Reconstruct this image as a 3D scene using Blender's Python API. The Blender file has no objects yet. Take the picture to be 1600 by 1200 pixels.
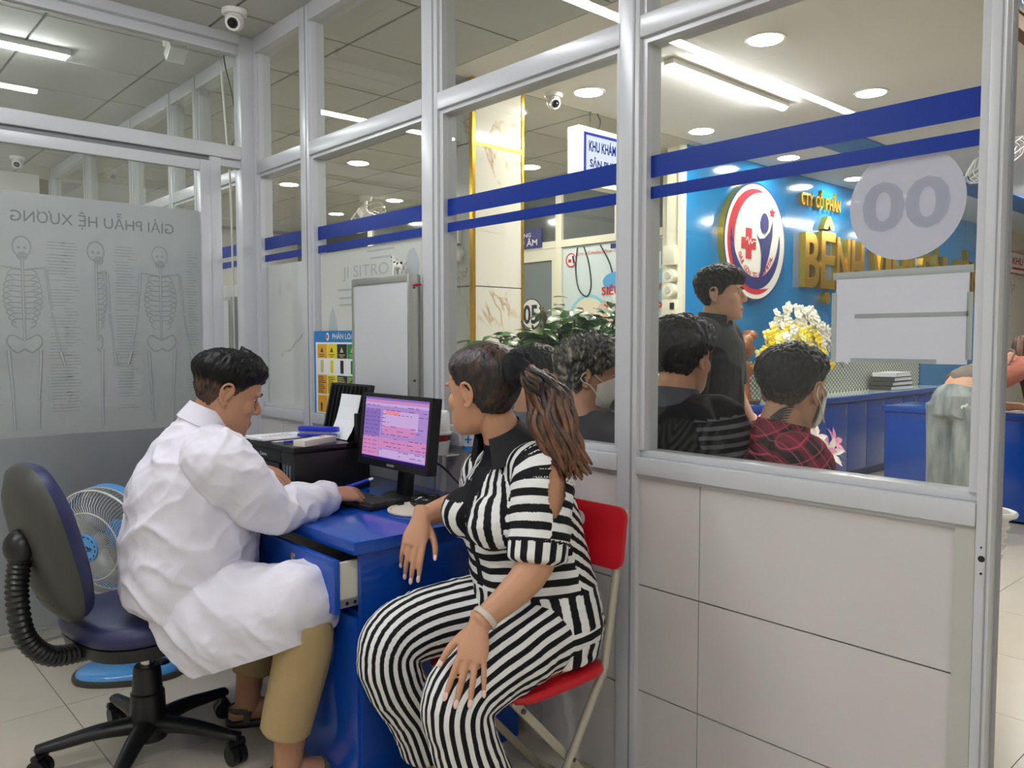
import bpy, bmesh, math, random
import numpy as np
from mathutils import Vector, Matrix

sc = bpy.context.scene
COL = sc.collection
random.seed(7)
PI = math.pi
R = math.radians

# ------------------------------------------------------------------ camera, world, exposure
cam_d = bpy.data.cameras.new('camera')
cam = bpy.data.objects.new('camera', cam_d)
COL.objects.link(cam)
cam_d.sensor_fit = 'HORIZONTAL'
cam_d.sensor_width = 36.0
cam_d.lens = 1254.2 / 1600 * 36.0
cam_d.clip_start = 0.05
cam.location = (0, 0, 1.30)
cam.rotation_euler = (PI / 2 - math.atan(68 / 1254.2), 0, R(-42.1))
sc.camera = cam

wd = bpy.data.worlds.new('world')
sc.world = wd
wd.use_nodes = True
wd.node_tree.nodes['Background'].inputs[0].default_value = (.80, .84, .86, 1)
wd.node_tree.nodes['Background'].inputs[1].default_value = .35

sc.view_settings.view_transform = 'Standard'
sc.view_settings.look = 'None'
sc.view_settings.gamma = 1
sc.view_settings.use_curve_mapping = False
sc.view_settings.exposure = 0.08
sc.cycles.max_bounces = 8
sc.cycles.diffuse_bounces = 4
sc.cycles.glossy_bounces = 3
sc.cycles.transmission_bounces = 4
sc.cycles.transparent_max_bounces = 16
sc.cycles.sample_clamp_indirect = 6
sc.cycles.caustics_reflective = False
sc.cycles.caustics_refractive = False

TUBE_W = 92.0       # strength of a batten light's diffuser
DOWN_W = 185.0       # strength of a downlight's diffuser

# ------------------------------------------------------------------ materials
def lin(c):
    c = c / 255.0
    return c / 12.92 if c <= .04045 else ((c + .055) / 1.055) ** 2.4
def rgb(c):
    return (lin(c[0]), lin(c[1]), lin(c[2]), 1)

MATS = {}
class NT:
    """small helper round a node tree"""
    def __init__(s, name):
        s.m = bpy.data.materials.new(name)
        s.m.use_nodes = True
        s.t = s.m.node_tree
        s.b = s.t.nodes['Principled BSDF']
        s.out = s.t.nodes['Material Output']
    def n(s, kind, **kw):
        d = s.t.nodes.new(kind)
        for k, v in kw.items():
            if k.startswith('_'):
                d.inputs[k[1:]].default_value = v
            else:
                setattr(d, k, v)
        return d
    def l(s, a, b):
        s.t.links.new(a, b)

def mat(name, col, rough=.5, metal=0., var=0., vscale=4., bump=0., bscale=60., coat=0., spec=.5, sss=0., stretch=None):
    if name in MATS:
        return MATS[name]
    w = NT(name)
    b = w.b
    b.inputs['Base Color'].default_value = rgb(col)
    b.inputs['Roughness'].default_value = rough
    b.inputs['Metallic'].default_value = metal
    b.inputs['Specular IOR Level'].default_value = spec
    if coat:
        b.inputs['Coat Weight'].default_value = coat
        b.inputs['Coat Roughness'].default_value = .08
    if sss:
        b.inputs['Subsurface Weight'].default_value = sss
        b.inputs['Subsurface Radius'].default_value = (.012, .005, .003)
        b.inputs['Subsurface Scale'].default_value = 1.0
    tc = w.n('ShaderNodeTexCoord')
    src = tc.outputs['Object']
    if stretch:
        mp = w.n('ShaderNodeMapping')
        mp.inputs['Scale'].default_value = stretch
        w.l(src, mp.inputs['Vector'])
        src = mp.outputs['Vector']
    if var:
        nz = w.n('ShaderNodeTexNoise', _Scale=vscale, _Detail=4.0)
        w.l(src, nz.inputs['Vector'])
        mx = w.n('ShaderNodeMixRGB', blend_type='MULTIPLY')
        mx.inputs[0].default_value = 1
        mx.inputs[1].default_value = rgb(col)
        rp = w.n('ShaderNodeMapRange')
        rp.inputs['From Min'].default_value = .3
        rp.inputs['From Max'].default_value = .7
        rp.inputs['To Min'].default_value = 1 - var
        rp.inputs['To Max'].default_value = 1 + var * .3
        w.l(nz.outputs['Fac'], rp.inputs['Value'])
        w.l(rp.outputs['Result'], mx.inputs[2])
        w.l(mx.outputs[0], b.inputs['Base Color'])
    if bump:
        nb = w.n('ShaderNodeTexNoise', _Scale=bscale, _Detail=3.0)
        w.l(src, nb.inputs['Vector'])
        bp = w.n('ShaderNodeBump')
        bp.inputs['Strength'].default_value = bump
        bp.inputs['Distance'].default_value = .004
        w.l(nb.outputs['Fac'], bp.inputs['Height'])
        w.l(bp.outputs['Normal'], b.inputs['Normal'])
    MATS[name] = w.m
    return w.m

def mat_emit(name, col, strength):
    if name in MATS:
        return MATS[name]
    w = NT(name)
    e = w.n('ShaderNodeEmission')
    e.inputs[0].default_value = rgb(col)
    e.inputs[1].default_value = strength
    w.l(e.outputs[0], w.out.inputs['Surface'])
    MATS[name] = w.m
    return w.m

def mat_glass(name, tint=(252, 253, 252), ior=.028, dirt=0.0):
    w = NT(name)
    tr = w.n('ShaderNodeBsdfTransparent')
    tr.inputs[0].default_value = rgb(tint)
    gl = w.n('ShaderNodeBsdfGlossy')
    gl.inputs['Roughness'].default_value = .004
    lw = w.n('ShaderNodeLayerWeight')
    lw.inputs['Blend'].default_value = .5
    pw = w.n('ShaderNodeMath', operation='POWER')
    pw.inputs[1].default_value = 4.5
    w.l(lw.outputs['Facing'], pw.inputs[0])
    ma = w.n('ShaderNodeMath', operation='MULTIPLY_ADD')
    ma.inputs[1].default_value = .9
    ma.inputs[2].default_value = ior
    w.l(pw.outputs[0], ma.inputs[0])
    mx = w.n('ShaderNodeMixShader')
    w.l(ma.outputs[0], mx.inputs[0])
    w.l(tr.outputs[0], mx.inputs[1])
    w.l(gl.outputs[0], mx.inputs[2])
    last = mx.outputs[0]
    if dirt:
        df = w.n('ShaderNodeBsdfDiffuse')
        df.inputs[0].default_value = (.8, .8, .78, 1)
        tc = w.n('ShaderNodeTexCoord')
        nz = w.n('ShaderNodeTexNoise', _Scale=3.0, _Detail=6.0)
        w.l(tc.outputs['Object'], nz.inputs['Vector'])
        mr = w.n('ShaderNodeMapRange')
        mr.inputs['From Min'].default_value = .35
        mr.inputs['From Max'].default_value = .75
        mr.inputs['To Min'].default_value = dirt * .3
        mr.inputs['To Max'].default_value = dirt
        w.l(nz.outputs['Fac'], mr.inputs['Value'])
        m2 = w.n('ShaderNodeMixShader')
        w.l(mr.outputs['Result'], m2.inputs[0])
        w.l(last, m2.inputs[1])
        w.l(df.outputs[0], m2.inputs[2])
        last = m2.outputs[0]
    w.l(last, w.out.inputs['Surface'])
    MATS[name] = w.m
    return w.m

def mat_film(name, col, alpha, trans=.5):
    """frosted film or paper: diffuse and translucent, a little see-through"""
    w = NT(name)
    tr = w.n('ShaderNodeBsdfTransparent')
    df = w.n('ShaderNodeBsdfDiffuse')
    df.inputs[0].default_value = rgb(col)
    tl = w.n('ShaderNodeBsdfTranslucent')
    tl.inputs[0].default_value = rgb(col)
    m1 = w.n('ShaderNodeMixShader')
    m1.inputs[0].default_value = trans
    w.l(df.outputs[0], m1.inputs[1])
    w.l(tl.outputs[0], m1.inputs[2])
    gl = w.n('ShaderNodeBsdfGlossy')
    gl.inputs['Roughness'].default_value = .05
    m3 = w.n('ShaderNodeMixShader')
    m3.inputs[0].default_value = .03
    w.l(m1.outputs[0], m3.inputs[1])
    w.l(gl.outputs[0], m3.inputs[2])
    m2 = w.n('ShaderNodeMixShader')
    m2.inputs[0].default_value = alpha
    w.l(tr.outputs[0], m2.inputs[1])
    w.l(m3.outputs[0], m2.inputs[2])
    w.l(m2.outputs[0], w.out.inputs['Surface'])
    MATS[name] = w.m
    return w.m

def mat_marble(name, base, vein, scale=1.2):
    w = NT(name)
    tc = w.n('ShaderNodeTexCoord')
    nz = w.n('ShaderNodeTexNoise', _Scale=scale, _Detail=5.0, _Distortion=1.2)
    w.l(tc.outputs['Object'], nz.inputs['Vector'])
    ab = w.n('ShaderNodeMath', operation='SUBTRACT')
    ab.inputs[1].default_value = .5
    w.l(nz.outputs['Fac'], ab.inputs[0])
    a2 = w.n('ShaderNodeMath', operation='ABSOLUTE')
    w.l(ab.outputs[0], a2.inputs[0])
    mr = w.n('ShaderNodeMapRange')
    mr.inputs['From Min'].default_value = .0
    mr.inputs['From Max'].default_value = .012
    mr.inputs['To Min'].default_value = .75
    mr.inputs['To Max'].default_value = 0
    w.l(a2.outputs[0], mr.inputs['Value'])
    n2 = w.n('ShaderNodeTexNoise', _Scale=2.3)
    w.l(tc.outputs['Object'], n2.inputs['Vector'])
    m1 = w.n('ShaderNodeMapRange')
    m1.inputs['From Min'].default_value = .48
    m1.inputs['From Max'].default_value = .62
    w.l(n2.outputs['Fac'], m1.inputs['Value'])
    mu = w.n('ShaderNodeMath', operation='MULTIPLY')
    w.l(mr.outputs['Result'], mu.inputs[0])
    w.l(m1.outputs['Result'], mu.inputs[1])
    mx = w.n('ShaderNodeMixRGB')
    mx.inputs[1].default_value = rgb(base)
    mx.inputs[2].default_value = rgb(vein)
    w.l(mu.outputs[0], mx.inputs[0])
    w.l(mx.outputs[0], w.b.inputs['Base Color'])
    w.b.inputs['Roughness'].default_value = .12
    MATS[name] = w.m
    return w.m

def mat_attr(name, c0, c1, attr='stripe', rough=.8, c2=None, attr2='trim', bump=.25, soft=.12, bscale=220.0):
    """two colours chosen by a vertex attribute woven into the cloth, a third one by a second attribute"""
    w = NT(name)
    at = w.n('ShaderNodeAttribute', attribute_name=attr)
    mr = w.n('ShaderNodeMapRange')
    mr.inputs['From Min'].default_value = -soft
    mr.inputs['From Max'].default_value = soft
    w.l(at.outputs['Fac'], mr.inputs['Value'])
    mx = w.n('ShaderNodeMixRGB')
    mx.inputs[1].default_value = rgb(c0)
    mx.inputs[2].default_value = rgb(c1)
    w.l(mr.outputs['Result'], mx.inputs[0])
    last = mx.outputs[0]
    if c2:
        a2 = w.n('ShaderNodeAttribute', attribute_name=attr2)
        m2 = w.n('ShaderNodeMapRange')
        m2.inputs['From Min'].default_value = .45
        m2.inputs['From Max'].default_value = .55
        w.l(a2.outputs['Fac'], m2.inputs['Value'])
        x2 = w.n('ShaderNodeMixRGB')
        x2.inputs[2].default_value = rgb(c2)
        w.l(m2.outputs['Result'], x2.inputs[0])
        w.l(last, x2.inputs[1])
        last = x2.outputs[0]
    w.l(last, w.b.inputs['Base Color'])
    w.b.inputs['Roughness'].default_value = rough
    w.b.inputs['Specular IOR Level'].default_value = .2
    nb = w.n('ShaderNodeTexNoise', _Scale=bscale)
    tc = w.n('ShaderNodeTexCoord')
    w.l(tc.outputs['Object'], nb.inputs['Vector'])
    bp = w.n('ShaderNodeBump')
    bp.inputs['Strength'].default_value = bump
    bp.inputs['Distance'].default_value = .002
    w.l(nb.outputs['Fac'], bp.inputs['Height'])
    w.l(bp.outputs['Normal'], w.b.inputs['Normal'])
    MATS[name] = w.m
    return w.m

M_ALU = mat('painted_aluminium', (200, 201, 204), .28, 0, spec=.6)
M_ALU2 = mat('bare_aluminium', (196, 196, 190), .32, .85)
M_TILE = mat('wall_tile', (206, 202, 198), .22, var=.05, vscale=1.6)
M_GROUT = mat('grout', (120, 116, 108), .9)
M_FLOOR = mat('floor_tile', (204, 196, 178), .22, var=.08, vscale=2.0)
M_CEIL = mat('ceiling_board', (196, 196, 190), .9, var=.05, vscale=2)
M_GRID = mat('ceiling_grid', (140, 138, 130), .8)
M_PLASTER = mat('plaster', (232, 229, 220), .8, var=.04, vscale=1.2)
M_WHITE = mat('white_paint', (226, 226, 222), .5)
M_WPLAS = mat('white_plastic', (232, 230, 224), .35)
M_BLUE = mat('blue_laminate', (12, 72, 170), .16, var=.05, vscale=3, coat=.3)
M_STRIPE = mat('blue_vinyl', (0, 46, 140), .35, spec=.3)
M_BWALL = mat('blue_wall_panel', (28, 130, 192), .12, coat=.6)
M_BLACK = mat('black_plastic', (22, 22, 24), .38)
M_BLACK2 = mat('black_gloss', (14, 14, 16), .18)
M_DGREY = mat('dark_grey_plastic', (66, 66, 62), .5)
M_RED = mat('red_plastic', (196, 16, 34), .35)
M_CHROME = mat('chrome', (200, 198, 190), .18, 1)
M_STEELLEG = mat('beige_painted_steel', (176, 170, 152), .35, .3)
M_GOLD = mat('polished_gold', (240, 190, 70), .22, .85)
M_GOLDTRIM = mat('gold_trim', (226, 178, 44), .2, .9)
M_GLASS = mat_glass('clear_glass', dirt=.012)
M_GLASS_DOOR = mat_glass('dusty_glass', tint=(246, 249, 246), dirt=.10)
M_PAPER = mat('paper', (238, 238, 240), .7)
M_INK = mat('ink_grey', (120, 120, 124), .7)
M_SHEET = mat('brushed_sheet', (176, 180, 180), .36, .65, var=.1, vscale=3)
M_NAVY = mat('navy_leather', (40, 44, 84), .42, bump=.15, bscale=300)
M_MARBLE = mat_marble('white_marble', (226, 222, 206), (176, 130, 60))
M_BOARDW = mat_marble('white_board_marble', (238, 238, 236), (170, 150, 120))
M_MARBLE_SHADE = mat_marble('shaded_marble', (190, 192, 184), (150, 120, 80))  # darker marble copy: shade of the column's side put into its colour
M_SKYB = mat('sky_blue_plastic', (86, 158, 222), .2, coat=.3)
M_TUBE = mat_emit('tube_glow', (248, 250, 255), TUBE_W)
M_DOWN = mat_emit('downlight_glow', (255, 250, 238), DOWN_W)

# ------------------------------------------------------------------ geometry helpers
def world_of(o):
    m = o.matrix_basis.copy()
    p = o.parent
    while p is not None:
        m = p.matrix_basis @ m
        p = p.parent
    return m

class MB:
    """collects simple solids, builds them as ONE mesh object"""
    def __init__(s):
        s.v = []; s.f = []; s.mi = []; s.k = 0
    def add(s, vs, fs):
        b = len(s.v)
        s.v.extend([tuple(map(float, v)) for v in vs])
        for f in fs:
            s.f.append(tuple(b + i for i in f)); s.mi.append(s.k)
        return s
    def m(s, k):
        s.k = k
        return s
    def box(s, x0, y0, z0, x1, y1, z1):
        x0, x1 = min(x0, x1), max(x0, x1); y0, y1 = min(y0, y1), max(y0, y1); z0, z1 = min(z0, z1), max(z0, z1)
        return s.add([(x0, y0, z0), (x1, y0, z0), (x1, y1, z0), (x0, y1, z0), (x0, y0, z1), (x1, y0, z1), (x1, y1, z1), (x0, y1, z1)],
                     [(0, 3, 2, 1), (4, 5, 6, 7), (0, 1, 5, 4), (1, 2, 6, 5), (2, 3, 7, 6), (3, 0, 4, 7)])
    def obox(s, c, ax, ay, az, hx, hy, hz):
        c = Vector(c); ax = Vector(ax).normalized() * hx; ay = Vector(ay).normalized() * hy; az = Vector(az).normalized() * hz
        vs = [c + a * ax + b * ay + d * az for d in (-1, 1) for a, b in ((-1, -1), (1, -1), (1, 1), (-1, 1))]
        return s.add(vs, [(0, 3, 2, 1), (4, 5, 6, 7), (0, 1, 5, 4), (1, 2, 6, 5), (2, 3, 7, 6), (3, 0, 4, 7)])
    def cyl(s, p0, p1, r0, r1=None, n=16):
        r1 = r0 if r1 is None else r1
        p0 = Vector(p0); p1 = Vector(p1)
        t = (p1 - p0).normalized()
        a = t.orthogonal().normalized(); b = t.cross(a)
        vs = []
        for p, r in ((p0, r0), (p1, r1)):
            for i in range(n):
                an = 2 * PI * i / n
                vs.append(p + a * (r * math.cos(an)) + b * (r * math.sin(an)))
        fs = [(i, (i + 1) % n, n + (i + 1) % n, n + i) for i in range(n)]
        fs += [tuple(range(n))[::-1], tuple(range(n, 2 * n))]
        return s.add(vs, fs)
    def sph(s, c, r, rot=None, nu=16, nv=10):
        if not hasattr(r, '__len__'):
            r = (r, r, r)
        vs = [(0, 0, 1)]
        for j in range(1, nv):
            th = PI * j / nv
            for i in range(nu):
                ph = 2 * PI * i / nu
                vs.append((math.sin(th) * math.cos(ph), math.sin(th) * math.sin(ph), math.cos(th)))
        vs.append((0, 0, -1))
        fs = [(0, 1 + i, 1 + (i + 1) % nu) for i in range(nu)]
        for j in range(nv - 2):
            for i in range(nu):
                a = 1 + j * nu + i; b = 1 + j * nu + (i + 1) % nu
                fs.append((a, a + nu, b + nu, b))
        L = len(vs) - 1; o = 1 + (nv - 2) * nu
        fs += [(L, o + (i + 1) % nu, o + i) for i in range(nu)]
        c = Vector(c)
        out = []
        for v in vs:
            w = Vector((v[0] * r[0], v[1] * r[1], v[2] * r[2]))
            if rot is not None:
                w = rot @ w
            out.append(w + c)
        return s.add(out, fs)
    def lathe(s, prof, M=None, n=24):
        """prof: list of (r, z), about local z"""
        vs = []; fs = []
        for r, z in prof:
            for i in range(n):
                an = 2 * PI * i / n
                vs.append(Vector((r * math.cos(an), r * math.sin(an), z)))
        for j in range(len(prof) - 1):
            for i in range(n):
                a = j * n + i; b = j * n + (i + 1) % n
                fs.append((a, b, b + n, a + n))
        fs.append(tuple(range(n))[::-1]); fs.append(tuple((len(prof) - 1) * n + i for i in range(n)))
        if M is not None:
            vs = [M @ v for v in vs]
        return s.add(vs, fs)
    def prism(s, poly, M, d):
        """flat polygon (2-D, anticlockwise) in M's xy plane, thickened d along its z"""
        n = len(poly)
        vs = [M @ Vector((p[0], p[1], 0)) for p in poly] + [M @ Vector((p[0], p[1], d)) for p in poly]
        fs = [tuple(range(n))[::-1], tuple(range(n, 2 * n))] + [(i, (i + 1) % n, n + (i + 1) % n, n + i) for i in range(n)]
        return s.add(vs, fs)
    def tube(s, pts, rad, side=None, n=16, sub=4, M=None):
        vs, fs, _ = tube_data(pts, rad, side, n, sub)
        if M is not None:
            vs = [M @ Vector(v) for v in vs]
        return s.add(vs, fs)
    def mesh(s, name, M=None):
        me = bpy.data.meshes.new(name)
        vs = s.v if M is None else [tuple(M @ Vector(v)) for v in s.v]
        me.from_pydata(vs, [], s.f)
        return me
    def build(s, name, mats, parent=None, smooth=None, bevel=0, seg=2, local=False, label=None, cat=None, group=None, kind=None):
        M = None
        if parent is not None and not local:
            M = world_of(parent).inverted()
        me = s.mesh(name, M)
        if not isinstance(mats, (list, tuple)):
            mats = [mats]
        for m in mats:
            me.materials.append(m)
        if len(mats) > 1:
            me.polygons.foreach_set('material_index', s.mi)
        return finish(name, me, parent, smooth, bevel, seg, label, cat, group, kind)

def finish(name, me, parent=None, smooth=None, bevel=0, seg=2, label=None, cat=None, group=None, kind=None):
    if bevel:
        bm = bmesh.new(); bm.from_mesh(me)
        ed = [e for e in bm.edges if len(e.link_faces) == 2 and e.calc_face_angle(0) > .5]
        bmesh.ops.bevel(bm, geom=ed, offset=bevel, segments=seg, affect='EDGES', profile=.6, clamp_overlap=True)
        bm.to_mesh(me); bm.free()
        smooth = smooth or 40
    if smooth:
        me.polygons.foreach_set('use_smooth', [True] * len(me.polygons))
        if smooth < 180:
            me.set_sharp_from_angle(angle=R(smooth))
    me.update()
    o = bpy.data.objects.new(name, me)
    COL.objects.link(o)
    if parent is not None:
        o.parent = parent
    tag(o, label, cat, group, kind)
    return o

def tag(o, label=None, cat=None, group=None, kind=None):
    if label: o['label'] = label
    if cat: o['category'] = cat
    if group: o['group'] = group
    if kind: o['kind'] = kind
    return o

def thing(name, label, cat, loc=(0, 0, 0), rz=0, group=None, kind=None):
    o = bpy.data.objects.new(name, None)
    o.empty_display_size = .1
    COL.objects.link(o)
    o.location = loc
    o.rotation_euler = (0, 0, rz)
    return tag(o, label, cat, group, kind)

def inst(src, name, parent, loc=(0, 0, 0), rot=(0, 0, 0), scale=(1, 1, 1)):
    """another object on the same mesh data"""
    o = src.copy()
    o.name = name
    COL.objects.link(o)
    o.parent = parent
    o.location = loc; o.rotation_euler = rot; o.scale = scale
    return o

def dup(root, loc=None, rz=None, label=None, group=None):
    r = root.copy(); COL.objects.link(r)
    if loc is not None: r.location = loc
    if rz is not None: r.rotation_euler = (0, 0, rz)
    if label: r['label'] = label
    if group: r['group'] = group
    for ch in list(root.children):
        c = ch.copy(); COL.objects.link(c); c.parent = r
        for g in list(ch.children):
            d = g.copy(); COL.objects.link(d); d.parent = c
    return r

def catmull(P, sub):
    P = np.asarray(P, float)
    if len(P) < 3 or sub <= 1:
        k = max(1, sub)
        t = np.linspace(0, len(P) - 1, (len(P) - 1) * k + 1)
        i = np.minimum(t.astype(int), len(P) - 2); u = (t - i)[:, None]
        return P[i] * (1 - u) + P[i + 1] * u
    Q = np.vstack([2 * P[0] - P[1], P, 2 * P[-1] - P[-2]])
    out = []
    for i in range(len(P) - 1):
        p0, p1, p2, p3 = Q[i:i + 4]
        for k in range(sub):
            t = k / sub
            out.append(.5 * (2 * p1 + (p2 - p0) * t + (2 * p0 - 5 * p1 + 4 * p2 - p3) * t * t + (3 * p1 - p0 - 3 * p2 + p3) * t ** 3))
    out.append(P[-1])
    return np.array(out)

def frames(C, side=None):
    T = np.gradient(C, axis=0)
    T /= np.linalg.norm(T, axis=1)[:, None] + 1e-9
    if side is None:
        t = T[0]
        a = np.cross(t, [0, 0, 1.0])
        if np.linalg.norm(a) < .2:
            a = np.cross(t, [1.0, 0, 0])
        S = []
        for t in T:
            a = a - t * (a @ t); a /= np.linalg.norm(a)
            S.append(a)
        S = np.array(S)
    else:
        S = np.asarray(side, float)
        if S.ndim == 1:
            S = np.repeat(S[None], len(C), 0)
        S = S - T * (S * T).sum(1)[:, None]
        S /= np.linalg.norm(S, axis=1)[:, None] + 1e-9
    return T, S, np.cross(T, S)

def tube_data(pts, rad, side=None, n=16, sub=4):
    pts = np.asarray(pts, float)
    rad = np.array([(r, r) if not hasattr(r, '__len__') else tuple(r) for r in rad], float)
    C = catmull(pts, sub); A = np.maximum(catmull(rad, sub), 1e-4)
    sd = side
    if side is not None and np.asarray(side).ndim == 2:
        sd = catmull(np.asarray(side, float), sub)
    T, S, B = frames(C, sd)
    an = np.linspace(0, 2 * PI, n, endpoint=False)
    ring = C[:, None] + S[:, None] * (A[:, :1, None] * np.cos(an)[None, :, None]) + B[:, None] * (A[:, 1:, None] * np.sin(an)[None, :, None])
    k = len(C)
    # rounded ends
    e0 = C[0] - T[0] * A[0].min() * .5; e1 = C[-1] + T[-1] * A[-1].min() * .5
    vs = np.vstack([ring.reshape(-1, 3), e0[None], e1[None]])
    fs = []
    for j in range(k - 1):
        for i in range(n):
            a = j * n + i; b = j * n + (i + 1) % n
            fs.append((a, b, b + n, a + n))
    fs += [(k * n, (i + 1) % n, i) for i in range(n)]
    o = (k - 1) * n
    fs += [(k * n + 1, o + i, o + (i + 1) % n) for i in range(n)]
    return vs, fs, (C, T, S, B, A)

def rodpath(mb, pts, r, n=8, sub=4):
    return mb.tube(pts, [r] * len(pts), None, n, sub)

def frame_mat(o, x, y):
    """matrix whose columns are x, y, x cross y, origin o"""
    x = Vector(x).normalized(); y = Vector(y); y = (y - x * y.dot(x)).normalized(); z = x.cross(y)
    return Matrix(((x[0], y[0], z[0], o[0]), (x[1], y[1], z[1], o[1]), (x[2], y[2], z[2], o[2]), (0, 0, 0, 1)))

_tc = [None]
def text(name, s, o, x, y, cap, width, m, parent=None, depth=.001, bold=0., mirror=False, **kw):
    """lettering as a thin mesh: cap height in metres, fitted to a width; origin at the left end of the baseline"""
    cu = bpy.data.curves.new('t', 'FONT')
    cu.body = s
    cu.size = 1.0
    cu.offset = bold
    cu.resolution_u = 3
    cu.extrude = 0
    ob = bpy.data.objects.new('t', cu)
    COL.objects.link(ob)
    dg = bpy.context.evaluated_depsgraph_get()
    me = bpy.data.meshes.new_from_object(ob.evaluated_get(dg))
    bpy.data.objects.remove(ob); bpy.data.curves.remove(cu)
    n = len(me.vertices)
    co = np.empty(n * 3); me.vertices.foreach_get('co', co); co = co.reshape(-1, 3)
    co[:, 0] -= co[:, 0].min()
    w = co[:, 0].max()
    co[:, 0] *= (width / w)
    co[:, 1] *= cap / .73
    if mirror:
        co[:, 0] = width - co[:, 0]
    F = frame_mat(o, x, y)
    if parent is not None:
        F = world_of(parent).inverted() @ F
    Fn = np.array(F)
    co[:, 2] = depth * .5
    P = co @ Fn[:3, :3].T + Fn[:3, 3]
    if depth > .0015:      # solid letters
        bm = bmesh.new(); 
        co[:, 2] = 0
        me.vertices.foreach_set('co', co.ravel()); bm.from_mesh(me)
        bmesh.ops.remove_doubles(bm, verts=bm.verts, dist=1e-5)
        r = bmesh.ops.extrude_face_region(bm, geom=bm.faces[:])
        for g in r['geom']:
            if isinstance(g, bmesh.types.BMVert):
                g.co.z = depth
        bmesh.ops.recalc_face_normals(bm, faces=bm.faces)
        bmesh.ops.transform(bm, matrix=F, verts=bm.verts)
        bm.to_mesh(me); bm.free()
    else:
        me.vertices.foreach_set('co', P.ravel())
    me.materials.clear(); me.materials.append(m)
    me.polygons.foreach_set('use_smooth', [False] * len(me.polygons))
    me.name = name
    return finish(name, me, parent, None, **kw)

def vnoise(P, scale=1.0, seed=0):
    P = np.asarray(P, float) * scale + seed * 17.31
    i = np.floor(P).astype(np.int64); f = P - i; f = f * f * (3 - 2 * f)
    def h(a, b, c):
        n = (a * 374761393 + b * 668265263 + c * 1274126177) & 0xffffffff
        n = ((n ^ (n >> 13)) * 1274126177) & 0xffffffff
        n = n ^ (n >> 16)
        return (n & 0xffff) / 65535.0
    r = 0
    for dx in (0, 1):
        for dy in (0, 1):
            for dz in (0, 1):
                w = (f[:, 0] if dx else 1 - f[:, 0]) * (f[:, 1] if dy else 1 - f[:, 1]) * (f[:, 2] if dz else 1 - f[:, 2])
                r = r + w * h(i[:, 0] + dx, i[:, 1] + dy, i[:, 2] + dz)
    return r

def smoothstep(x, a, b):
    t = np.clip((x - a) / (b - a), 0, 1)
    return t * t * (3 - 2 * t)

def remesh(mb, name, voxel=.004, smooth=5, fac=.5):
    """joins overlapping closed solids into one continuous skin"""
    me = mb.mesh(name)
    ob = bpy.data.objects.new('tmp', me)
    COL.objects.link(ob)
    md = ob.modifiers.new('r', 'REMESH'); md.mode = 'VOXEL'; md.voxel_size = voxel
    if smooth:
        ms = ob.modifiers.new('s', 'SMOOTH'); ms.factor = fac; ms.iterations = smooth
    dg = bpy.context.evaluated_depsgraph_get()
    out = bpy.data.meshes.new_from_object(ob.evaluated_get(dg))
    bpy.data.objects.remove(ob); bpy.data.meshes.remove(me)
    out.name = name
    return out

def verts_of(me):
    n = len(me.vertices)
    co = np.empty(n * 3); me.vertices.foreach_get('co', co)
    no = np.empty(n * 3); me.vertices.foreach_get('normal', no)
    return co.reshape(-1, 3), no.reshape(-1, 3)

def set_attr(me, name, vals):
    a = me.attributes.new(name, 'FLOAT', 'POINT')
    a.data.foreach_set('value', np.asarray(vals, np.float32))

# ------------------------------------------------------------------ floor
GX, GY, TS = .695, 3.145, .60
floor = tag(MB().box(-2.7, -2.6, -.06, 16, 12, -.004).build('floor', M_GROUT), kind='structure')
tile_src = MB().box(.0015, .0015, -.004, TS - .0015, TS - .0015, 0).mesh('floor_tile')
tile_src.materials.append(M_FLOOR)
def floor_tiles(i0, i1, j0, j1):
    for i in range(i0, i1):
        for j in range(j0, j1):
            o = bpy.data.objects.new('floor_tile', tile_src)
            COL.objects.link(o); o.parent = floor
            o.location = (GX + i * TS, GY + j * TS, 0)
floor_tiles(-3, 2, -4, 3)
floor_tiles(2, 14, -5, 3)
MB().box(-2.7, -2.6, -.004, GX - 3 * TS, 12, 0).box(GX - 3 * TS, -2.6, -.004, 16, GY - 5 * TS, 0).box(GX - 3 * TS, GY + 3 * TS, -.004, 16, 12, 0)\
    .box(GX + 14 * TS, GY - 5 * TS, -.004, 16, GY + 3 * TS, 0).box(GX - 3 * TS, GY - 5 * TS, -.004, GX + 2 * TS, GY - 4 * TS, 0).build('distant_flooring', M_FLOOR, floor)

# ------------------------------------------------------------------ ceiling
ZC = 2.79
ceiling = tag(MB().box(-2.7, -2.6, ZC + .012, 16, 12, ZC + .08).build('ceiling', M_GRID), kind='structure')
PX0, PY0, PS = 2.159, 3.62, .61
pan = MB().box(.007, .007, 0, PS - .007, PS - .007, .012).mesh('ceiling_panel'); pan.materials.append(M_CEIL)
def ceil_panels(i0, i1, j0, j1):
    for i in range(i0, i1):
        for j in range(j0, j1):
            o = bpy.data.objects.new('ceiling_panel', pan)
            COL.objects.link(o); o.parent = ceiling
            o.location = (PX0 + i * PS, PY0 + j * PS, ZC)
ceil_panels(-5, 1, -4, 8)
ceil_panels(1, 6, 0, 11)
ceil_panels(0, 1, 8, 11)
MB().box(PX0 + PS, -2.6, ZC, 16, PY0, ZC + .012).box(PX0 - 5 * PS, -2.6, ZC, PX0 + PS, PY0 - 4 * PS, ZC + .012).box(PX0 + 6 * PS, PY0, ZC, 16, 12, ZC + .012)\
    .box(-2.7, -2.6, ZC, PX0 - 5 * PS, 12, ZC + .012).build('plaster_ceiling', M_PLASTER, ceiling)
MB().box(5.8, 2.70, ZC - .012, 12.4, 3.03, ZC).build('blue_ceiling_band', mat('ceiling_blue', (60, 120, 180), .4), ceiling, label='blue painted band across the white ceiling')

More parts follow.
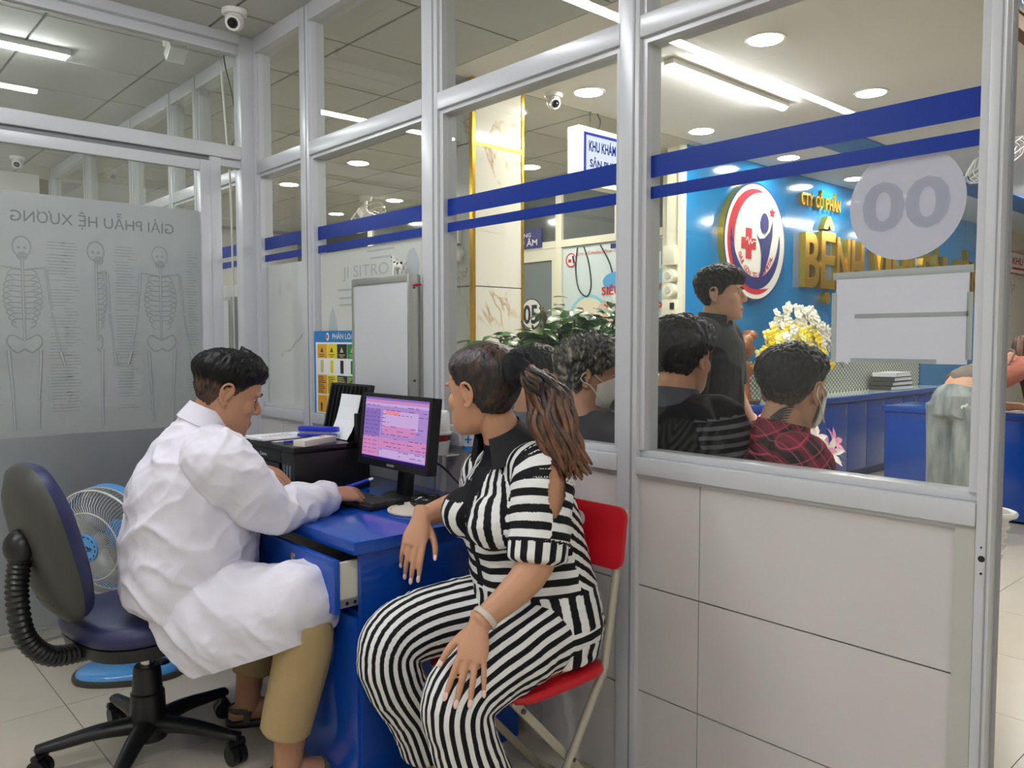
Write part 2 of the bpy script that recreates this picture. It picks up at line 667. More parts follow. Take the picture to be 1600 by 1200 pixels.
# enclosing walls the photograph does not show
tag(MB().box(-2.72, -2.6, 0, -2.6, 12, ZC).build('wall_west', M_WHITE), kind='structure')
tag(MB().box(-2.6, -2.72, 0, 16, -2.6, ZC).build('wall_south', M_WHITE), kind='structure')
tag(MB().box(-2.6, 10.6, 0, 16, 10.72, ZC).build('wall_north', M_WHITE), kind='structure')
tag(MB().box(15.9, -2.6, 0, 16, 10.6, ZC).build('wall_east', M_WHITE), kind='structure')

# ------------------------------------------------------------------ glazed partition between the room and the hall
wr = thing('wall_right', 'glazed aluminium partition on white tiled parapet beside the desk', 'partition', (1.78, 2.4, 0), kind='structure')
del wr['category']
XI, XO, XG = 1.765, 1.850, 1.800
POSTS = [(.5465, .0145), (1.468, .036), (2.402, .048), (3.35, .040), (3.90, .05), (4.64, .03), (5.05, .03), (5.79, .04), (6.9, .04), (8.0, .04)]
for y, h in POSTS:
    m = MB().box(XI, y - h, 0, XO if y > 1 else 1.808, y + h, ZC)
    m.build('post', M_ALU, wr, bevel=.004)
    MB().box(XI - .002, y - h * .55, 0, XI, y - h * .38, ZC).box(XI + .03, y - h - .004, 0, XI + .05, y - h + .001, ZC).build('post_groove', mat('groove', (150, 152, 155), .4), wr)
def bays():
    for (a, ha), (b, hb) in zip(POSTS[:-1], POSTS[1:]):
        yield a + ha, b - hb
for a, b in bays():
    MB().box(XI - .004, a, .925, XO, b, .972).box(XI + .018, a, .972, XO - .01, b, .992).build('sill_rail', M_ALU, wr, bevel=.003)
    MB().box(XI, a, 2.128, XO, b, 2.188).build('transom_rail', M_ALU, wr, bevel=.003)
    MB().box(XI, a, 2.715, XO, b, ZC).build('head_rail', M_ALU, wr, bevel=.003)
    # slim inner beads round the lower pane
    MB().box(XI + .012, a, .992, XO - .012, a + .018, 2.128).box(XI + .012, b - .018, .992, XO - .012, b, 2.128)\
        .box(XI + .012, a + .018, 2.112, XO - .012, b - .018, 2.128).build('glazing_bead', M_ALU, wr)
    MB().box(XI + .012, a, 2.188, XO - .012, a + .014, 2.715).box(XI + .012, b - .014, 2.188, XO - .012, b, 2.715).build('glazing_bead', M_ALU, wr)
    MB().box(XG - .002, a + .015, .985, XG + .003, b - .015, 2.115).build('pane', M_GLASS, wr)
    MB().box(XG - .002, a + .01, 2.185, XG + .003, b - .01, 2.718).build('upper_pane', M_GLASS, wr)
    MB().box(XG - .0035, a + .018, 1.750, XG - .0022, b - .018, 1.810).build('blue_stripe', M_STRIPE, wr)
    MB().box(XG - .0035, a + .018, 1.692, XG - .0022, b - .018, 1.725).build('blue_stripe', M_STRIPE, wr)
# parapet core and its tiles
MB().box(1.79, .60, 0, 1.846, 8.0, .925).build('parapet_core', M_GROUT, wr)
for z0, z1 in ((0, .2965), (.2995, .6035), (.6065, .915)):
    ys = [.60, 1.228] + [1.228 + .6 * k for k in range(1, 5)] + [3.86]
    for a, b in zip(ys[:-1], ys[1:]):
        MB().box(1.780, a + .0014, z0 + .001, 1.79, b - .0014, z1).build('wall_tile', M_TILE, wr)
        MB().box(1.846, a + .0014, z0 + .001, 1.856, b - .0014, z1).build('wall_tile', M_TILE, wr)
MB().box(1.774, .585, 0, 1.846, .601, .90).box(1.77, .562, 0, 1.80, .60, .925).build('parapet_end_trim', mat('end_trim', (186, 184, 176), .4), wr)
MB().box(1.772, .59, .915, 1.79, 3.85, .926).build('parapet_cap', M_ALU, wr)
MB().box(1.779, 1.95, 0, 1.7795, 3.85, .05).build('foot_strip', M_GROUT, wr)  # grout coloured strip along the foot of the parapet
# chips and holes on the end post
MB().cyl((1.7655, .548, .862), (1.7640, .548, .862), .0065).cyl((1.7655, .548, .832), (1.7640, .548, .832), .0025).cyl((1.7655, .549, .885), (1.7640, .549, .885), .002).build('screw_hole', M_BLACK, wr)

# ------------------------------------------------------------------ left wall with the sliding door
wl = thing('wall_left', 'aluminium framed glass wall with a sliding door', 'wall', (.8, 3.92, 0), kind='structure')
del wl['category']
YL = 3.92
MB().box(1.70, YL - .05, 0, 1.765, YL + .03, ZC).build('corner_post', M_ALU, wl, bevel=.004)
MB().box(1.545, YL - .04, 0, 1.60, YL + .03, 2.19).build('post', M_ALU, wl, bevel=.004)
MB().box(-2.6, YL - .05, 2.188, 1.70, YL + .03, 2.252).build('transom_rail', M_ALU, wl, bevel=.004)
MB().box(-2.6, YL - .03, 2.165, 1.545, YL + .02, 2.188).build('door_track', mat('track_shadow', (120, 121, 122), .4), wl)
MB().box(-2.6, YL - .06, 2.745, 1.70, YL + .04, ZC).box(-2.6, YL - .03, 2.70, 1.70, YL + .02, 2.745).build('head_rail', M_ALU, wl, bevel=.003)
MB().box(1.60, YL - .03, .90, 1.70, YL + .02, .95).box(1.60, YL - .03, 2.15, 1.70, YL + .02, 2.188).build('side_rail', M_ALU, wl)
MB().box(1.60, YL - .02, 0, 1.70, YL + .015, .90).build('side_panel', M_WHITE, wl)
MB().box(1.60, YL - .003, .95, 1.70, YL + .002, 2.15).build('side_pane', M_GLASS, wl)
MB().box(-2.6, YL - .003, 2.252, 1.70, YL + .002, 2.70).build('upper_pane', M_GLASS_DOOR, wl)
MB().box(-2.6, YL - .05, -.0005, 1.545, YL + .03, .008).build('floor_track', M_ALU2, wl)

d1 = thing('door_1', 'white framed sliding glass door with a frosted anatomy chart', 'door', (.9, 3.90, 0), kind='structure')
del d1['category']
YD = 3.90
MB().box(1.497, YD - .025, .008, 1.545, YD + .012, 2.165).build('door_stile', M_ALU, d1, bevel=.004)
MB().box(.10, YD - .025, .008, .15, YD + .012, 2.165).build('door_stile', M_ALU, d1, bevel=.004)
MB().box(.15, YD - .02, 2.115, 1.497, YD + .01, 2.165).build('door_rail', M_ALU, d1, bevel=.003)
MB().box(.15, YD - .02, .008, 1.497, YD + .01, .060).build('door_rail', M_ALU2, d1, bevel=.003)
MB().box(.15, YD - .003, .060, 1.497, YD + .002, 2.115).build('door_pane', M_GLASS_DOOR, d1)
film = MB().box(.15, YD + .004, .89, 1.497, YD + .005, 1.922).build('frosted_film', mat_film('frosted_film', (212, 212, 217), .96, .60), d1, label='frosted translucent chart film')
MB().box(.15, YD - .006, .060, 1.497, YD - .004, .89).build('kick_panel', M_SHEET, d1, label='brushed metal kick panel')
M_FAINT = mat('faint_print', (168, 170, 174), .7)
M_FAINT2 = mat('faint_print_pale', (172, 173, 178), .7)
text('chart_title', 'GIẢI PHẪU HỆ XƯƠNG', (.712, YD + .0035, 1.80), (1, 0, 0), (0, 0, 1), .048, .665, mat('title_print', (132, 132, 138), .7), d1, mirror=True, bold=.006)
def skeleton(x, turn):
    m = MB()
    Y = YD + .0032
    def seg(a, b, w):
        m.cyl((x + a[0], Y, a[1]), (x + b[0], Y, b[1]), w, w * .8, 6)
    k = .55 if turn else 1
    rodpath(m, [(x + .034 * math.cos(t_), Y, 1.695 + .043 * math.sin(t_)) for t_ in np.linspace(0, 2 * PI, 13)], .003, 4, 2); m.sph((x - .011, Y, 1.69), (.007, .0006, .007), nu=8, nv=5).sph((x + .011, Y, 1.69), (.007, .0006, .007), nu=8, nv=5)
    m.sph((x + .012 * turn, Y, 1.655), (.022, .0006, .02), nu=10, nv=6)
    seg((0, 1.64), (0, 1.30), .006)
    for i in range(10):
        z = 1.585 - i * .023
        w = (.045 + .03 * math.sin((i + 1) / 10 * PI)) * k
        for s in ((1, -1) if not turn else (1,)):
            rodpath(m, [(x, Y, z + .012), (x + s * w * .7, Y, z + .014), (x + s * w, Y, z - .008), (x + s * w * .55, Y, z - .026)], .0022, 4, 2)
    for s in ((1, -1) if not turn else (.5,)):
        seg((0, 1.60), (s * .085, 1.612), .004)
        seg((s * .088, 1.605), (s * .105, 1.43), .006); seg((s * .105, 1.42), (s * .135, 1.25), .0045)
        seg((s * .135, 1.25), (s * .15, 1.19), .008)
        rodpath(m, [(x, Y, 1.30), (x + s * .05 * k, Y, 1.325), (x + s * .065 * k, Y, 1.29), (x + s * .03 * k, Y, 1.25), (x, Y, 1.265)], .003, 4, 3)
        seg((s * .06 * k, 1.26), (s * .048 * k, 1.05), .0075); seg((s * .048 * k, 1.04), (s * .045 * k, .92), .006)
    return m.build('skeleton_print', M_FAINT2, d1, kind='stuff')
skeleton(.75, 0); skeleton(1.035, 1); skeleton(1.31, 0)
m = MB()
rr = random.Random(3)
for x0, x1 in ((.63, .66), (.84, .93), (1.11, 1.19), (1.43, 1.485), (.90, .965), (1.165, 1.21)):
    z = 1.72
    while z > .98:
        if rr.random() < .85:
            m.box(x0 + rr.random() * .01, YD + .0033, z, x1 - rr.random() * .03, YD + .0036, z + .0035)
        z -= .0135
m.build('caption_lines', M_FAINT2, d1, kind='stuff')
# far cross wall of the next room
tag(MB().box(-2.6, 8.3, 0, 1.75, 8.36, ZC).build('wall_back', M_WHITE), kind='structure')

# ------------------------------------------------------------------ ceiling things
def batten(x0, x1, y, label, z=ZC):
    t = thing('batten_light', label, 'light', ((x0 + x1) / 2, y, z), group=None)
    MB().box(x0, y - .032, z - .03, x1, y + .032, z).build('housing', M_WPLAS, t, bevel=.004)
    MB().tube([(x0 + .02, y, z - .034), (x1 - .02, y, z - .034)], [(.026, .016)] * 2, (0, 1, 0), 10, 1).build('diffuser', M_TUBE, t, smooth=60)
    return t
batten(-.04, 1.16, 2.43, 'batten light on the ceiling above the desk')
batten(-1.62, -.42, 2.43, 'batten light on the ceiling left of the desk')
batten(-.5, .7, .2, 'added unseen batten light on the ceiling above the camera')  # extra lamp out of view, added to light the room
batten(-1.4, -.2, -1.6, 'added unseen batten light on the ceiling near the back wall')  # another added lamp, behind the camera, for more room light
batten(-.06, 1.14, 4.67, 'glowing batten light seen above the sliding door, in the next room')
batten(-.3, .9, 6.6, 'batten light deep in the next room')
batten(3.52, 4.72, 2.66, 'long batten light on the hall ceiling above the seated people')
batten(3.5, 4.7, .6, 'batten light on the hall ceiling before the desk')
batten(9.0, 10.2, 2.3, 'small batten light far off along the hall ceiling')

dl = thing('downlight', 'round downlight', 'light', (0, 0, ZC))
MB().lathe([(.085, -.006), (.098, -.006), (.10, -.001), (.085, -.001)], n=24).build('bezel', M_WHITE, dl, smooth=40, local=True)
MB().lathe([(.082, -.007), (.084, -.004)], n=24).build('diffuser', M_DOWN, dl, local=True)
spots = [(3.65, 2.17, 'nearest round downlight, high above the young standing man'), (4.90, 2.20, 'round downlight just above the blue stripe, right of the batten lights'),
         (3.63, 3.33, 'round downlight beside the white dome camera'), (4.89, 3.40, 'round downlight above the logo end of the blue stripe'),
         (3.58, 3.95, 'round downlight reflected beside the gold edged column'), (6.12, 3.41, 'round downlight between the two blue stripes above the logo'),
         (7.36, 3.44, 'round downlight above the gold letters'), (4.80, 5.08, 'round downlight left of the hanging clinic sign'),
         (6.10, 1.4, 'round downlight over the reception desk'), (3.62, 5.93, 'round downlight in the third glass bay, nearest of the far row'),
         (3.62, 7.18, 'round downlight in the second glass bay'), (4.86, 7.24, 'round downlight beside the far ceiling fan'),
         (4.86, 8.46, 'round downlight low in the third glass bay'), (8.6, 3.44, 'round downlight behind the round sticker'),
         (8.6, 1.6, 'round downlight past the end post'), (11.2, 2.3, 'round downlight far along the hall'), (3.62, 9.2, 'farthest round downlight of the left hall')]
for k, (x, y, lab) in enumerate(spots):
    if k == 0:
        dl.location = (x, y, ZC); dl['label'] = lab
    else:
        dup(dl, (x, y, ZC), label=lab)

def dome_cam(loc, yaw, label, flat=False):
    t = thing('dome_camera', label, 'camera', loc)
    x, y, z = loc
    MB().lathe([(.0, 0), (.056, 0), (.056, -.014), (.05, -.022), (.0, -.022)][::-1], Matrix.Translation(loc), 24).build('base', M_WPLAS, t, smooth=40)
    d = Vector((math.cos(yaw), math.sin(yaw), -.55)).normalized()
    c = Vector(loc) + Vector((0, 0, -.048))
    MB().sph(c, .042, nu=20, nv=12).cyl(c, c + d * .045, .036, .033, 20).build('ball', M_WPLAS, t, smooth=60)
    MB().cyl(c + d * .044, c + d * .0475, .024, .022, 20).sph(c + d * .046, .013, nu=12, nv=8).build('lens', M_BLACK2, t, smooth=50)
    return t
dome_cam((1.56, 3.60, ZC), -2.2, 'white dome camera on the ceiling before the sliding door wall')
dome_cam((3.50, 3.50, ZC), -2.0, 'white dome camera on the hall ceiling beside the column')
dome_cam((1.45, 7.6, ZC), -1.9, 'dark dome camera far off in the next room')
t = thing('motion_detector', 'white slanted detector on the ceiling of the next room', 'detector', (1.50, 4.17, ZC))
MB().lathe([(.06, 0), (.06, -.02), (.05, -.03)][::-1], Matrix.Translation((1.50, 4.17, ZC)), 20).build('base', M_WPLAS, t, smooth=40)
MB().obox((1.495, 4.15, ZC - .055), (1, 0, 0), (0, .8, -.6), (0, .6, .8), .045, .045, .03).build('housing', M_WPLAS, t, bevel=.008)
t = thing('hanging_cable', 'loose dark and white cables hanging from the ceiling beside the corner post', 'cable', (1.70, 4.05, ZC))
mb = MB(); rodpath(mb, [(1.70, 4.05, ZC), (1.69, 4.03, 2.7), (1.72, 4.0, 2.5), (1.74, 4.02, 2.35), (1.70, 4.05, 2.25)], .0035, 6, 5); mb.build('dark_wire', M_BLACK, t, smooth=60)
mb = MB(); rodpath(mb, [(1.68, 4.06, ZC), (1.685, 4.05, 2.6), (1.70, 4.04, 2.3), (1.71, 4.03, 2.0), (1.715, 4.03, 1.0)], .005, 6, 5); mb.build('white_wire', M_WPLAS, t, smooth=60)

def orbit_fan(loc, label):
    t = thing('ceiling_fan', label, 'fan', loc)
    x, y, z = loc
    MB().cyl((x, y, z), (x, y, z - .05), .075, .06, 20).cyl((x, y, z - .05), (x, y, z - .12), .02, .02, 12).build('mount', M_WPLAS, t, smooth=40)
    c = Vector((x, y, z - .2)); ax = Vector((.35, -.5, -.8)).normalized()
    a = ax.orthogonal().normalized(); b = ax.cross(a)
    MB().cyl(c - ax * .09, c + ax * .02, .05, .06, 18).build('motor', M_WPLAS, t, smooth=40)
    m = MB()
    for r, h in ((.21, .03), (.21, -.03), (.14, .07), (.07, .085)):
        rodpath(m, [c + ax * (h + .03) + a * (r * math.cos(i * PI / 12)) + b * (r * math.sin(i * PI / 12)) for i in range(25)], .003, 5, 1)
    for i in range(28):
        d = a * math.cos(i * PI / 14) + b * math.sin(i * PI / 14)
        rodpath(m, [c + d * .04 + ax * .115, c + d * .14 + ax * .10, c + d * .21 + ax * .06, c + d * .21, c + d * .1 - ax * .06], .0018, 4, 2)
    m.build('cage', M_WPLAS, t, smooth=60)
    m = MB()
    for i in range(3):
        d = a * math.cos(i * 2.094) + b * math.sin(i * 2.094); e = ax.cross(d)
        m.obox(c + d * .11 + ax * .05, d, (e + ax * .45), ax, .085, .045, .003)
    m.build('blades', mat('pale_blade', (200, 206, 210), .3), t)
    return t
orbit_fan((4.5, 7.24, ZC), 'white caged ceiling fan far off in the third glass bay')
orbit_fan((6.35, 1.98, ZC), 'white caged ceiling fan behind the end post')

# ------------------------------------------------------------------ hall: column, doors, blue wall
col = thing('trim_1', 'marble clad column with gold edge trims', 'column', (3.1, 3.75, 0), kind='structure'); del col['category']
MB().box(2.935, 3.585, 0, 3.32, 3.95, ZC).build('column_core', M_GROUT, col)
for z0, z1 in ((0, .80), (.806, 1.61), (1.616, 2.42), (2.426, ZC)):
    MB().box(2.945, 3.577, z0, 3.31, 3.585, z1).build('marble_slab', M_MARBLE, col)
    MB().box(2.927, 3.60, z0, 2.935, 3.95, z1).build('marble_slab', M_MARBLE_SHADE, col)
MB().box(2.925, 3.572, 0, 2.947, 3.60, ZC).box(3.308, 3.572, 0, 3.325, 3.60, ZC).box(2.947, 3.575, 2.412, 3.308, 3.58, 2.432).build('gold_trim', M_GOLDTRIM, col)
t = thing('emergency_light', 'twin headed white emergency light on the grey side of the column', 'light', (2.927, 3.75, 1.8))
MB().box(2.90, 3.67, 1.86, 2.927, 3.83, 1.95).build('box', M_WPLAS, t, bevel=.006)
for yy in (3.70, 3.80):
    h = MB().cyl((2.925, yy, 1.80), (2.87, yy, 1.80), .05, .055, 20).cyl((2.87, yy, 1.80), (2.862, yy, 1.80), .055, .042, 20).build('lamp_head', M_WPLAS, t, smooth=40)
    MB().cyl((2.863, yy, 1.80), (2.858, yy, 1.80), .034, .030, 16).build('lens', mat('lamp_lens', (190, 190, 184), .2), h)
    MB().obox((2.856, yy, 1.80), (1, 0, 0), (0, .7, .7), (0, -.7, .7), .004, .022, .006).build('lamp_bar', M_DGREY, h)

wh = thing('wall_hall', 'clinic room front with glazed panels across the hall', 'wall', (5.4, 5, 0), kind='structure'); del wh['category']
M_CREAM = mat('cream_frame', (222, 220, 200), .4)
M_DARKROOM = mat('dark_room_glass', (92, 98, 98), .08, spec=.8)  # opaque dark grey paints in the dark interior behind the panes
M_SMOKE2 = mat('grey_frosted_glass', (122, 132, 134), .2, spec=.6)
XH = 5.40
MB().box(XH + .06, 3.87, 0, XH + .12, 10.6, ZC).build('backing', M_DGREY, wh)
for y, w in ((4.08, .045), (5.33, .04), (6.42, .05), (7.4, .05), (8.6, .05)):
    MB().box(XH, y - w, 0, XH + .06, y + w, ZC).build('frame_post', M_CREAM, wh, bevel=.004)
MB().box(XH, 4.12, 2.17, XH + .05, 5.29, 2.235).box(XH, 5.37, 2.17, XH + .05, 6.37, 2.235).box(XH, 6.47, 2.17, XH + .05, 8.55, 2.235).box(XH, 4.12, 2.72, XH + .05, 8.55, ZC).build('frame_rail', M_CREAM, wh)
MB().box(XH + .02, 4.63, 2.235, XH + .05, 4.66, 2.72).build('mullion', M_CREAM, wh)
for a, b in ((4.12, 4.63), (4.66, 5.29), (5.37, 6.37), (6.47, 8.55)):
    MB().box(XH + .03, a, 2.235, XH + .045, b, 2.72).build('dark_pane', M_DARKROOM, wh)
MB().box(XH + .03, 6.47, 0, XH + .045, 8.55, 2.17).build('dark_pane', M_SMOKE2, wh)
MB().box(XH + .03, 4.12, 0, XH + .045, 5.29, 2.17).build('lower_panel', M_WHITE, wh)
m = MB()
for k in range(4):
    m.box(XH + .026, 4.2 + k * .05, 2.3 , XH + .029, 4.21 + k * .05, 2.66)
m.build('diagonal_tape', mat('tape_grey', (150, 154, 152), .5), wh)
d2 = thing('door_2', 'grey frosted clinic door numbered 05', 'door', (5.4, 5.87, 0), kind='structure'); del d2['category']
MB().box(XH + .005, 5.37, 0, XH + .05, 5.42, 2.17).box(XH + .005, 6.32, 0, XH + .05, 6.37, 2.17).box(XH + .005, 5.42, 2.06, XH + .05, 6.32, 2.17).box(XH + .005, 5.42, 0, XH + .05, 6.32, .12).build('door_frame', M_CREAM, d2)
MB().box(XH + .02, 5.42, .12, XH + .035, 6.32, 2.06).build('door_panel', M_SMOKE2, d2)
def disc(name, x, y, z, r, mt, parent=None, th=.004, **kw):
    return MB().cyl((x, y, z), (x - th, y, z), r, r, 40).build(name, mt, parent, **kw)
t = thing('door_number', 'round white 05 number plate on the grey door', 'sign', (XH + .02, 5.71, 1.57))
disc('rim', XH + .02, 5.71, 1.56, .148, M_BLACK, t)
disc('plate', XH + .016, 5.71, 1.56, .138, M_WHITE, t)
text('digits', '05', (XH + .011, 5.82, 1.47), (0, -1, 0), (0, 0, 1), .18, .20, mat('navy_ink', (24, 26, 60), .5), t, bold=.03)
t = thing('door_sign', 'small blue room sign above the grey door', 'sign', (XH, 5.75, 2.28))
MB().box(XH - .012, 5.545, 2.19, XH, 6.05, 2.375).build('plate', mat('sign_navy', (40, 44, 120), .3), t)
text('lettering', 'PHÒNG', (XH - .013, 5.93, 2.30), (0, -1, 0), (0, 0, 1), .04, .24, M_WHITE, t, bold=.01)
text('lettering', 'SIÊU ÂM', (XH - .013, 5.98, 2.215), (0, -1, 0), (0, 0, 1), .06, .38, M_WHITE, t, bold=.015)
# small lettering on the door, half hidden by the plant
text('door_print', 'BỆNH NHÂN', (XH + .018, 5.84, 1.235), (0, -1, 0), (0, 0, 1), .03, .24, M_WHITE, d2, bold=.01)

# ultrasound poster
t = thing('clinic_poster', 'large printed ultrasound poster with red lettering beside the grey door', 'poster', (XH, 4.7, 1.5))
MB().box(XH + .022, 4.125, .75, XH + .03, 5.285, 2.16).build('sheet', mat('poster_sheet', (206, 220, 222), .4), t)
X1 = XH + .02
m = MB()
m.m(0).box(X1 - .002, 4.13, 1.93, X1, 4.42, 2.15)                     # blurred instruments
m.m(1).box(X1 - .003, 4.15, 1.90, X1 - .002, 4.37, 2.04)
m.m(2).box(X1 - .003, 4.13, 1.62, X1 - .002, 4.45, 1.90)
m.m(3).add([(X1 - .004, 4.62 + .17 * math.cos(i * PI / 8) , 1.82 + .085 * math.sin(i * PI / 8)) for i in range(16)], [tuple(range(16))])
for q in range(4):
    m.m(3).obox((X1 - .004, 4.56 - q * .055, 1.76), (1, 0, 0), (0, .2, 1), (0, 1, -.2), .0008, .075, .024)
m.m(4).add([(X1 - .002, 4.96 + .27 * math.cos(i * PI / 20), 1.42 + .3 * math.sin(i * PI / 20)) for i in range(40)], [tuple(range(40))])
m.m(5).add([(X1 - .003, 4.96 + .24 * math.cos(i * PI / 20), 1.42 + .27 * math.sin(i * PI / 20)) for i in range(40)], [tuple(range(40))])
m.m(6).obox((X1 - .004, 4.72, 1.52), (1, 0, 0), (0, .6, .8), (0, -.8, .6), .0008, .14, .05)
m.m(7).box(X1 - .004, 4.12, 1.465, X1 - .002, 4.72, 1.492)
m.m(8).box(X1 - .003, 4.12, .75, X1 - .002, 5.285, 1.40)
m.m(8).obox((X1 - .005, 4.63, 1.70), (1, 0, 0), (0, .5, .85), (0, -.85, .5), .0008, .06, .05)
P_ = [mat('p_blur', (150, 160, 168), .5), mat('p_tube', (222, 236, 240), .5), mat('p_teal', (134, 186, 200), .5), mat('p_glove', (76, 164, 220), .5), mat('p_ring', (130, 206, 226), .5),
      mat('p_skin_pale', (226, 218, 196), .5), mat('p_hand', (224, 186, 166), .5), mat('p_cyan', (110, 196, 216), .5), mat('p_white', (230, 236, 236), .5)]
m.build('print', P_, t)
m = MB()
rodpath(m, [(X1 - .004, 5.10, 2.15), (X1 - .004, 5.12, 1.95), (X1 - .004, 5.08, 1.77), (X1 - .004, 4.98, 1.70), (X1 - .004, 4.93, 1.80), (X1 - .004, 4.96, 2.0), (X1 - .004, 5.02, 2.15)], .006, 5, 5)
rodpath(m, [(X1 - .004, 4.82, 2.15), (X1 - .004, 4.72, 2.0), (X1 - .004, 4.68, 1.90)], .006, 5, 3)
m.build('stethoscope_print', M_BLACK, t)
text('lettering', 'SIÊU ÂM VÚ/', (X1 - .006, 4.80, 1.705), (0, -1, 0), (0, 0, 1), .075, .66, M_RED, t, bold=.02)
text('lettering', 'TUYẾN GIÁP', (X1 - .006, 4.77, 1.54), (0, -1, 0), (0, 0, 1), .085, .64, M_RED, t, bold=.02)
text('lettering', 'CTY CỔ PHẦN BỆNH VIỆN SÀI GÒN', (X1 - .006, 5.10, 2.075), (0, -1, 0), (0, 0, 1), .024, .72, M_RED, t, bold=.004)
text('lettering', 'KHÁM', (X1 - .006, 4.55, 1.27), (0, -1, 0), (0, 0, 1), .06, .25, mat('navy_ink', (24, 26, 60), .5), t, bold=.02)
MB().cyl((X1 - .003, 5.18, 2.04), (X1 - .005, 5.18, 2.04), .066, .066, 24).build('emblem_ring', M_RED, t)
MB().cyl((X1 - .005, 5.175, 2.04), (X1 - .007, 5.175, 2.04), .054, .054, 24).build('emblem_field', M_WHITE, t)
MB().box(X1 - .009, 5.175, 2.02, X1 - .007, 5.21, 2.05).build('emblem_cross', M_RED, t)
MB().obox((X1 - .008, 5.145, 2.045), (1, 0, 0), (0, .2, 1), (0, 1, -.2), .001, .035, .012).build('emblem_figure', mat('logo_navy', (36, 38, 112), .35), t)
MB().box(X1 - .004, 4.40, 2.11, X1 - .002, 4.70, 2.15).build('dark_header', mat('sign_navy', (40, 44, 120), .3), t)

# blue reception wall
wb = thing('wall_far', 'glossy blue reception wall', 'wall', (8, 3.7, 0), kind='structure'); del wb['category']
MB().box(5.12, 3.715, 0, 12.3, 3.87, ZC).build('wall_core', M_CREAM, wb)
xs = [5.135, 6.6, 8.06, 9.52, 10.98, 12.3]
for a, b in zip(xs[:-1], xs[1:]):
    MB().box(a + .002, 3.70, 0, b - .002, 3.715, ZC).build('wall_panel', M_BWALL, wb)
MB().box(5.10, 3.70, 0, 5.135, 3.715, ZC).box(5.10, 3.715, 0, 5.12, 3.75, ZC).build('corner_bead', M_CREAM, wb)
tag(MB().box(12.3, 3.66, 0, 15.9, 3.80, ZC).build('wall_end', M_MARBLE), kind='structure')
t = thing('emergency_light', 'cream twin headed emergency light on the wall end beside the blue wall', 'light', (5.12, 3.80, 1.8))
MB().box(5.06, 3.75, 1.88, 5.12, 3.86, 2.03).build('box', M_CREAM, t, bevel=.008)
for zz in (1.80, 1.69):
    h = MB().cyl((5.12, 3.80, zz), (5.05, 3.80, zz), .05, .052, 20).build('lamp_head', M_CREAM, t, smooth=40)
    MB().cyl((5.05, 3.80, zz), (5.042, 3.80, zz), .03, .026, 16).build('lens', mat('lamp_lens', (190, 190, 184), .2), h)
t = thing('switch_box', 'cream switch box below the emergency light on the wall end', 'switch', (5.12, 3.80, 1.56))
MB().box(5.07, 3.74, 1.50, 5.12, 3.87, 1.615).build('box', M_CREAM, t, bevel=.005)
MB().box(5.06, 3.755, 1.54, 5.07, 3.79, 1.59).build('breaker', M_BLACK, t)

# oval hospital emblem
LX, LY, LZ = 6.03, 3.70, 2.12
LW, LH = .475, .49
t = thing('logo_sign', 'big oval hospital emblem with gold rim on the blue wall', 'sign', (LX, LY, LZ))
FL = frame_mat((LX, LY - .055, LZ), (1, 0, 0), (0, 0, 1))
def ov(k, n=64, kx=None):
    return [(LW * (kx or k) * math.cos(2 * PI * i / n), LH * k * math.sin(2 * PI * i / n)) for i in range(n)]
FB = frame_mat((LX, LY, LZ), (1, 0, 0), (0, 0, 1))
MB().prism(ov(1.0), FB, .055).build('gold_rim', M_GOLD, t, smooth=40)
MB().prism(ov(1.0), FL, .002).build('dark_edge', mat('logo_navy', (36, 38, 112), .35), t)
M_LRED = mat('logo_red', (200, 30, 50), .35); M_LNAVY = mat('logo_navy', (36, 38, 112), .35); M_LWHITE = mat('logo_white', (236, 236, 226), .3)
def lay(k):
    return frame_mat((LX, LY - .057 - .0015 * k, LZ), (1, 0, 0), (0, 0, 1))
MB().prism(ov(.965), lay(0), .0014).build('white_face', M_LWHITE, t)
def crescent(a0, a1, r0, r1, off, n=30):
    """crescent between two oval arcs, thickest in the middle"""
    P = []
    for i in range(n):
        a = a0 + (a1 - a0) * i / (n - 1)
        P.append((LW * r0 * math.cos(a), LH * r0 * math.sin(a)))
    for i in range(n - 1, -1, -1):
        a = a0 + (a1 - a0) * i / (n - 1); w = math.sin(PI * i / (n - 1)) ** .7
        r = r0 - (r0 - r1) * w
        P.append((LW * r * math.cos(a), LH * r * math.sin(a)))
    return P[::-1] if a1 < a0 else P
MB().prism(crescent(R(75), R(300), .89, .68, 0), lay(1), .0014).build('red_crescent', M_LRED, t)
MB().prism(crescent(R(165), R(372), .80, .60, 0), lay(2), .0014).build('navy_crescent', M_LNAVY, t)
m = MB()
m.prism([(-.17, -.055), (-.17, .035), (-.105, .035), (-.105, .115), (-.02, .115), (-.02, .035), (.045, .035), (.045, -.055), (-.02, -.055), (-.02, -.135), (-.105, -.135), (-.105, -.055)], frame_mat((LX - .05, LY - .0615, LZ - .01), (1, 0, 0), (0, 0, 1)), .0014)
m.build('red_cross', M_LRED, t)
m = MB(); FP = lay(5)
m.tube([FP @ Vector(p) for p in ((-.16, .0, 0), (-.13, .03, 0), (-.115, -.03, 0), (-.09, .02, 0), (-.075, -.02, 0), (-.05, 0, 0), (.0, 0, 0))], [.004] * 7, None, 5, 2)
m.build('pulse_line', M_LWHITE, t)
m = MB(); FP = lay(4)
m.prism([(.125 + .065 * math.cos(i * PI / 12), .165 + .085 * math.sin(i * PI / 12)) for i in range(24)], FP, .0014)
m.prism([(.0, .07), (.05, .03), (.125, .04), (.21, .10), (.255, .20), (.25, .06), (.20, -.10), (.13, -.24), (.03, -.345), (.075, -.22), (.085, -.10), (.06, -.01)], FP, .0014)
m.build('navy_figure', M_LNAVY, t)
m = MB()
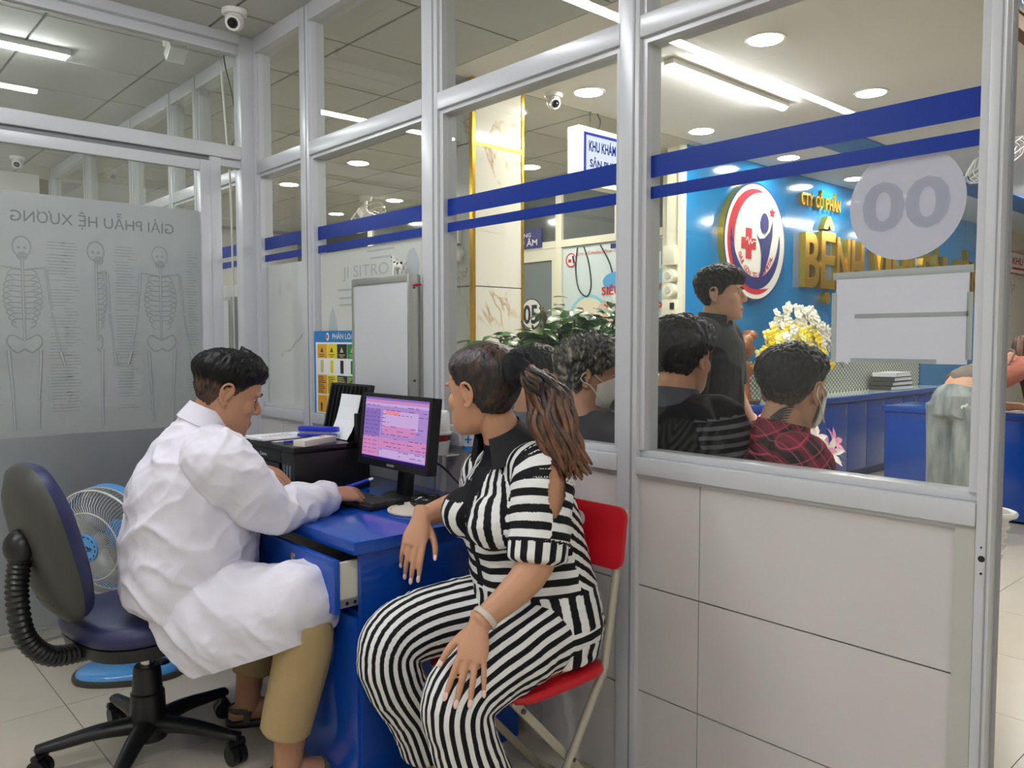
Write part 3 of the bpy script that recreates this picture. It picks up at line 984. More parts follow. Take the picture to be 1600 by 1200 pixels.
m.prism([(.245 + (.05 if i % 2 == 0 else .02) * math.sin(i * PI / 5), .265 + (.05 if i % 2 == 0 else .02) * math.cos(i * PI / 5)) for i in range(10)][::-1], FP, .0014)
m.build('red_star', M_LRED, t)
S_ = 'SÀI GÒN TG HOSPITAL'
for i, ch in enumerate(S_):
    if ch == ' ':
        continue
    a = R(205 + i * (130 / (len(S_) - 1)))
    px, pz = LW * .60 * math.cos(a), LH * .60 * math.sin(a)
    tx = Vector((-math.sin(a) * LW, 0, math.cos(a) * LH)).normalized()
    ty = Vector((-tx[2], 0, tx[0]))
    wch = .022 if ch == 'I' else .042
    o_ = Vector((LX + px, LY - .0625, LZ + pz)) - tx * wch * .5
    text('emblem_letter', ch, o_, tx, ty, .042, wch, M_LRED, t, bold=.02)

# gold letters
M_GOLDF = M_GOLD
def wordset(s, x, z, cap, adv, depth, fmt):
    seen = {}
    for ch in s.replace(' ', ''):
        seen[ch] = seen.get(ch, 0) + 1
    cnt = {}
    ORD = ['first', 'second', 'third']
    NAMES_ = {'Ệ': 'E with hat and dot', 'À': 'A with grave accent', 'Ò': 'O with grave accent', 'Ổ': 'O with hat', 'Ầ': 'A with hat'}
    for ch in s:
        if ch != ' ':
            w = adv * (.42 if ch in 'IÌ' else .88)
            tot = seen[ch]; cnt[ch] = cnt.get(ch, 0) + 1
            lab = fmt % ((ORD[cnt[ch] - 1] + ' letter ' if tot > 1 else 'letter ') + NAMES_.get(ch, ch))
            # letters face the hall: their fronts point to -y
            o = text('gold_letter', ch, (x, 3.70 - depth * 0, z), (1, 0, 0), (0, 0, 1), cap, w, M_GOLD, None, depth=depth, bold=.022)
            tag(o, lab, 'letter', None)
        x += adv * (.55 if ch in ' I' else 1.0)
wordset('BỆNH VIỆN SÀI GÒN TG', 6.86, 1.80, .50, .305, .06, 'tall gold %s of the hospital name on the wall')
wordset('CTY CỔ PHẦN', 6.83, 2.53, .11, .075, .03, 'small gold %s of the top line on the wall')

# hanging clinic light box
t = thing('hanging_sign', 'white light box sign with blue lettering hanging from the hall ceiling', 'sign', (4.2, 3.6, ZC))
MB().box(3.79, 3.56, 2.30, 4.60, 3.66, 2.672).build('case', M_CREAM, t, bevel=.004)
MB().box(3.835, 3.556, 2.335, 4.565, 3.56, 2.637).build('blue_border', mat_emit('sign_blue', (70, 84, 214), .8), t)
MB().box(3.855, 3.552, 2.355, 4.545, 3.556, 2.617).build('lit_face', mat_emit('sign_lit', (226, 236, 255), 1.05), t)
MS = mat_emit('sign_letter', (40, 70, 190), .5)
text('lettering', 'KHU KHÁM CHUYÊN KHOA', (3.875, 3.551, 2.52), (1, 0, 0), (0, 0, 1), .066, .65, MS, t, bold=.03)
text('lettering', 'SẢN PHỤ KHOA', (3.885, 3.551, 2.42), (1, 0, 0), (0, 0, 1), .05, .45, MS, t, bold=.03)
m = MB().cyl((3.95, 3.61, 2.67), (3.95, 3.61, ZC), .004, .004, 6).cyl((4.45, 3.61, 2.67), (4.45, 3.61, ZC), .004, .004, 6)
rodpath(m, [(4.02, 3.61, ZC), (4.05, 3.61, 2.74), (4.02, 3.61, 2.67)], .005, 6, 4)
m.build('hanger', M_DGREY, t)
t = thing('hanging_sign', 'dark hanging sign with brown frame at the top right corner', 'sign', (4.2, 1.12, ZC))
MB().box(3.74, 1.12, 2.60, 4.9, 1.17, ZC).build('frame', mat('brown_frame', (104, 74, 46), .5), t)
MB().box(3.74, 1.113, 2.665, 4.9, 1.12, ZC).build('face', mat('dark_sign_face', (64, 66, 84), .3), t)
text('lettering', '(KHU KHÁM', (3.77, 1.112, 2.70), (1, 0, 0), (0, 0, 1), .07, .62, M_WHITE, t, bold=.01)
MB().box(3.74, 1.110, 2.662, 4.9, 1.113, 2.672).build('silver_edge', M_CHROME, t)

t = thing('wall_notice', 'white and red notice on the marble wall at far right', 'sign', (13.2, 3.65, 2.1))
MB().box(12.50, 3.64, 2.24, 14.2, 3.66, 2.51).build('board', M_WHITE, t)
MB().box(12.48, 3.645, 2.22, 14.22, 3.658, 2.53).build('rim', mat('rim_red', (206, 120, 120), .4), t)
text('lettering', 'KHU CẤP CỨU', (12.58, 3.638, 2.355), (1, 0, 0), (0, 0, 1), .10, 1.5, M_RED, t, bold=.02)
MB().box(12.58, 3.637, 2.285, 13.7, 3.64, 2.315).build('red_rule', M_RED, t)

# round and square stickers on the glass, seen from their backs
MF = mat_film('sticker_back', (226, 225, 238), .94, .55)
MF2 = mat_film('sticker_print', (204, 206, 220), .96, .5)
t = thing('round_sticker', 'round translucent door number sticker on the right glass pane, seen from behind', 'sticker', (1.81, .732, 1.595))
MB().cyl((XG + .0085, .732, 1.597), (XG + .0095, .732, 1.597), .122, .122, 48).build('sheet', MF, t)
text('digits', '00', (XG + .008, .825, 1.545), (0, -1, 0), (0, 0, 1), .105, .185, MF2, t, bold=.03)
def paper(name, y0, z0, y1, z1, x, lab, mt):
    return tag(MB().box(x, y0, z0, x + .0006, y1, z1).build(name, mt), lab, 'paper')
t = thing('taped_notice', 'pale paper notice taped to the right glass pane, seen from behind', 'notice', (1.81, .74, 1.35))
MPB = mat_film('paper_back', (238, 237, 246), .97, .5)
MTAPE = mat_film('tape_back', (206, 210, 210), .92, .5)
MB().box(XG + .0090, .60, 1.250, XG + .0096, .882, 1.446).build('sheet', MPB, t)
m = MB()
m.box(XG + .0084, .592, 1.440, XG + .0089, .89, 1.456).box(XG + .0084, .60, 1.350, XG + .0089, .838, 1.360).box(XG + .0084, .66, 1.250, XG + .0089, .845, 1.260)
m.box(XG + .0084, .592, 1.26, XG + .0089, .604, 1.40).box(XG + .0084, .880, 1.25, XG + .0089, .892, 1.41)
m.build('tape', MTAPE, t)

# the backs of posters on the second and third bays
MPBK = mat_film('poster_back', (240, 240, 238), .985, .45)
t = thing('poster_back', 'large white poster on the outside of the third glass pane, seen from behind', 'poster', (1.82, 2.9, 1.33))
MB().box(XG + .009, 2.465, .99, XG + .010, 3.30, 1.69).build('sheet', MPBK, t)
text('faint_title', 'JI SITRO', (XG + .0085, 3.10, 1.57), (0, -1, 0), (0, 0, 1), .05, .36, mat('back_print', (198, 201, 203), .7), t)
m = MB()
for z, a, b in ((1.665, 2.70, 2.9), (1.635, 2.72, 2.88), (1.515, 2.95, 3.14), (1.48, 2.90, 3.13), (1.45, 2.93, 3.13)):
    m.box(XG + .0082, a, z, XG + .0087, b, z + .008)
m.build('faint_lines', mat('back_print', (198, 201, 203), .7), t)
m = MB(); m.prism([(-2.60, 1.65), (-2.56, 1.66), (-2.53, 1.60), (-2.55, 1.48), (-2.62, 1.50), (-2.64, 1.58)], frame_mat((XG + .0085, 0, 0), (0, -1, 0), (0, 0, 1)), .0004)
m.prism([(-3.22, 1.40), (-3.19, 1.45), (-3.16, 1.40), (-3.12, 1.2), (-3.13, 1.0), (-3.24, 1.0), (-3.24, 1.2)], frame_mat((XG + .0085, 0, 0), (0, -1, 0), (0, 0, 1)), .0004)
m.build('faint_figure', mat('back_figure', (206, 210, 214), .7), t)  # pale figure outlines on the back of the poster
t = thing('board_back', 'white marble patterned board behind the second glass pane', 'board', (1.83, 3.6, 1.33))
MB().box(XG + .010, 3.41, .99, XG + .018, 3.83, 1.672).build('board', M_BOARDW, t)
t = thing('board_back', 'white board behind the first pane beyond the corner post', 'board', (1.83, 4.3, 1.33))
MB().box(XG + .010, 3.97, .99, XG + .018, 4.60, 1.60).build('board', M_BOARDW, t)

# ------------------------------------------------------------------ desk
desk = thing('desk', 'glossy blue laminate desk with one drawer pulled slightly open', 'desk', (1.45, 2.6, 0))
MB().box(1.125, 1.885, .715, 1.762, 3.32, .75).build('tabletop', M_BLUE, desk, bevel=.002)
m = MB()
m.box(1.155, 1.90, 0, 1.745, 1.918, .715).build('side_panel', M_BLUE, desk)
MB().box(1.155, 2.36, 0, 1.745, 2.378, .715).build('side_panel', M_BLUE, desk)
MB().box(1.155, 3.28, 0, 1.745, 3.298, .715).build('side_panel', M_BLUE, desk)
MB().box(1.73, 1.918, .1, 1.745, 3.28, .715).build('back_panel', M_BLUE, desk)
MB().box(1.145, 1.912, .03, 1.163, 2.37, .528).build('cabinet_door', M_BLUE, desk, bevel=.002)
MB().box(1.163, 1.918, .528, 1.73, 2.36, .54).box(1.163, 1.918, .02, 1.73, 2.36, .04).build('shelf', M_BLUE, desk)
dr = MB().box(1.075, 1.905, .556, 1.093, 2.37, .705).build('drawer', M_BLUE, desk, bevel=.002)
MB().box(1.093, 1.925, .585, 1.60, 1.937, .69).box(1.093, 2.335, .585, 1.60, 2.347, .69).box(1.093, 1.937, .585, 1.60, 2.335, .595).build('drawer_box', mat('drawer_liner', (222, 216, 196), .5), dr)
MB().cyl((1.076, 2.14, .672), (1.070, 2.14, .672), .012, .011, 20).box(1.0685, 2.1385, .665, 1.0702, 2.1415, .679).build('lock', M_CHROME, dr, smooth=40)
m = MB().box(1.10, 1.917, .566, 1.60, 1.926, .588)
m.build('slide', M_ALU2, dr)
MB().cyl((1.12, 1.917, .577), (1.12, 1.915, .577), .005).cyl((1.145, 1.917, .577), (1.145, 1.915, .577), .005).build('slide_screw', M_BLACK, dr)

# ------------------------------------------------------------------ monitor
mon = thing('monitor', 'black flat monitor showing a lilac form on the desk', 'monitor', (1.66, 2.42, .75))
tilt = R(6)
FM = frame_mat((1.545, 2.313, .985), (0, -1, 0), (math.sin(tilt), 0, math.cos(tilt)))   # local x: to the right as seen, y up, z towards the viewer
HW, HH = .211, .128
def mbox(m, x0, y0, z0, x1, y1, z1):
    vs = [FM @ Vector(v) for v in ((x0, y0, z0), (x1, y0, z0), (x1, y1, z0), (x0, y1, z0), (x0, y0, z1), (x1, y0, z1), (x1, y1, z1), (x0, y1, z1))]
    return m.add(vs, [(0, 3, 2, 1), (4, 5, 6, 7), (0, 1, 5, 4), (1, 2, 6, 5), (2, 3, 7, 6), (3, 0, 4, 7)])
mbox(mbox(MB(), -HW, -HH, -.035, HW, HH, -.004), -.12, -.09, -.055, .12, .09, -.035).build('back_case', M_BLACK, mon, bevel=.004)
m = MB()
for a in ((-HW, -HH, -.004, HW, -HH + .024, .006), (-HW, HH - .014, -.004, HW, HH, .006), (-HW, -HH + .024, -.004, -HW + .014, HH - .014, .006), (HW - .014, -HH + .024, -.004, HW, HH - .014, .006)):
    mbox(m, *a)
m.build('bezel', M_BLACK, mon)
S = [mat_emit('scr_lilac', (186, 150, 222), .75), mat_emit('scr_pink', (226, 150, 206), .75), mat_emit('scr_violet', (150, 120, 204), .75), mat_emit('scr_salmon', (242, 150, 170), .8),
     mat_emit('scr_navy', (52, 34, 110), .6), mat_emit('scr_line', (110, 84, 170), .6), mat_emit('scr_pale', (212, 180, 232), .8)]
m = MB(); x0, x1, y0, y1 = -HW + .014, HW - .014, -HH + .024, HH - .014
mbox(m.m(0), x0, y0, -.003, x1, y1, .0)
def sr(k, a, b, c, d, z=.0006):
    mbox(m.m(k), x0 + (x1 - x0) * a, y0 + (y1 - y0) * b, 0, x0 + (x1 - x0) * c, y0 + (y1 - y0) * d, z)
sr(4, 0, 0, 1, .045); sr(2, 0, .965, 1, 1); sr(1, 0, .925, 1, .96); sr(6, 0, .87, 1, .915)
sr(1, 0, .05, .26, .36); sr(1, .27, .20, 1, .36); sr(2, 0, .37, .26, .80); sr(6, .30, .52, .84, .80, .0009)
sr(3, .34, .74, .56, .81, .0012); sr(1, .32, .42, .80, .56, .0012); sr(6, .28, .06, 1, .18)
rr = random.Random(5)
for k in range(13):
    y = .10 + k * .064
    x = .29
    while x < .95:
        w = .02 + rr.random() * .07
        if rr.random() < .6: sr(5, x, y, min(x + w, .97), y + .009, .0015)
        x += w + .03
    x = .02
    while x < .22:
        w = .02 + rr.random() * .05
        sr(5, x, y, x + w, y + .008, .0015); x += w + .03
m.build('screen', S, mon, label='lit lilac and pink record form on the screen')
m = MB()
m.obox((1.59, 2.313, .815), (1, 0, 0), (0, 1, 0), (.12, 0, 1), .014, .032, .062)
m.build('stand', M_BLACK, mon, bevel=.003)
MB().lathe([(.0, 0), (.105, 0), (.105, .006), (.09, .012), (.0, .014)], Matrix.Translation((1.59, 2.313, .7505)) @ Matrix.Diagonal((.8, 1, 1, 1)), 28).build('base', M_BLACK, mon, smooth=50)
MB().m(0).obox(FM @ Vector((0, -HH + .012, .0065)), (0, -1, 0), FM.to_3x3() @ Vector((0, 1, 0)), FM.to_3x3() @ Vector((0, 0, 1)), .022, .004, .0005).build('badge', M_INK, mon)
m = MB()
rodpath(m, [(1.61, 2.28, .90), (1.70, 2.26, .86), (1.745, 2.22, .80), (1.75, 2.12, .756)], .004, 6, 4)
rodpath(m, [(1.61, 2.40, .90), (1.66, 2.44, .83), (1.67, 2.43, .76)], .004, 6, 4)
m.build('cables', M_BLACK, mon, smooth=60)

# ------------------------------------------------------------------ keyboard, mouse, pad
kb = thing('keyboard', 'black keyboard on the desk before the monitor', 'keyboard', (1.43, 2.375, .7505), R(3))
MB().box(-.07, -.175, 0, .07, .175, .016).build('base', M_BLACK, kb, bevel=.004, local=True)
m = MB()
for r_ in range(5):
    for c_ in range(17):
        if c_ == 12: continue
        x = -.052 + r_ * .0205; y = -.165 + c_ * .0195
        m.box(x, y, .016, x + .0165, y + .016, .0225)
m.build('keys', M_DGREY, kb, local=True, kind='stuff')
pad = thing('mouse_pad', 'cream white mouse pad with raised rim under the black mouse', 'mouse pad', (1.56, 2.12, .7505))
m = MB().lathe([(0, 0), (1, 0), (1.03, .004), (1.03, .008), (.97, .008), (.94, .004), (0, .004)], Matrix.Translation((1.525, 2.105, .7505)) @ Matrix.Diagonal((.125, .110, 1, 1)), 36)
m.build('pad', mat('cream_rubber', (222, 214, 196), .6), pad, smooth=40)
mo = thing('mouse', 'glossy black computer mouse on the pad', 'mouse', (1.56, 2.15, .756), R(-35))
m = MB()
for k in range(1): m.sph((0, 0, .012), (.056, .031, .026), nu=20, nv=12)
m.box(-.044, -.026, 0, .044, .026, .006)
me = remesh(m, 'shell', .0025, 4); me.materials.append(M_BLACK2)
finish('shell', me, mo, 180)
MB().cyl((.022, -.004, .033), (.022, .004, .033), .009, .009, 14).build('wheel', M_DGREY, mo, local=True, smooth=40)

# ------------------------------------------------------------------ printer and what lies on it
pr = thing('printer', 'black inkjet printer at the back of the desk', 'printer', (1.42, 2.68, .75))
YA, YB, XA, XB = 2.56, 2.985, 1.295, 1.60
m = MB()
m.box(XA, YA, .752, XB, YA + .10, .905)                      # ink tank side
m.box(XA, YB - .03, .752, XB, YB, .905)
m.box(XA + .02, YA + .10, .752, XB, YB - .03, .768).box(XA + .16, YA + .10, .768, XB, YB - .03, .905)
m.box(XA, YA + .10, .862, XA + .16, YB - .03, .905)
m.build('body', M_BLACK, pr, bevel=.005)
MB().box(XA - .004, YA - .004, .905, XB + .004, YB + .004, .928).build('scanner_lid', M_BLACK2, pr, bevel=.006)
MB().box(XA - .004, YA + .11, .832, XA + .01, YB - .04, .862).build('front_panel', M_BLACK2, pr, bevel=.002)
text('badge', 'Canon', (XA - .005, 2.82, .880), (0, -1, 0), (0, 0, 1), .012, .055, M_WPLAS, pr, bold=.015)
MB().box(XA + .03, YA + .105, .769, XA + .15, YB - .035, .776).build('paper_tray', M_DGREY, pr)
m = MB()
for q in range(3):
    m.box(XA - .003, YA + .026 + q * .022, .808, XA + .002, YA + .034 + q * .022, .862)
m.build('ink_window', mat('ink_window', (110, 118, 124), .2), pr)
MB().box(XA - .008, YA + .010, .756, XA + .004, YA + .098, .806).build('blue_ink_cover', mat('bright_blue', (42, 120, 214), .35), pr, bevel=.003, label='bright blue cover')
m = MB()
UP = Vector((.22, 0, 1)).normalized()
m.obox(Vector((1.60, 2.72, 1.02)) , (0, 1, 0), UP, Vector((0, 1, 0)).cross(UP), .15, .115, .008)
for q in range(9):
    m.obox(Vector((1.588, 2.60 + q * .030, 1.03)), (0, 1, 0), UP, Vector((0, 1, 0)).cross(UP), .003, .10, .006)
m.obox((1.585, 2.585, .97), (1, 0, 0), (0, 1, 0), (0, 0, 1), .03, .012, .06)
m.build('rear_feed', M_BLACK, pr, bevel=.003)
t = thing('paper_sheet', 'white blank sheet leaning in the printer rear feed', 'paper', (1.56, 2.62, .95))
m = MB()
P_ = [(1.525, .932), (1.545, .96), (1.563, 1.0), (1.578, 1.05), (1.588, 1.095)]
vs = [(x, y, z) for x, z in P_ for y in (2.60, 2.74)] ; n_ = len(P_)
vs += [(x + .002, y, z) for x, z in P_ for y in (2.60, 2.74)]
fs = [(2 * i, 2 * i + 1, 2 * i + 3, 2 * i + 2) for i in range(n_ - 1)] + [(2 * n_ + 2 * i, 2 * n_ + 2 * i + 2, 2 * n_ + 2 * i + 3, 2 * n_ + 2 * i + 1) for i in range(n_ - 1)]
m.add(vs, fs).build('sheet', M_PAPER, t)
t = thing('paper_pile', 'pile of printed forms on the printer lid', 'papers', (1.38, 2.76, .928))
rr = random.Random(2)
for k in range(5):
    a = R(rr.uniform(-14, 14)); c = (1.38 + rr.uniform(-.01, .02), 2.85 + rr.uniform(-.02, .02), .9295 + k * .0022)
    MB().obox(c, (math.cos(a), math.sin(a), 0), (-math.sin(a), math.cos(a), 0), (0, 0, 1), .105, .075, .0009).build('sheet', M_PAPER if k % 2 == 0 else mat('pale_form', (226, 214, 218), .7), t)
m = MB()
for k in range(7):
    m.box(1.31 + k * .02, 2.81, .9394, 1.316 + k * .02, 2.90 - rr.random() * .04, .9397)
m.build('form_lines', mat('form_ink', (150, 130, 150), .7), t)
t = thing('stapler', 'blue stapler lying on the forms on the printer', 'stapler', (1.46, 2.64, .945))
ax = Vector((.55, -.80, 0)).normalized(); ay = Vector((.80, .55, 0)).normalized()
MB().obox((1.47, 2.72, .946), ax, ay, (0, 0, 1), .075, .016, .005).build('base', mat('stapler_blue', (34, 50, 190), .35), t, bevel=.003)
MB().obox((1.475, 2.715, .968), ax, ay, Vector((-.05, .08, 1)), .08, .014, .010).build('arm', mat('stapler_blue', (34, 50, 190), .35), t, bevel=.006)
MB().obox((1.47, 2.72, .956), ax, ay, (0, 0, 1), .07, .009, .005).build('magazine', M_CHROME, t)
t = thing('small_carton', 'small flat cream carton on the printer lid edge', 'box', (1.40, 2.53, .94))
MB().obox((1.40, 2.605, .9395), (.93, .36, 0), (-.36, .93, 0), (0, 0, 1), .085, .026, .011).build('carton', mat('cream_card', (226, 220, 206), .6), t, bevel=.001)
MB().obox((1.43, 2.615, .9507), (.93, .36, 0), (-.36, .93, 0), (0, 0, 1), .012, .008, .0004).build('orange_print', mat('orange_print', (200, 110, 70), .6), t)
t = thing('pen', 'thin blue pen lying on the printer lid', 'pen', (1.35, 2.58, .935))
MB().cyl((1.32, 2.69, .934), (1.43, 2.68, .934), .004, .004, 10).build('barrel', mat('stapler_blue', (34, 50, 190), .35), t, smooth=40)
t = thing('glass_tumbler', 'clear glass tumbler standing behind the printer', 'glass', (1.69, 3.02, .75))
m = MB().lathe([(.0, 0), (.030, 0), (.037, .24), (.0345, .24), (.028, .012), (0, .012)], Matrix.Translation((1.70, 3.0, .7505)), 28)
m.build('tumbler', mat_glass('tumbler_glass', (232, 240, 238), .05), t, smooth=40)
# form under the doctor's left hand
t = thing('folded_form', 'white curled form under the doctor\'s hands', 'paper', (1.25, 2.43, .755))
n_ = 12; vs = []
for k in range(n_):
    u = k / (n_ - 1)
    z = .775 + .045 * math.sin(PI * min(1, u * 1.05)) ** .8
    for y in (2.34, 2.52):
        vs.append((1.15 + .24 * u, y - .02 * u, z - (.012 if y < 2.4 else 0)))
fs = [(2 * i, 2 * i + 2, 2 * i + 3, 2 * i + 1) for i in range(n_ - 1)]
MB().add(vs, fs).build('sheet', M_PAPER, t, smooth=180)
# containers on the sill
t = thing('disposal_container', 'white sharps container with a red band on the sill beside the monitor', 'container', (1.735, 2.28, .90))
YS, ZS = 2.285, .955
MB().box(1.71, YS - .05, ZS - .063, 1.765, YS + .05, ZS - .058).build('bracket', M_WPLAS, t)
m = MB()
for z0, z1, r0, r1 in ((0, .048, .040, .048),):
    m.lathe([(0, z0), (r0, z0), (r1, z1), (0, z1)], Matrix.Translation((1.705, YS, ZS - .058)), 28)
m.build('cup', M_WPLAS, t, smooth=40)
MB().lathe([(0, 0), (.039, 0), (.039, .024), (0, .024)], Matrix.Translation((1.705, YS, ZS - .010)), 28).build('red_band', mat('dark_red', (140, 14, 28), .4), t, smooth=40)
MB().lathe([(0, 0), (.052, 0), (.052, .008), (.048, .010), (.044, .075), (.038, .082), (0, .082)], Matrix.Translation((1.705, YS, ZS + .014)), 28).build('cover', M_WPLAS, t, smooth=40)
m = MB()
for k in range(8):
    z = ZS + .034 + k * .006
    for a in range(5):
        an = PI + .15 + (a - 2) * .13
        r_ = .0475 - (z - ZS - .024) * .06
        m.obox((1.705 + r_ * math.cos(an), YS + r_ * math.sin(an), z), (-math.sin(an), math.cos(an), 0), (0, 0, 1), (math.cos(an), math.sin(an), 0), .0026, .0012, .0006)
m.build('label_print', M_INK, t)
t = thing('paper_cup', 'white and blue tub with a blue cross on the sill behind the woman', 'tub', (1.735, 2.07, .9))
MB().lathe([(0, 0), (.026, 0), (.033, .082), (.035, .084), (0, .084)], Matrix.Translation((1.728, 2.125, .926)), 28).build('tub', M_WPLAS, t, smooth=40)
MB().lathe([(.0274, 0), (.0278, .014)], Matrix.Translation((1.728, 2.125, .927)), 28).lathe([(.0323, 0), (.0338, .016)], Matrix.Translation((1.728, 2.125, .990)), 28).build('blue_band', mat('band_blue', (24, 110, 190), .4), t, smooth=40)
m = MB()
an = PI + .65; d = Vector((math.cos(an), math.sin(an), 0)); s_ = Vector((-math.sin(an), math.cos(an), 0))
c = Vector((1.728, 2.125, .965)) + d * .0308
m.obox(c, s_, (0, 0, 1), d, .011, .003, .001).obox(c, s_, (0, 0, 1), d, .003, .013, .001)
m.build('blue_cross', mat('band_blue', (24, 110, 190), .4), t)

# ------------------------------------------------------------------ X-ray light box, toy, waste poster
t = thing('xray_viewer', 'tall white X-ray light box mounted on the partition behind the monitor', 'light box', (1.72, 2.66, 1.3))
MB().box(1.722, 2.462, 1.0, 1.765, 2.865, 1.545).build('case', M_ALU2, t, bevel=.002)
MB().box(1.716, 2.470, 1.02, 1.722, 2.857, 1.525).build('face', mat('viewer_face', (206, 207, 208), .35), t, label='white unlit viewing face')
m = MB().box(1.712, 2.46, 1.0, 1.722, 2.474, 1.545).box(1.712, 2.853, 1.0, 1.722, 2.867, 1.545).box(1.711, 2.474, 1.520, 1.722, 2.853, 1.547)
m.build('metal_rim', M_ALU2, t, bevel=.002)
m = MB(); rodpath(m, [(1.73, 2.461, 1.505), (1.74, 2.452, 1.507), (1.76, 2.452, 1.507)], .004, 6, 3)
m.build('red_wire', M_RED, t)
MB().cyl((1.735, 2.463, 1.495), (1.735, 2.459, 1.495), .004).cyl((1.735, 2.463, 1.15), (1.735, 2.459, 1.15), .004).build('screw', M_DGREY, t)
t = thing('xray_viewer', 'white light box in the next room, past the corner post', 'light box', (1.72, 4.2, 1.3))
MB().box(1.70, 4.03, .95, 1.765, 4.45, 1.525).build('case', M_ALU2, t, bevel=.003)
MB().box(1.694, 4.05, .97, 1.70, 4.43, 1.505).build('face', mat('viewer_face', (206, 207, 208), .35), t)

t = thing('toy_dog', 'small white spotted toy animal standing on the X-ray light box', 'toy', (1.73, 2.56, 1.547))
m = MB()
TX, TY, TZ = 1.735, 2.56, 1.547
m.tube([(TX, TY - .03, TZ + .035), (TX, TY, TZ + .036), (TX, TY + .022, TZ + .04)], [.014, .013, .014], None, 12, 3)
m.tube([(TX, TY + .02, TZ + .04), (TX, TY + .032, TZ + .06)], [.011, .009], None, 10, 2)
m.sph((TX, TY + .036, TZ + .066), (.010, .013, .010)).sph((TX, TY + .049, TZ + .062), (.006, .009, .006))
for s in (-1, 1):
    m.tube([(TX + s * .008, TY - .03, TZ + .033), (TX + s * .009, TY - .032, TZ + .016), (TX + s * .009, TY - .028, TZ + .001)], [.007, .005, .005], None, 8, 2)
    m.tube([(TX + s * .008, TY + .02, TZ + .033), (TX + s * .009, TY + .022, TZ + .001)], [.006, .005], None, 8, 2)
    m.sph((TX + s * .009, TY + .028, TZ + .066), (.003, .005, .010))
m.tube([(TX, TY - .04, TZ + .04), (TX, TY - .052, TZ + .05), (TX, TY - .056, TZ + .062)], [.004, .003, .002], None, 6, 3)
me = remesh(m, 'body', .0022, 3); me.transform(world_of(t).inverted()); me.materials.append(M_WPLAS); finish('body', me, t, 180)
m = MB()
for dy, dz, s in ((-.03, .044, .006), (-.005, .042, .007), (.015, .05, .005), (.034, .070, .004), (-.032, .02, .004)):
    m.sph((TX - .0095, TY + dy, TZ + dz), (.0045, s, s * .8), nu=10, nv=6)
m.build('spots', M_BLACK, t, smooth=180)

t = thing('waste_poster', 'colourful waste sorting poster with blue border on the glass beside the light box', 'poster', (1.775, 3.1, 1.15))
XP = 1.775
MB().box(XP, 2.62, .955, XP + .0015, 3.302, 1.342).build('sheet', mat('poster_blue', (40, 124, 190), .35), t)
m = MB()
W = [mat('pw', (238, 238, 236), .4), mat('po', (226, 164, 40), .4), mat('py', (232, 214, 30), .4), mat('pk', (40, 40, 44), .4), mat('pg', (30, 138, 62), .4), mat('pt', (70, 60, 40), .5), mat('pu', (210, 196, 120), .5)]
m.m(0).box(XP - .0006, 2.65, .975, XP, 3.285, 1.292)
y = 3.268
for k in range(4):
    yy = y - .086 * k
    m.m(k + 1)
    m.box(XP - .0012, yy - .083, 1.222, XP - .0006, yy, 1.284).box(XP - .0012, yy - .083, 1.062, XP - .0006, yy, 1.148).box(XP - .0012, yy - .083, .980, XP - .0006, yy, 1.056)
    m.m(k + 1 if k > 1 else (6 if k == 0 else 2)).obox((XP - .001, yy - .040, 1.185), (1, 0, 0), (0, 1, 0), (0, 0, 1), .0005, .013, .028)
    m.m(5 if k < 2 else 6)
    m.add([(XP - .0016, yy - .040 + .014, 1.248), (XP - .0016, yy - .040, 1.272), (XP - .0016, yy - .040 - .014, 1.248)], [(0, 2, 1)])
    for q in range(9):
        if k == 2 and q > 6: continue
        m.box(XP - .0018, yy - .010 - .062 * (.6 + .4 * ((q * 37 + k * 11) % 7) / 7), 1.137 - q * .0085, XP - .0012, yy - .006, 1.1405 - q * .0085)
    m.box(XP - .0018, yy - .066, 1.236, XP - .0012, yy - .014, 1.239).box(XP - .0018, yy - .055, 1.228, XP - .0012, yy - .025, 1.231)
m.m(3).obox((XP - .0016, 3.236, 1.0), (1, 0, 0), (0, 1, 0), (0, 0, 1), .0004, .006, .014)
m.add([(XP - .0018, 3.236 + .012, 1.013), (XP - .0018, 3.236, 1.026), (XP - .0018, 3.236 - .012, 1.013)], [(0, 2, 1)])
m.build('print', W, t)
text('title', 'PHÂN LOẠI RÁC', (XP - .001, 3.135, 1.306), (0, -1, 0), (0, 0, 1), .024, .27, M_WHITE, t, bold=.015)
MB().lathe([(0, 0), (.016, 0), (.016, .0006), (0, .0006)], frame_mat((XP, 3.178, 1.317), (0, -1, 0), (0, 0, 1)) @ Matrix.Diagonal((.8, 1.1, 1, 1)), 20).build('emblem', M_WHITE, t)
MB().obox((XP - .001, 3.180, 1.317), (1, 0, 0), (0, 1, 0), (0, 0, 1), .0005, .006, .008).build('emblem_mark', M_RED, t)
# wires in front of the waste poster
t = thing('loose_wire', 'thin loose wire hanging before the waste poster beside the light box', 'wire', (1.76, 2.9, 1.1))
m = MB(); rodpath(m, [(1.735, 2.868, 1.20), (1.755, 2.92, 1.15), (1.76, 2.985, 1.10), (1.758, 2.97, 1.05)], .0022, 6, 5)
rodpath(m, [(1.758, 2.97, 1.05), (1.755, 3.0, 1.03), (1.756, 2.96, 1.0), (1.75, 2.98, .94)], .0022, 6, 4); m.build('wire', mat('wire_green', (30, 70, 56), .5), t, smooth=60)

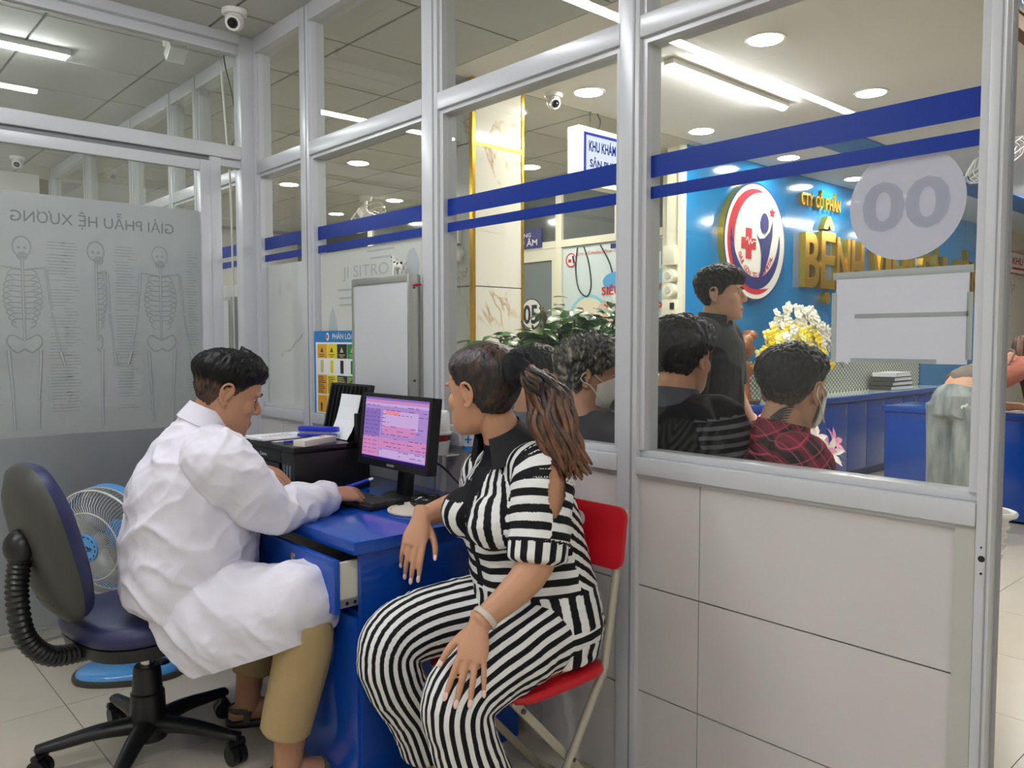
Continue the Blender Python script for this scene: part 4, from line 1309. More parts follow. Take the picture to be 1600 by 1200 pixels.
# ------------------------------------------------------------------ office chair
ch = thing('office_chair', 'navy padded office chair on black castors under the doctor', 'chair', (.80, 2.585, 0), R(8))
L = dict(local=True)
m = MB()
def pad_outline(a, b, e, n=36):
    P = []
    for i in range(n):
        t_ = 2 * PI * i / n
        c_, s_ = math.cos(t_), math.sin(t_)
        P.append((a * abs(c_) ** (2 / e) * (1 if c_ >= 0 else -1), b * abs(s_) ** (2 / e) * (1 if s_ >= 0 else -1)))
    return P
def slab(m, O, rows, M):
    n = len(O); vs = []
    for z, k in rows:
        vs += [M @ Vector((p[0] * k, p[1] * k, z)) for p in O]
    fs = []
    for j in range(len(rows) - 1):
        for i in range(n):
            a = j * n + i; b = j * n + (i + 1) % n
            fs.append((a, b, b + n, a + n))
    fs.append(tuple(range(n))[::-1]); fs.append(tuple((len(rows) - 1) * n + i for i in range(n)))
    return m.add(vs, fs)
I4 = Matrix.Identity(4)
O = pad_outline(.225, .225, 3.0)
slab(MB(), O, [(.425, .95), (.43, 1), (.455, 1.03), (.48, .97), (.49, .85), (.492, .4)], Matrix.Translation((.01, 0, 0))).build('seat', M_NAVY, ch, smooth=70, **L)
slab(MB(), O, [(.372, .80), (.385, .95), (.424, .99)], Matrix.Translation((.01, 0, 0))).build('seat_shell', M_BLACK, ch, smooth=50, **L)
MBk = Matrix.Translation((-.285, 0, .725)) @ Matrix.Rotation(R(-14), 4, 'Y') @ Matrix(((0, 0, 1, 0), (1, 0, 0, 0), (0, 1, 0, 0), (0, 0, 0, 1)))
O = pad_outline(.165, .235, 2.6)
slab(MB(), O, [(.01, 1.0), (.03, 1.0), (.045, .96), (.058, .8), (.062, .4)], MBk).build('backrest', M_NAVY, ch, smooth=70, **L)
slab(MB(), O, [(-.045, .55), (-.035, .8), (-.012, .98), (.012, 1.02)], MBk).build('backrest_shell', M_DGREY, ch, smooth=60, **L)
m = MB()
for q in range(3):
    m.obox(MBk @ Vector((0, -.12 - q * .018, -.036)), (0, 1, 0), (0, .1, 1), (1, 0, 0), .06, .004, .004)
m.build('shell_ribs', M_BLACK, ch, **L)
MB().tube([(-.30, 0, .72), (-.345, 0, .725)], [.045, .04], (0, 1, 0), 16, 2).sph((-.345, 0, .73), (.04, .05, .05)).build('back_knob', M_BLACK, ch, smooth=60, **L)
C = catmull(np.array([(-.345, 0, .70), (-.355, 0, .60), (-.34, 0, .48), (-.28, 0, .405), (-.19, 0, .39), (-.12, 0, .392)]), 14)
MB().tube(C, [(.034 + .006 * (i % 2), .025 + .005 * (i % 2)) for i in range(len(C))], (0, 1, 0), 16, 1).build('bellows_arm', M_BLACK, ch, smooth=50, **L)
MB().cyl((0, 0, .27), (0, 0, .385), .019, .019, 20).build('gas_piston', M_CHROME, ch, smooth=40, **L)
MB().lathe([(0, .06), (.055, .06), (.05, .205), (.045, .21), (.04, .285), (.036, .29), (0, .29)], None, 24).build('column_sleeve', M_BLACK, ch, smooth=40, **L)
for k in range(5):
    a = R(12 + 72 * k); d = Vector((math.cos(a), math.sin(a), 0)); s_ = Vector((-d[1], d[0], 0))
    m = MB().tube([d * .03 + Vector((0, 0, .105)), d * .14 + Vector((0, 0, .105)), d * .24 + Vector((0, 0, .092)), d * .305 + Vector((0, 0, .085))], [(.034, .028), (.028, .022), (.024, .018), (.02, .014)], s_, 12, 3)
    lg = m.build('leg', M_BLACK, ch, smooth=60, **L)
    c = d * .295 + Vector((0, 0, .03)); t_ = s_ if k % 2 else (s_ + d * .6).normalized()
    m = MB().cyl(c - t_ * .024, c - t_ * .004, .029, .029, 20).cyl(c + t_ * .004, c + t_ * .024, .029, .029, 20)
    m.cyl(d * .295 + Vector((0, 0, .03)), d * .295 + Vector((0, 0, .09)), .007, .007, 8)
    m.tube([c + Vector((0, 0, .034)) - t_ * .027, c + Vector((0, 0, .036)) + t_ * .027], [.012, .012], None, 10, 2)
    o = m.build('castor', M_BLACK, lg, smooth=40, **L)

# ------------------------------------------------------------------ pedestal fan
fn = thing('desk_fan', 'light blue caged floor fan behind the office chair', 'fan', (.95, 3.29, 0))
FX = Matrix.Translation((.95, 3.27, 0)) @ Matrix.Rotation(R(-30), 4, 'Z')
O = pad_outline(.205, .125, 2.4, 40)
slab(MB(), O, [(0, .97), (.012, 1.0), (.024, .99)], FX).build('base_rim', M_DGREY, fn, smooth=50)
slab(MB(), O, [(.022, .94), (.034, .92), (.044, .8), (.05, .5), (.052, .2)], FX).build('base', M_SKYB, fn, smooth=70)
slab(MB(), pad_outline(.05, .035, 2.2, 24), [(.046, 1), (.054, .9), (.056, .5)], FX @ Matrix.Translation((.10, -.02, 0))).build('control_panel', M_BLACK2, fn, smooth=60)
MB().cyl(FX @ Vector((-.02, .02, .05)), FX @ Vector((-.02, .02, .10)), .045, .03, 20).build('pole_socket', M_SKYB, fn, smooth=50)
hc = Vector((.845, 3.238, .548))
fa = Vector((-.82, -.56, -.10)).normalized()
MB().cyl((.94, 3.30, .08), (.94, 3.30, .46), .014, .014, 14).build('pole', M_CHROME, fn, smooth=40)
MB().tube([hc - fa * .16, hc - fa * .10, hc - fa * .03], [.035, .055, .04], None, 18, 4).cyl((.94, 3.30, .44), hc - fa * .11, .022, .03, 14).build('motor_housing', M_SKYB, fn, smooth=60)
fu = fa.orthogonal().normalized(); fv = fa.cross(fu)
def circ(c, r, n=48):
    return [c + fu * (r * math.cos(2 * PI * i / n)) + fv * (r * math.sin(2 * PI * i / n)) for i in range(n + 1)]
M_WIRE = mat('cage_wire', (206, 208, 204), .35, .2)
m = MB(); rodpath(m, circ(hc + fa * .01, .20), .0045, 6, 1); rodpath(m, circ(hc + fa * .055, .128), .0028, 5, 1); rodpath(m, circ(hc - fa * .035, .20), .003, 5, 1)
for i in range(88):
    a = 2 * PI * i / 88; d = fu * math.cos(a) + fv * math.sin(a); d2 = fu * math.cos(a + .30) + fv * math.sin(a + .30)
    rodpath(m, [hc + fa * .068 + d * .045, hc + fa * .062 + d * .10, hc + fa * .048 + d2 * .155, hc + fa * .012 + d2 * .198, hc - fa * .035 + d2 * .20], .0011, 4, 2)
m.build('cage', M_WIRE, fn, smooth=60, kind='stuff')
m = MB()
n = 48; vs = []
for i in range(n):
    a = 2 * PI * i / n; d = fu * math.cos(a) + fv * math.sin(a)
    vs += [hc - fa * .035 + d * .199, hc - fa * .075 + d * .199, hc - fa * .075 + d * .204, hc - fa * .035 + d * .204]
fs = []
for i in range(n):
    a = i * 4; b = (i + 1) % n * 4
    for q in range(4):
        fs.append((a + q, b + q, b + (q + 1) % 4, a + (q + 1) % 4))
m.add(vs, fs).build('blue_ring', M_SKYB, fn, smooth=40)
hb = MB().cyl(hc + fa * .064, hc + fa * .074, .052, .050, 32).build('hub_badge', M_SKYB, fn, smooth=40)
m = MB()
for i in range(14):
    a = 2 * PI * i / 14; d = fu * math.cos(a) + fv * math.sin(a)
    m.obox(hc + fa * .0745 + d * .043, fa, d, fa.cross(d), .0006, .0022, .005)
m.build('badge_marks', mat('navy_ink', (24, 26, 60), .5), hb)
sx = Vector((-fa[1], fa[0], 0)).normalized()
m = MB(); m.tube([hc + fa * .0746 + sx * u + Vector((0, 0, v)) for u, v in ((-.028, .008), (-.024, -.002), (-.016, .003), (-.010, -.003), (0, .002), (.008, .006), (.014, -.003), (.020, .002), (.027, -.004))], [.0026, .0034, .002, .0024, .0016, .0026, .0034, .002, .003], None, 6, 3)
m.tube([hc + fa * .0746 + sx * u + Vector((0, 0, -.010)) for u in (-.022, 0, .024)], [.001, .0014, .001], None, 6, 2)
m.build('badge_script', mat('navy_ink', (24, 26, 60), .5), hb)
m = MB()
for i in range(3):
    a = 2.094 * i; d = fu * math.cos(a) + fv * math.sin(a); e = fa.cross(d)
    m.add([hc + d * .03, hc + d * .08 + e * .055 + fa * .018, hc + d * .165 + e * .06 + fa * .02, hc + d * .175 - e * .03 - fa * .01, hc + d * .09 - e * .04 - fa * .012], [(0, 1, 2, 3, 4)])
m.sph(hc, .035, nu=14, nv=8)
m.build('blades', mat('fan_blade', (120, 130, 140), .3), fn)
t = thing('power_cord', 'black power cord along the floor behind the fan base', 'cord', (1.2, 3.4, 0))
m = MB(); rodpath(m, [(1.04, 3.42, .006), (1.15, 3.48, .005), (1.35, 3.45, .005), (1.55, 3.40, .005), (1.72, 3.42, .005)], .004, 6, 4); m.build('cord', M_BLACK, t, smooth=60)

# ------------------------------------------------------------------ red folding chair
fc = thing('folding_chair', 'red plastic folding chair with beige steel legs under the woman', 'chair', (1.43, 1.57, 0))
CY = 1.555
m = MB()
FB_ = frame_mat((1.625, CY, .775), (0, -1, 0), (.12, 0, 1))
O = []
hw, hh, rr_ = .205, .083, .03
for cx, cy, a0 in ((hw - rr_, hh - rr_, 0), (-hw + rr_, hh - rr_, 90), (-hw + rr_, -hh + rr_, 180), (hw - rr_, -hh + rr_, 270)):
    for q in range(6):
        a = R(a0 + q * 18); O.append((cx + rr_ * math.cos(a), cy + rr_ * math.sin(a)))
H_ = []
for cx, a0 in ((.045, -90), (-.045, 90)):
    for q in range(7):
        a = R(a0 + q * 30); H_.append((cx + .022 * math.cos(a), .032 + .022 * math.sin(a)))
bm = bmesh.new()
def holed(O, H_, F, d):
    """plate with one slot: outer and inner loop bridged front and back"""
    def near(p):
        return min(range(len(H_)), key=lambda i: (H_[i][0] - p[0]) ** 2 + (H_[i][1] - p[1]) ** 2)
    me_v = []; fs = []
    no, nh = len(O), len(H_)
    for z in (0, d):
        me_v += [F @ Vector((p[0], p[1], z)) for p in O] + [F @ Vector((p[0], p[1], z)) for p in H_]
    N = no + nh
    # resample: angle-matched strips round the slot
    import math as _m
    ang = lambda p: _m.atan2(p[1] - .032, p[0])
    oi = sorted(range(no), key=lambda i: ang(O[i])); hi = sorted(range(nh), key=lambda i: ang(H_[i]))
    i = j = 0; tri = []
    while i < no or j < nh:
        a, b = oi[i % no], hi[j % nh]
        ao = ang(O[oi[i + 1]]) if i + 1 < no else (ang(O[oi[0]]) + 2 * PI if i + 1 == no else 99)
        ah = ang(H_[hi[j + 1]]) if j + 1 < nh else (ang(H_[hi[0]]) + 2 * PI if j + 1 == nh else 99)
        if i < no and (ao <= ah or j >= nh):
            tri.append((a, oi[(i + 1) % no], no + b)); i += 1
        else:
            tri.append((a, no + hi[(j + 1) % nh], no + b)); j += 1
    fs += [t_[::-1] for t_ in tri] + [tuple(N + q for q in t_) for t_ in tri]
    fs += [(q, (q + 1) % no, N + (q + 1) % no, N + q) for q in range(no)]
    fs += [(no + (q + 1) % nh, no + q, N + no + q, N + no + (q + 1) % nh) for q in range(nh)]
    return me_v, fs
vs, fs = holed(O, H_, FB_, .014)
MB().add(vs, fs).build('backrest', M_RED, fc, bevel=.003)
O2 = pad_outline(.18, .20, 5, 32)
slab(MB(), O2, [(.428, .98), (.436, 1.0), (.446, .99), (.45, .94)], Matrix.Translation((1.42, CY - .0, 0))).build('seat', M_RED, fc, smooth=60)
for s in (-1, 1):
    y = CY + s * .178
    MB().tube([(1.66, y, .845), (1.635, y, .78), (1.575, y, .44), (1.30, y, .012)], [.0115] * 4, None, 10, 1).build('leg', M_STEELLEG, fc, smooth=60)
    y2 = CY + s * .160
    MB().obox((1.46, y2, .222), (.39, 0, -.42), (0, 1, 0), (.42, 0, .39), .292, .007, .011).build('leg', M_STEELLEG, fc, bevel=.003)
    MB().cyl((1.448, y + s * .012, .236), (1.448, y2 - s * .01, .236), .006, .006, 10).build('rivet', M_DGREY, fc)
    MB().cyl((1.29, y2 + s * .012, .405), (1.29, y2 - s * .01, .405), .007, .007, 10).build('rivet', M_DGREY, fc)
for xa, ya, za in ((1.315, .178, .035), (1.655, .16, .02), (1.575, .178, .415)):
    MB().cyl((xa, CY - ya, za), (xa, CY + ya, za), .009, .009, 10).build('crossbar', M_STEELLEG, fc, smooth=60)

# ------------------------------------------------------------------ hall furniture
cb = thing('back_counter', 'long blue wall cabinet under the silver mosaic', 'cabinet', (7.4, 3.53, 0))
MB().box(5.20, 3.40, .08, 9.6, 3.695, .745).build('carcass', M_BLUE, cb)
MB().box(5.20, 3.44, 0, 9.6, 3.69, .08).build('plinth', mat('dark_blue', (14, 40, 110), .4), cb)
MB().box(5.18, 3.35, .745, 9.62, 3.698, .79).build('worktop', M_BLUE, cb, bevel=.003)
for k in range(11):
    a = 5.21 + k * .40
    d = MB().box(a + .004, 3.38, .10, a + .396, 3.40, .725).build('cabinet_door', M_BLUE, cb, bevel=.003)
    MB().box(a + .33, 3.374, .62, a + .345, 3.38, .68).build('handle', M_CHROME, d)
MB().box(5.25, 3.40, .79, 9.55, 3.695, .794).build('glass_cover', mat('counter_glass', (206, 222, 218), .06, spec=.8), cb)
ms = thing('mosaic_strip', 'silver mosaic splashback above the blue wall cabinet', 'tiles', (7.4, 3.69, .94))
MB().box(5.18, 3.693, .795, 9.65, 3.699, 1.12).build('backing', mat('mosaic_grout', (62, 66, 62), .6), ms)
m = MB()
W_, H2 = .066, .044
for j in range(15):
    for i in range(68):
        x = 5.21 + i * W_ + (W_ / 2 if j % 2 else 0); z = .805 + j * H2 / 2
        if x > 9.62: continue
        m.add([(x - W_ * .40, 3.6915, z), (x, 3.6905, z - H2 * .36), (x + W_ * .40, 3.6915, z), (x, 3.6905, z + H2 * .36)], [(0, 1, 2, 3)])
m.build('mosaic', mat('mosaic_silver', (222, 224, 210), .2, .1), ms, kind='stuff')
fd = thing('reception_desk', 'blue reception desk block behind the woman in jeans', 'desk', (7.2, 2.4, 0))
MB().box(6.99, 2.02, .0, 7.55, 2.92, .12).build('plinth', mat('dark_blue', (14, 40, 110), .4), fd)
MB().box(6.97, 2.0, .12, 7.57, 2.94, .70).build('body', M_BLUE, fd, bevel=.004)
MB().box(6.95, 1.98, .70, 7.59, 2.96, .745).build('top', M_BLUE, fd, bevel=.004)
fd2 = thing('reception_desk', 'blue reception counter at the right edge, under the leaning woman', 'desk', (6.8, 1.2, 0))
MB().box(6.42, .2, .02, 7.2, 1.93, .745).build('body', M_BLUE, fd2, bevel=.004)
MB().box(6.40, .18, .745, 7.22, 1.95, .79).build('top', M_BLUE, fd2, bevel=.004)
for y0 in (.22, .79, 1.36):
    MB().box(6.412, y0 + .004, .06, 6.42, y0 + .556, .73).build('front_panel', M_BLUE, fd2, bevel=.003)
t = thing('paper_on_counter', 'white sheet of paper under the leaning woman on the counter', 'paper', (6.6, 1.78, .79))
MB().obox((6.52, 1.75, .792), (1, .2, 0), (-.2, 1, 0), (0, 0, 1), .11, .15, .001).build('sheet', M_PAPER, t)
# stacks of files on the back counter
for k in range(4):
    tk = thing('file_folder', ['lowest grey and white file of the stack on the blue cabinet', 'second file from below in the stack on the blue cabinet', 'third file from below in the stack on the blue cabinet', 'topmost slanted white file of the stack on the blue cabinet'][k], 'file', (8.55, 3.55, .795 + k * .045), R(-3 + 3 * k), group='stacked files on the blue cabinet')
    MB().box(-.24, -.11, .002, .24, .11, .037).build('pages', M_PAPER, tk, local=True)
    MB().box(-.25, -.115, 0, .25, .115, .003).box(-.25, -.115, .036, .25, .115, .04).box(-.253, -.115, 0, -.249, .115, .04).build('cover', M_DGREY if k < 3 else M_WHITE, tk, local=True)

# hanging basket beside the end post
t = thing('wire_basket', 'white ribbed plastic basket fixed outside the end post', 'basket', (1.9, .56, .85))
m = MB()
n = 24
def bring(z, w, d):
    return [(1.857 + d * (.5 + .5 * math.cos(2 * PI * i / n)), .597 + w * math.sin(2 * PI * i / n), z) for i in range(n + 1)]
for q in range(7):
    u = q / 6
    rodpath(m, bring(.80 + .125 * u, .037 + .021 * u, .072 + .028 * u), .0045, 6, 1)
m.build('rib', M_WPLAS, t, smooth=60)
m = MB()
vs = bring(.80, .035, .07)[:-1] + bring(.925, .056, .098)[:-1]
m.add(vs, [(i, (i + 1) % n, n + (i + 1) % n, n + i) for i in range(n)] + [tuple(range(n))[::-1]]).build('wall', M_WPLAS, t, smooth=60)
m = MB(); rodpath(m, bring(.93, .064, .106), .007, 8, 1); m.build('rim', M_WPLAS, t, smooth=60)

# waiting bench along the outside of the partition
bn = thing('waiting_bench', 'grey waiting bench behind the parapet under the seated people', 'bench', (2.12, 1.6, 0))
M_BENCH = mat('bench_grey', (150, 154, 158), .35, .6)
for k, y in enumerate((1.10, 1.47, 1.84, 2.21)):
    MB().tube([(1.915, y, .70), (1.93, y, .50), (1.97, y, .435), (2.16, y, .425), (2.33, y, .435)], [(.165, .012)] * 5, (0, 1, 0), 12, 4).build('seat', M_BENCH, bn, smooth=60)
MB().box(2.08, .92, .385, 2.14, 2.40, .415).build('beam', M_BENCH, bn, bevel=.004)
for y in (1.05, 2.28):
    MB().box(2.085, y - .02, .03, 2.135, y + .02, .39).box(1.92, y - .025, 0, 2.36, y + .025, .03).build('leg', M_BENCH, bn, bevel=.004)

# ------------------------------------------------------------------ plant
rp = random.Random(11)
pl_ = thing('potted_plant', 'bushy green potted plant behind the seated grey haired person', 'plant', (2.62, 2.50, 0))
MB().lathe([(0, 0), (.15, 0), (.20, .40), (.215, .40), (.215, .44), (.185, .44), (.18, .40), (0, .40)], Matrix.Translation((2.66, 2.46, 0)), 28).build('pot', mat('pot_white', (214, 212, 206), .3), pl_, smooth=40)
MB().lathe([(0, 0), (.18, 0), (.17, .012), (0, .02)], Matrix.Translation((2.66, 2.46, .395)), 20).build('soil', mat('soil', (60, 46, 36), .95, bump=.5), pl_)
M_LEAF = mat('leaf_green', (78, 140, 54), .3, var=.35, vscale=9, coat=.25)
M_STEM = mat('stem_brown', (96, 84, 60), .8)
tips = []
m = MB()
for k in range(64):
    a = rp.uniform(0, 2 * PI); r_ = .05 + .40 * math.sqrt(rp.random()); h = 1.49 - .20 * (r_ / .45) ** 2 - rp.uniform(0, .30) ** 1.3
    ex = Vector((2.66 + r_ * math.cos(a) * .95 - .05, 2.46 + r_ * math.sin(a) * .95 + .05, max(h, .85)))
    b = Vector((2.66 + rp.uniform(-.04, .04), 2.46 + rp.uniform(-.04, .04), .40))
    mid = b.lerp(ex, .55) + Vector((0, 0, .12))
    rodpath(m, [b, mid, ex], .005, 6, 5)
    for q in range(7):
        u = .45 + .55 * q / 6
        p = b.lerp(mid, u * 2) if u < .5 else mid.lerp(ex, (u - .5) * 2)
        tips.append(p)
m.build('stems', M_STEM, pl_, smooth=60, kind='stuff')
def leaf_mb(m, p, d, l, w):
    d = d.normalized(); s = d.cross(Vector((0, 0, 1)))
    if s.length < .1: s = Vector((1, 0, 0))
    s.normalize(); u = s.cross(d)
    mid = [p + d * (l * t_) - u * (l * .25 * t_ * t_) for t_ in (0, .25, .55, .8, 1)]
    ws = [.1, .85, 1, .55, 0]
    vs = []
    for c, k in zip(mid, ws):
        vs += [c + s * (w * k) + u * (.25 * w * k), c, c - s * (w * k) + u * (.25 * w * k)]
    fs = []
    for i in range(4):
        o = i * 3
        fs += [(o, o + 3, o + 4, o + 1), (o + 1, o + 4, o + 5, o + 2)]
    m.add(vs, fs)
lm = MB(); leaf_mb(lm, Vector((0, 0, 0)), Vector((1, 0, 0)), .10, .024)
leaf_me = lm.mesh('leaf'); leaf_me.materials.append(M_LEAF)
leaf_me.polygons.foreach_set('use_smooth', [True] * len(leaf_me.polygons))
camv = Vector((0, 0, 1.3))
specs = []
for p in tips:
    for q in range(8):
        a = rp.uniform(0, 2 * PI); el = rp.uniform(-.45, .4)
        specs.append((p + Vector((rp.uniform(-.05, .05), rp.uniform(-.05, .05), rp.uniform(-.05, .05))), a, el, rp.uniform(.75, 1.25)))
specs = [s for s in specs if s[0][0] > 1.99 and math.hypot(s[0][0] - 3.04, s[0][1] - 2.03) > .29 and math.hypot(s[0][0] - 2.10, s[0][1] - 2.175) > .24 and not (s[0][2] > 1.35 and (s[0][0] - 2.62) * .742 - (s[0][1] - 2.50) * .67 < -.10)]
specs.sort(key=lambda s: (s[0] - camv).length - s[0][2] * .8)
for p, a, el, k in specs[:290]:
    o = bpy.data.objects.new('leaf', leaf_me); COL.objects.link(o); o.parent = pl_
    o.location = p - Vector(pl_.location); o.rotation_euler = (rp.uniform(-.5, .5), -el, a); o.scale = (k, k, k)
m = MB()
for p, a, el, k in specs[290:]:
    leaf_mb(m, p, Vector((math.cos(a) * math.cos(el), math.sin(a) * math.cos(el), math.sin(el))), .09 * k, .021 * k)
m.build('inner_leaves', M_LEAF, pl_, smooth=180, kind='stuff')

# ------------------------------------------------------------------ orchids, carved root, lilies
vf = thing('orchid_arrangement', 'large arrangement of white and yellow orchids on the blue cabinet', 'flowers', (6.30, 3.48, .795))
MB().lathe([(0, 0), (.10, 0), (.13, .10), (.12, .22), (.10, .24), (.095, .22), (0, .20)], Matrix.Translation((6.30, 3.48, .795)), 24).build('vase', mat('vase_dark', (70, 66, 50), .3), vf, smooth=60)
fm = MB()
for q in range(5):
    a = 2 * PI * q / 5
    c = Vector((math.cos(a) * .020, math.sin(a) * .020, .004))
    d = Vector((math.cos(a), math.sin(a), .25)).normalized(); s_ = Vector((-math.sin(a), math.cos(a), 0)); u = d.cross(s_)
    fm.sph(c, (.021, .017, .004), Matrix((d, s_, u)).transposed(), 8, 5)
fm.sph((0, 0, .009), (.008, .008, .008), nu=6, nv=4)
fme = {}
for nm, c in (('w', (240, 238, 222)), ('y', (238, 214, 40)), ('p', (236, 232, 150))):
    me = fm.mesh('blossom'); me.materials.append(mat('orchid_' + nm, c, .5)); fme[nm] = me
    me.polygons.foreach_set('use_smooth', [True] * len(me.polygons))
rf = random.Random(4)
sm = MB()
def orchid(p, kind, nrm):
    o = bpy.data.objects.new('blossom', fme[kind]); COL.objects.link(o); o.parent = vf
    o.location = Vector(p) - Vector(vf.location)
    o.rotation_euler = Vector(nrm).to_track_quat('Z', 'Y').to_euler(); k = rf.uniform(1.05, 1.5); o.scale = (k, k, k)
for k in range(30):
    # sprays arching out from the vase; yellow ones lower left, white ones on top and right
    a = PI - .3 + (PI + .3) * k / 29 + rf.uniform(-.1, .1)        # spread over the side towards the hall
    lean = rf.uniform(.14, .46)
    kind = 'w' if (k > 17 or k % 4 == 0) else ('y' if k % 2 else 'p')
    top = 1.62 - .55 * lean if kind == 'w' else 1.50 - .5 * lean
    base = Vector((6.30, 3.48, 1.0)); pk = Vector((6.24 + lean * .75 * math.cos(a), 3.44 + lean * .5 * math.sin(a), top))
    en = Vector((6.24 + lean * 1.4 * math.cos(a), 3.42 + lean * .75 * math.sin(a), top - .10 - lean * .45))
    C = catmull(np.array([base, pk, en]), 8)
    rodpath(sm, list(C), .003, 5, 1)
    for q in range(6, 17):
        if rf.random() < .8:
            p = Vector(C[q]) + Vector((rf.uniform(-.035, .035), rf.uniform(-.035, .01), rf.uniform(-.035, .035)))
            orchid(p, kind, Vector((p[0] - 6.3 + rf.uniform(-.3, .3) - .15, -1, rf.uniform(-.1, .6))))
sm.build('stems', mat('orchid_stem', (110, 104, 60), .6), vf, smooth=60, kind='stuff')
t = thing('carved_root', 'glossy orange brown carved root sculpture beside the orchids', 'sculpture', (5.70, 3.52, .795))
m = MB()
for k in range(9):
    a = k * .7; m.sph((5.66 + .07 * math.cos(a * 2.1), 3.52 + .05 * math.sin(a), 1.06 + k * .035), (.09 - .006 * k, .07, .05), Matrix.Rotation(a, 3, 'Y'), 12, 8)
m.tube([(5.70, 3.52, .80), (5.68, 3.52, .95), (5.64, 3.52, 1.12)], [.06, .05, .07], None, 12, 3)
me = remesh(m, 'carving', .012, 2); me.transform(world_of(t).inverted()); me.materials.append(mat('varnished_root', (150, 92, 52), .22, var=.4, vscale=18, bump=.6, bscale=40)); finish('carving', me, t, 180)
MB().lathe([(0, 0), (.13, 0), (.14, .03), (0, .03)], Matrix.Translation((5.68, 3.52, .795)), 24).build('stand', mat('stand_wood', (80, 50, 30), .4), t, smooth=40)

lf = thing('lily_basket', 'pink and white lily bouquet low behind the man in plaid', 'flowers', (4.75, 2.62, 0))
MB().lathe([(0, 0), (.12, 0), (.16, .36), (.17, .37), (.15, .37), (0, .34)], Matrix.Translation((4.75, 2.62, 0)), 24).build('basket', mat('basket_brown', (120, 90, 60), .8, bump=.5), lf, smooth=50)
lm2 = MB(); lm3 = MB()
for q in range(6):
    a = PI * q / 3
    d = Vector((math.cos(a), math.sin(a), .55)).normalized()
    leaf_mb(lm2, Vector((0, 0, 0)), d, .11, .022)
lme = lm2.mesh('lily'); lme.materials.append(mat('lily_pink', (232, 150, 184), .5, var=.3, vscale=30)); lme.polygons.foreach_set('use_smooth', [True] * len(lme.polygons))
lme2 = lm2.mesh('lily'); lme2.materials.append(mat('lily_white', (240, 232, 224), .5)); lme2.polygons.foreach_set('use_smooth', [True] * len(lme2.polygons))
sm = MB(); gm = MB()
for k in range(16):
    a = rf.uniform(0, 2 * PI); r_ = rf.uniform(.05, .34)
    p = Vector((4.75 + r_ * math.cos(a), 2.62 + r_ * math.sin(a), .80 - r_ * .55 + rf.uniform(-.1, .08)))
    o = bpy.data.objects.new('lily', lme if k % 3 else lme2); COL.objects.link(o); o.parent = lf
    o.location = p - Vector(lf.location); o.rotation_euler = Vector((p[0] - 4.75 - .2, p[1] - 2.62 - .3, .25)).to_track_quat('Z', 'Y').to_euler()
    rodpath(sm, [(4.75, 2.62, .34), Vector((4.75, 2.62, .5)).lerp(p, .5), p], .004, 5, 3)
    for q in range(8):
        an = rf.uniform(0, 6.28)
        leaf_mb(gm, Vector((4.75, 2.62, .38)).lerp(p, rf.uniform(.3, .9)), Vector((math.cos(an), math.sin(an), rf.uniform(-.2, .4))), .17, .013)
sm.build('stems', M_STEM, lf, kind='stuff'); gm.build('foliage', M_LEAF, lf, smooth=180, kind='stuff')

# ------------------------------------------------------------------ people
HL = np.array([[0.000, .072, .034, .018], [.010, .087, .004, .034], [.025, .093, -.024, .0465], [.045, .094, -.040, .055], [.070, .092, -.056, .0615],
               [.090, .090, -.072, .0665], [.112, .087, -.086, .0700], [.135, .094, -.094, .0728], [.155, .094, -.098, .0742], [.180, .085, -.094, .0715],
               [.200, .066, -.080, .062], [.215, .038, -.056, .0455], [.225, .002, -.022, .014]])
HLd = catmull(HL, 8)
def head_rows(z):
    return [np.interp(z, HLd[:, 0], HLd[:, i]) for i in (1, 2, 3)]
def head_inside(P):
    """P in head coordinates (origin at ear height, +y face, +z crown)"""
    z = P[:, 2] + .115
    yf, yb, w = head_rows(z)
    yc = (yf + yb) / 2; ry = (yf - yb) / 2
    v = (np.abs(P[:, 0]) / w) ** 2.25 + (np.abs(P[:, 1] - yc) / ry) ** 2.25
    return (v < 1) & (z > 0) & (z < .2249)
HC = np.array([0, -.004, .028])
def head_radius(D):
    lo = np.zeros(len(D)); hi = np.full(len(D), .2)
    for _ in range(18):
        m = (lo + hi) / 2
        ins = head_inside(HC + D * m[:, None])
        lo = np.where(ins, m, lo); hi = np.where(ins, hi, m)
    return lo
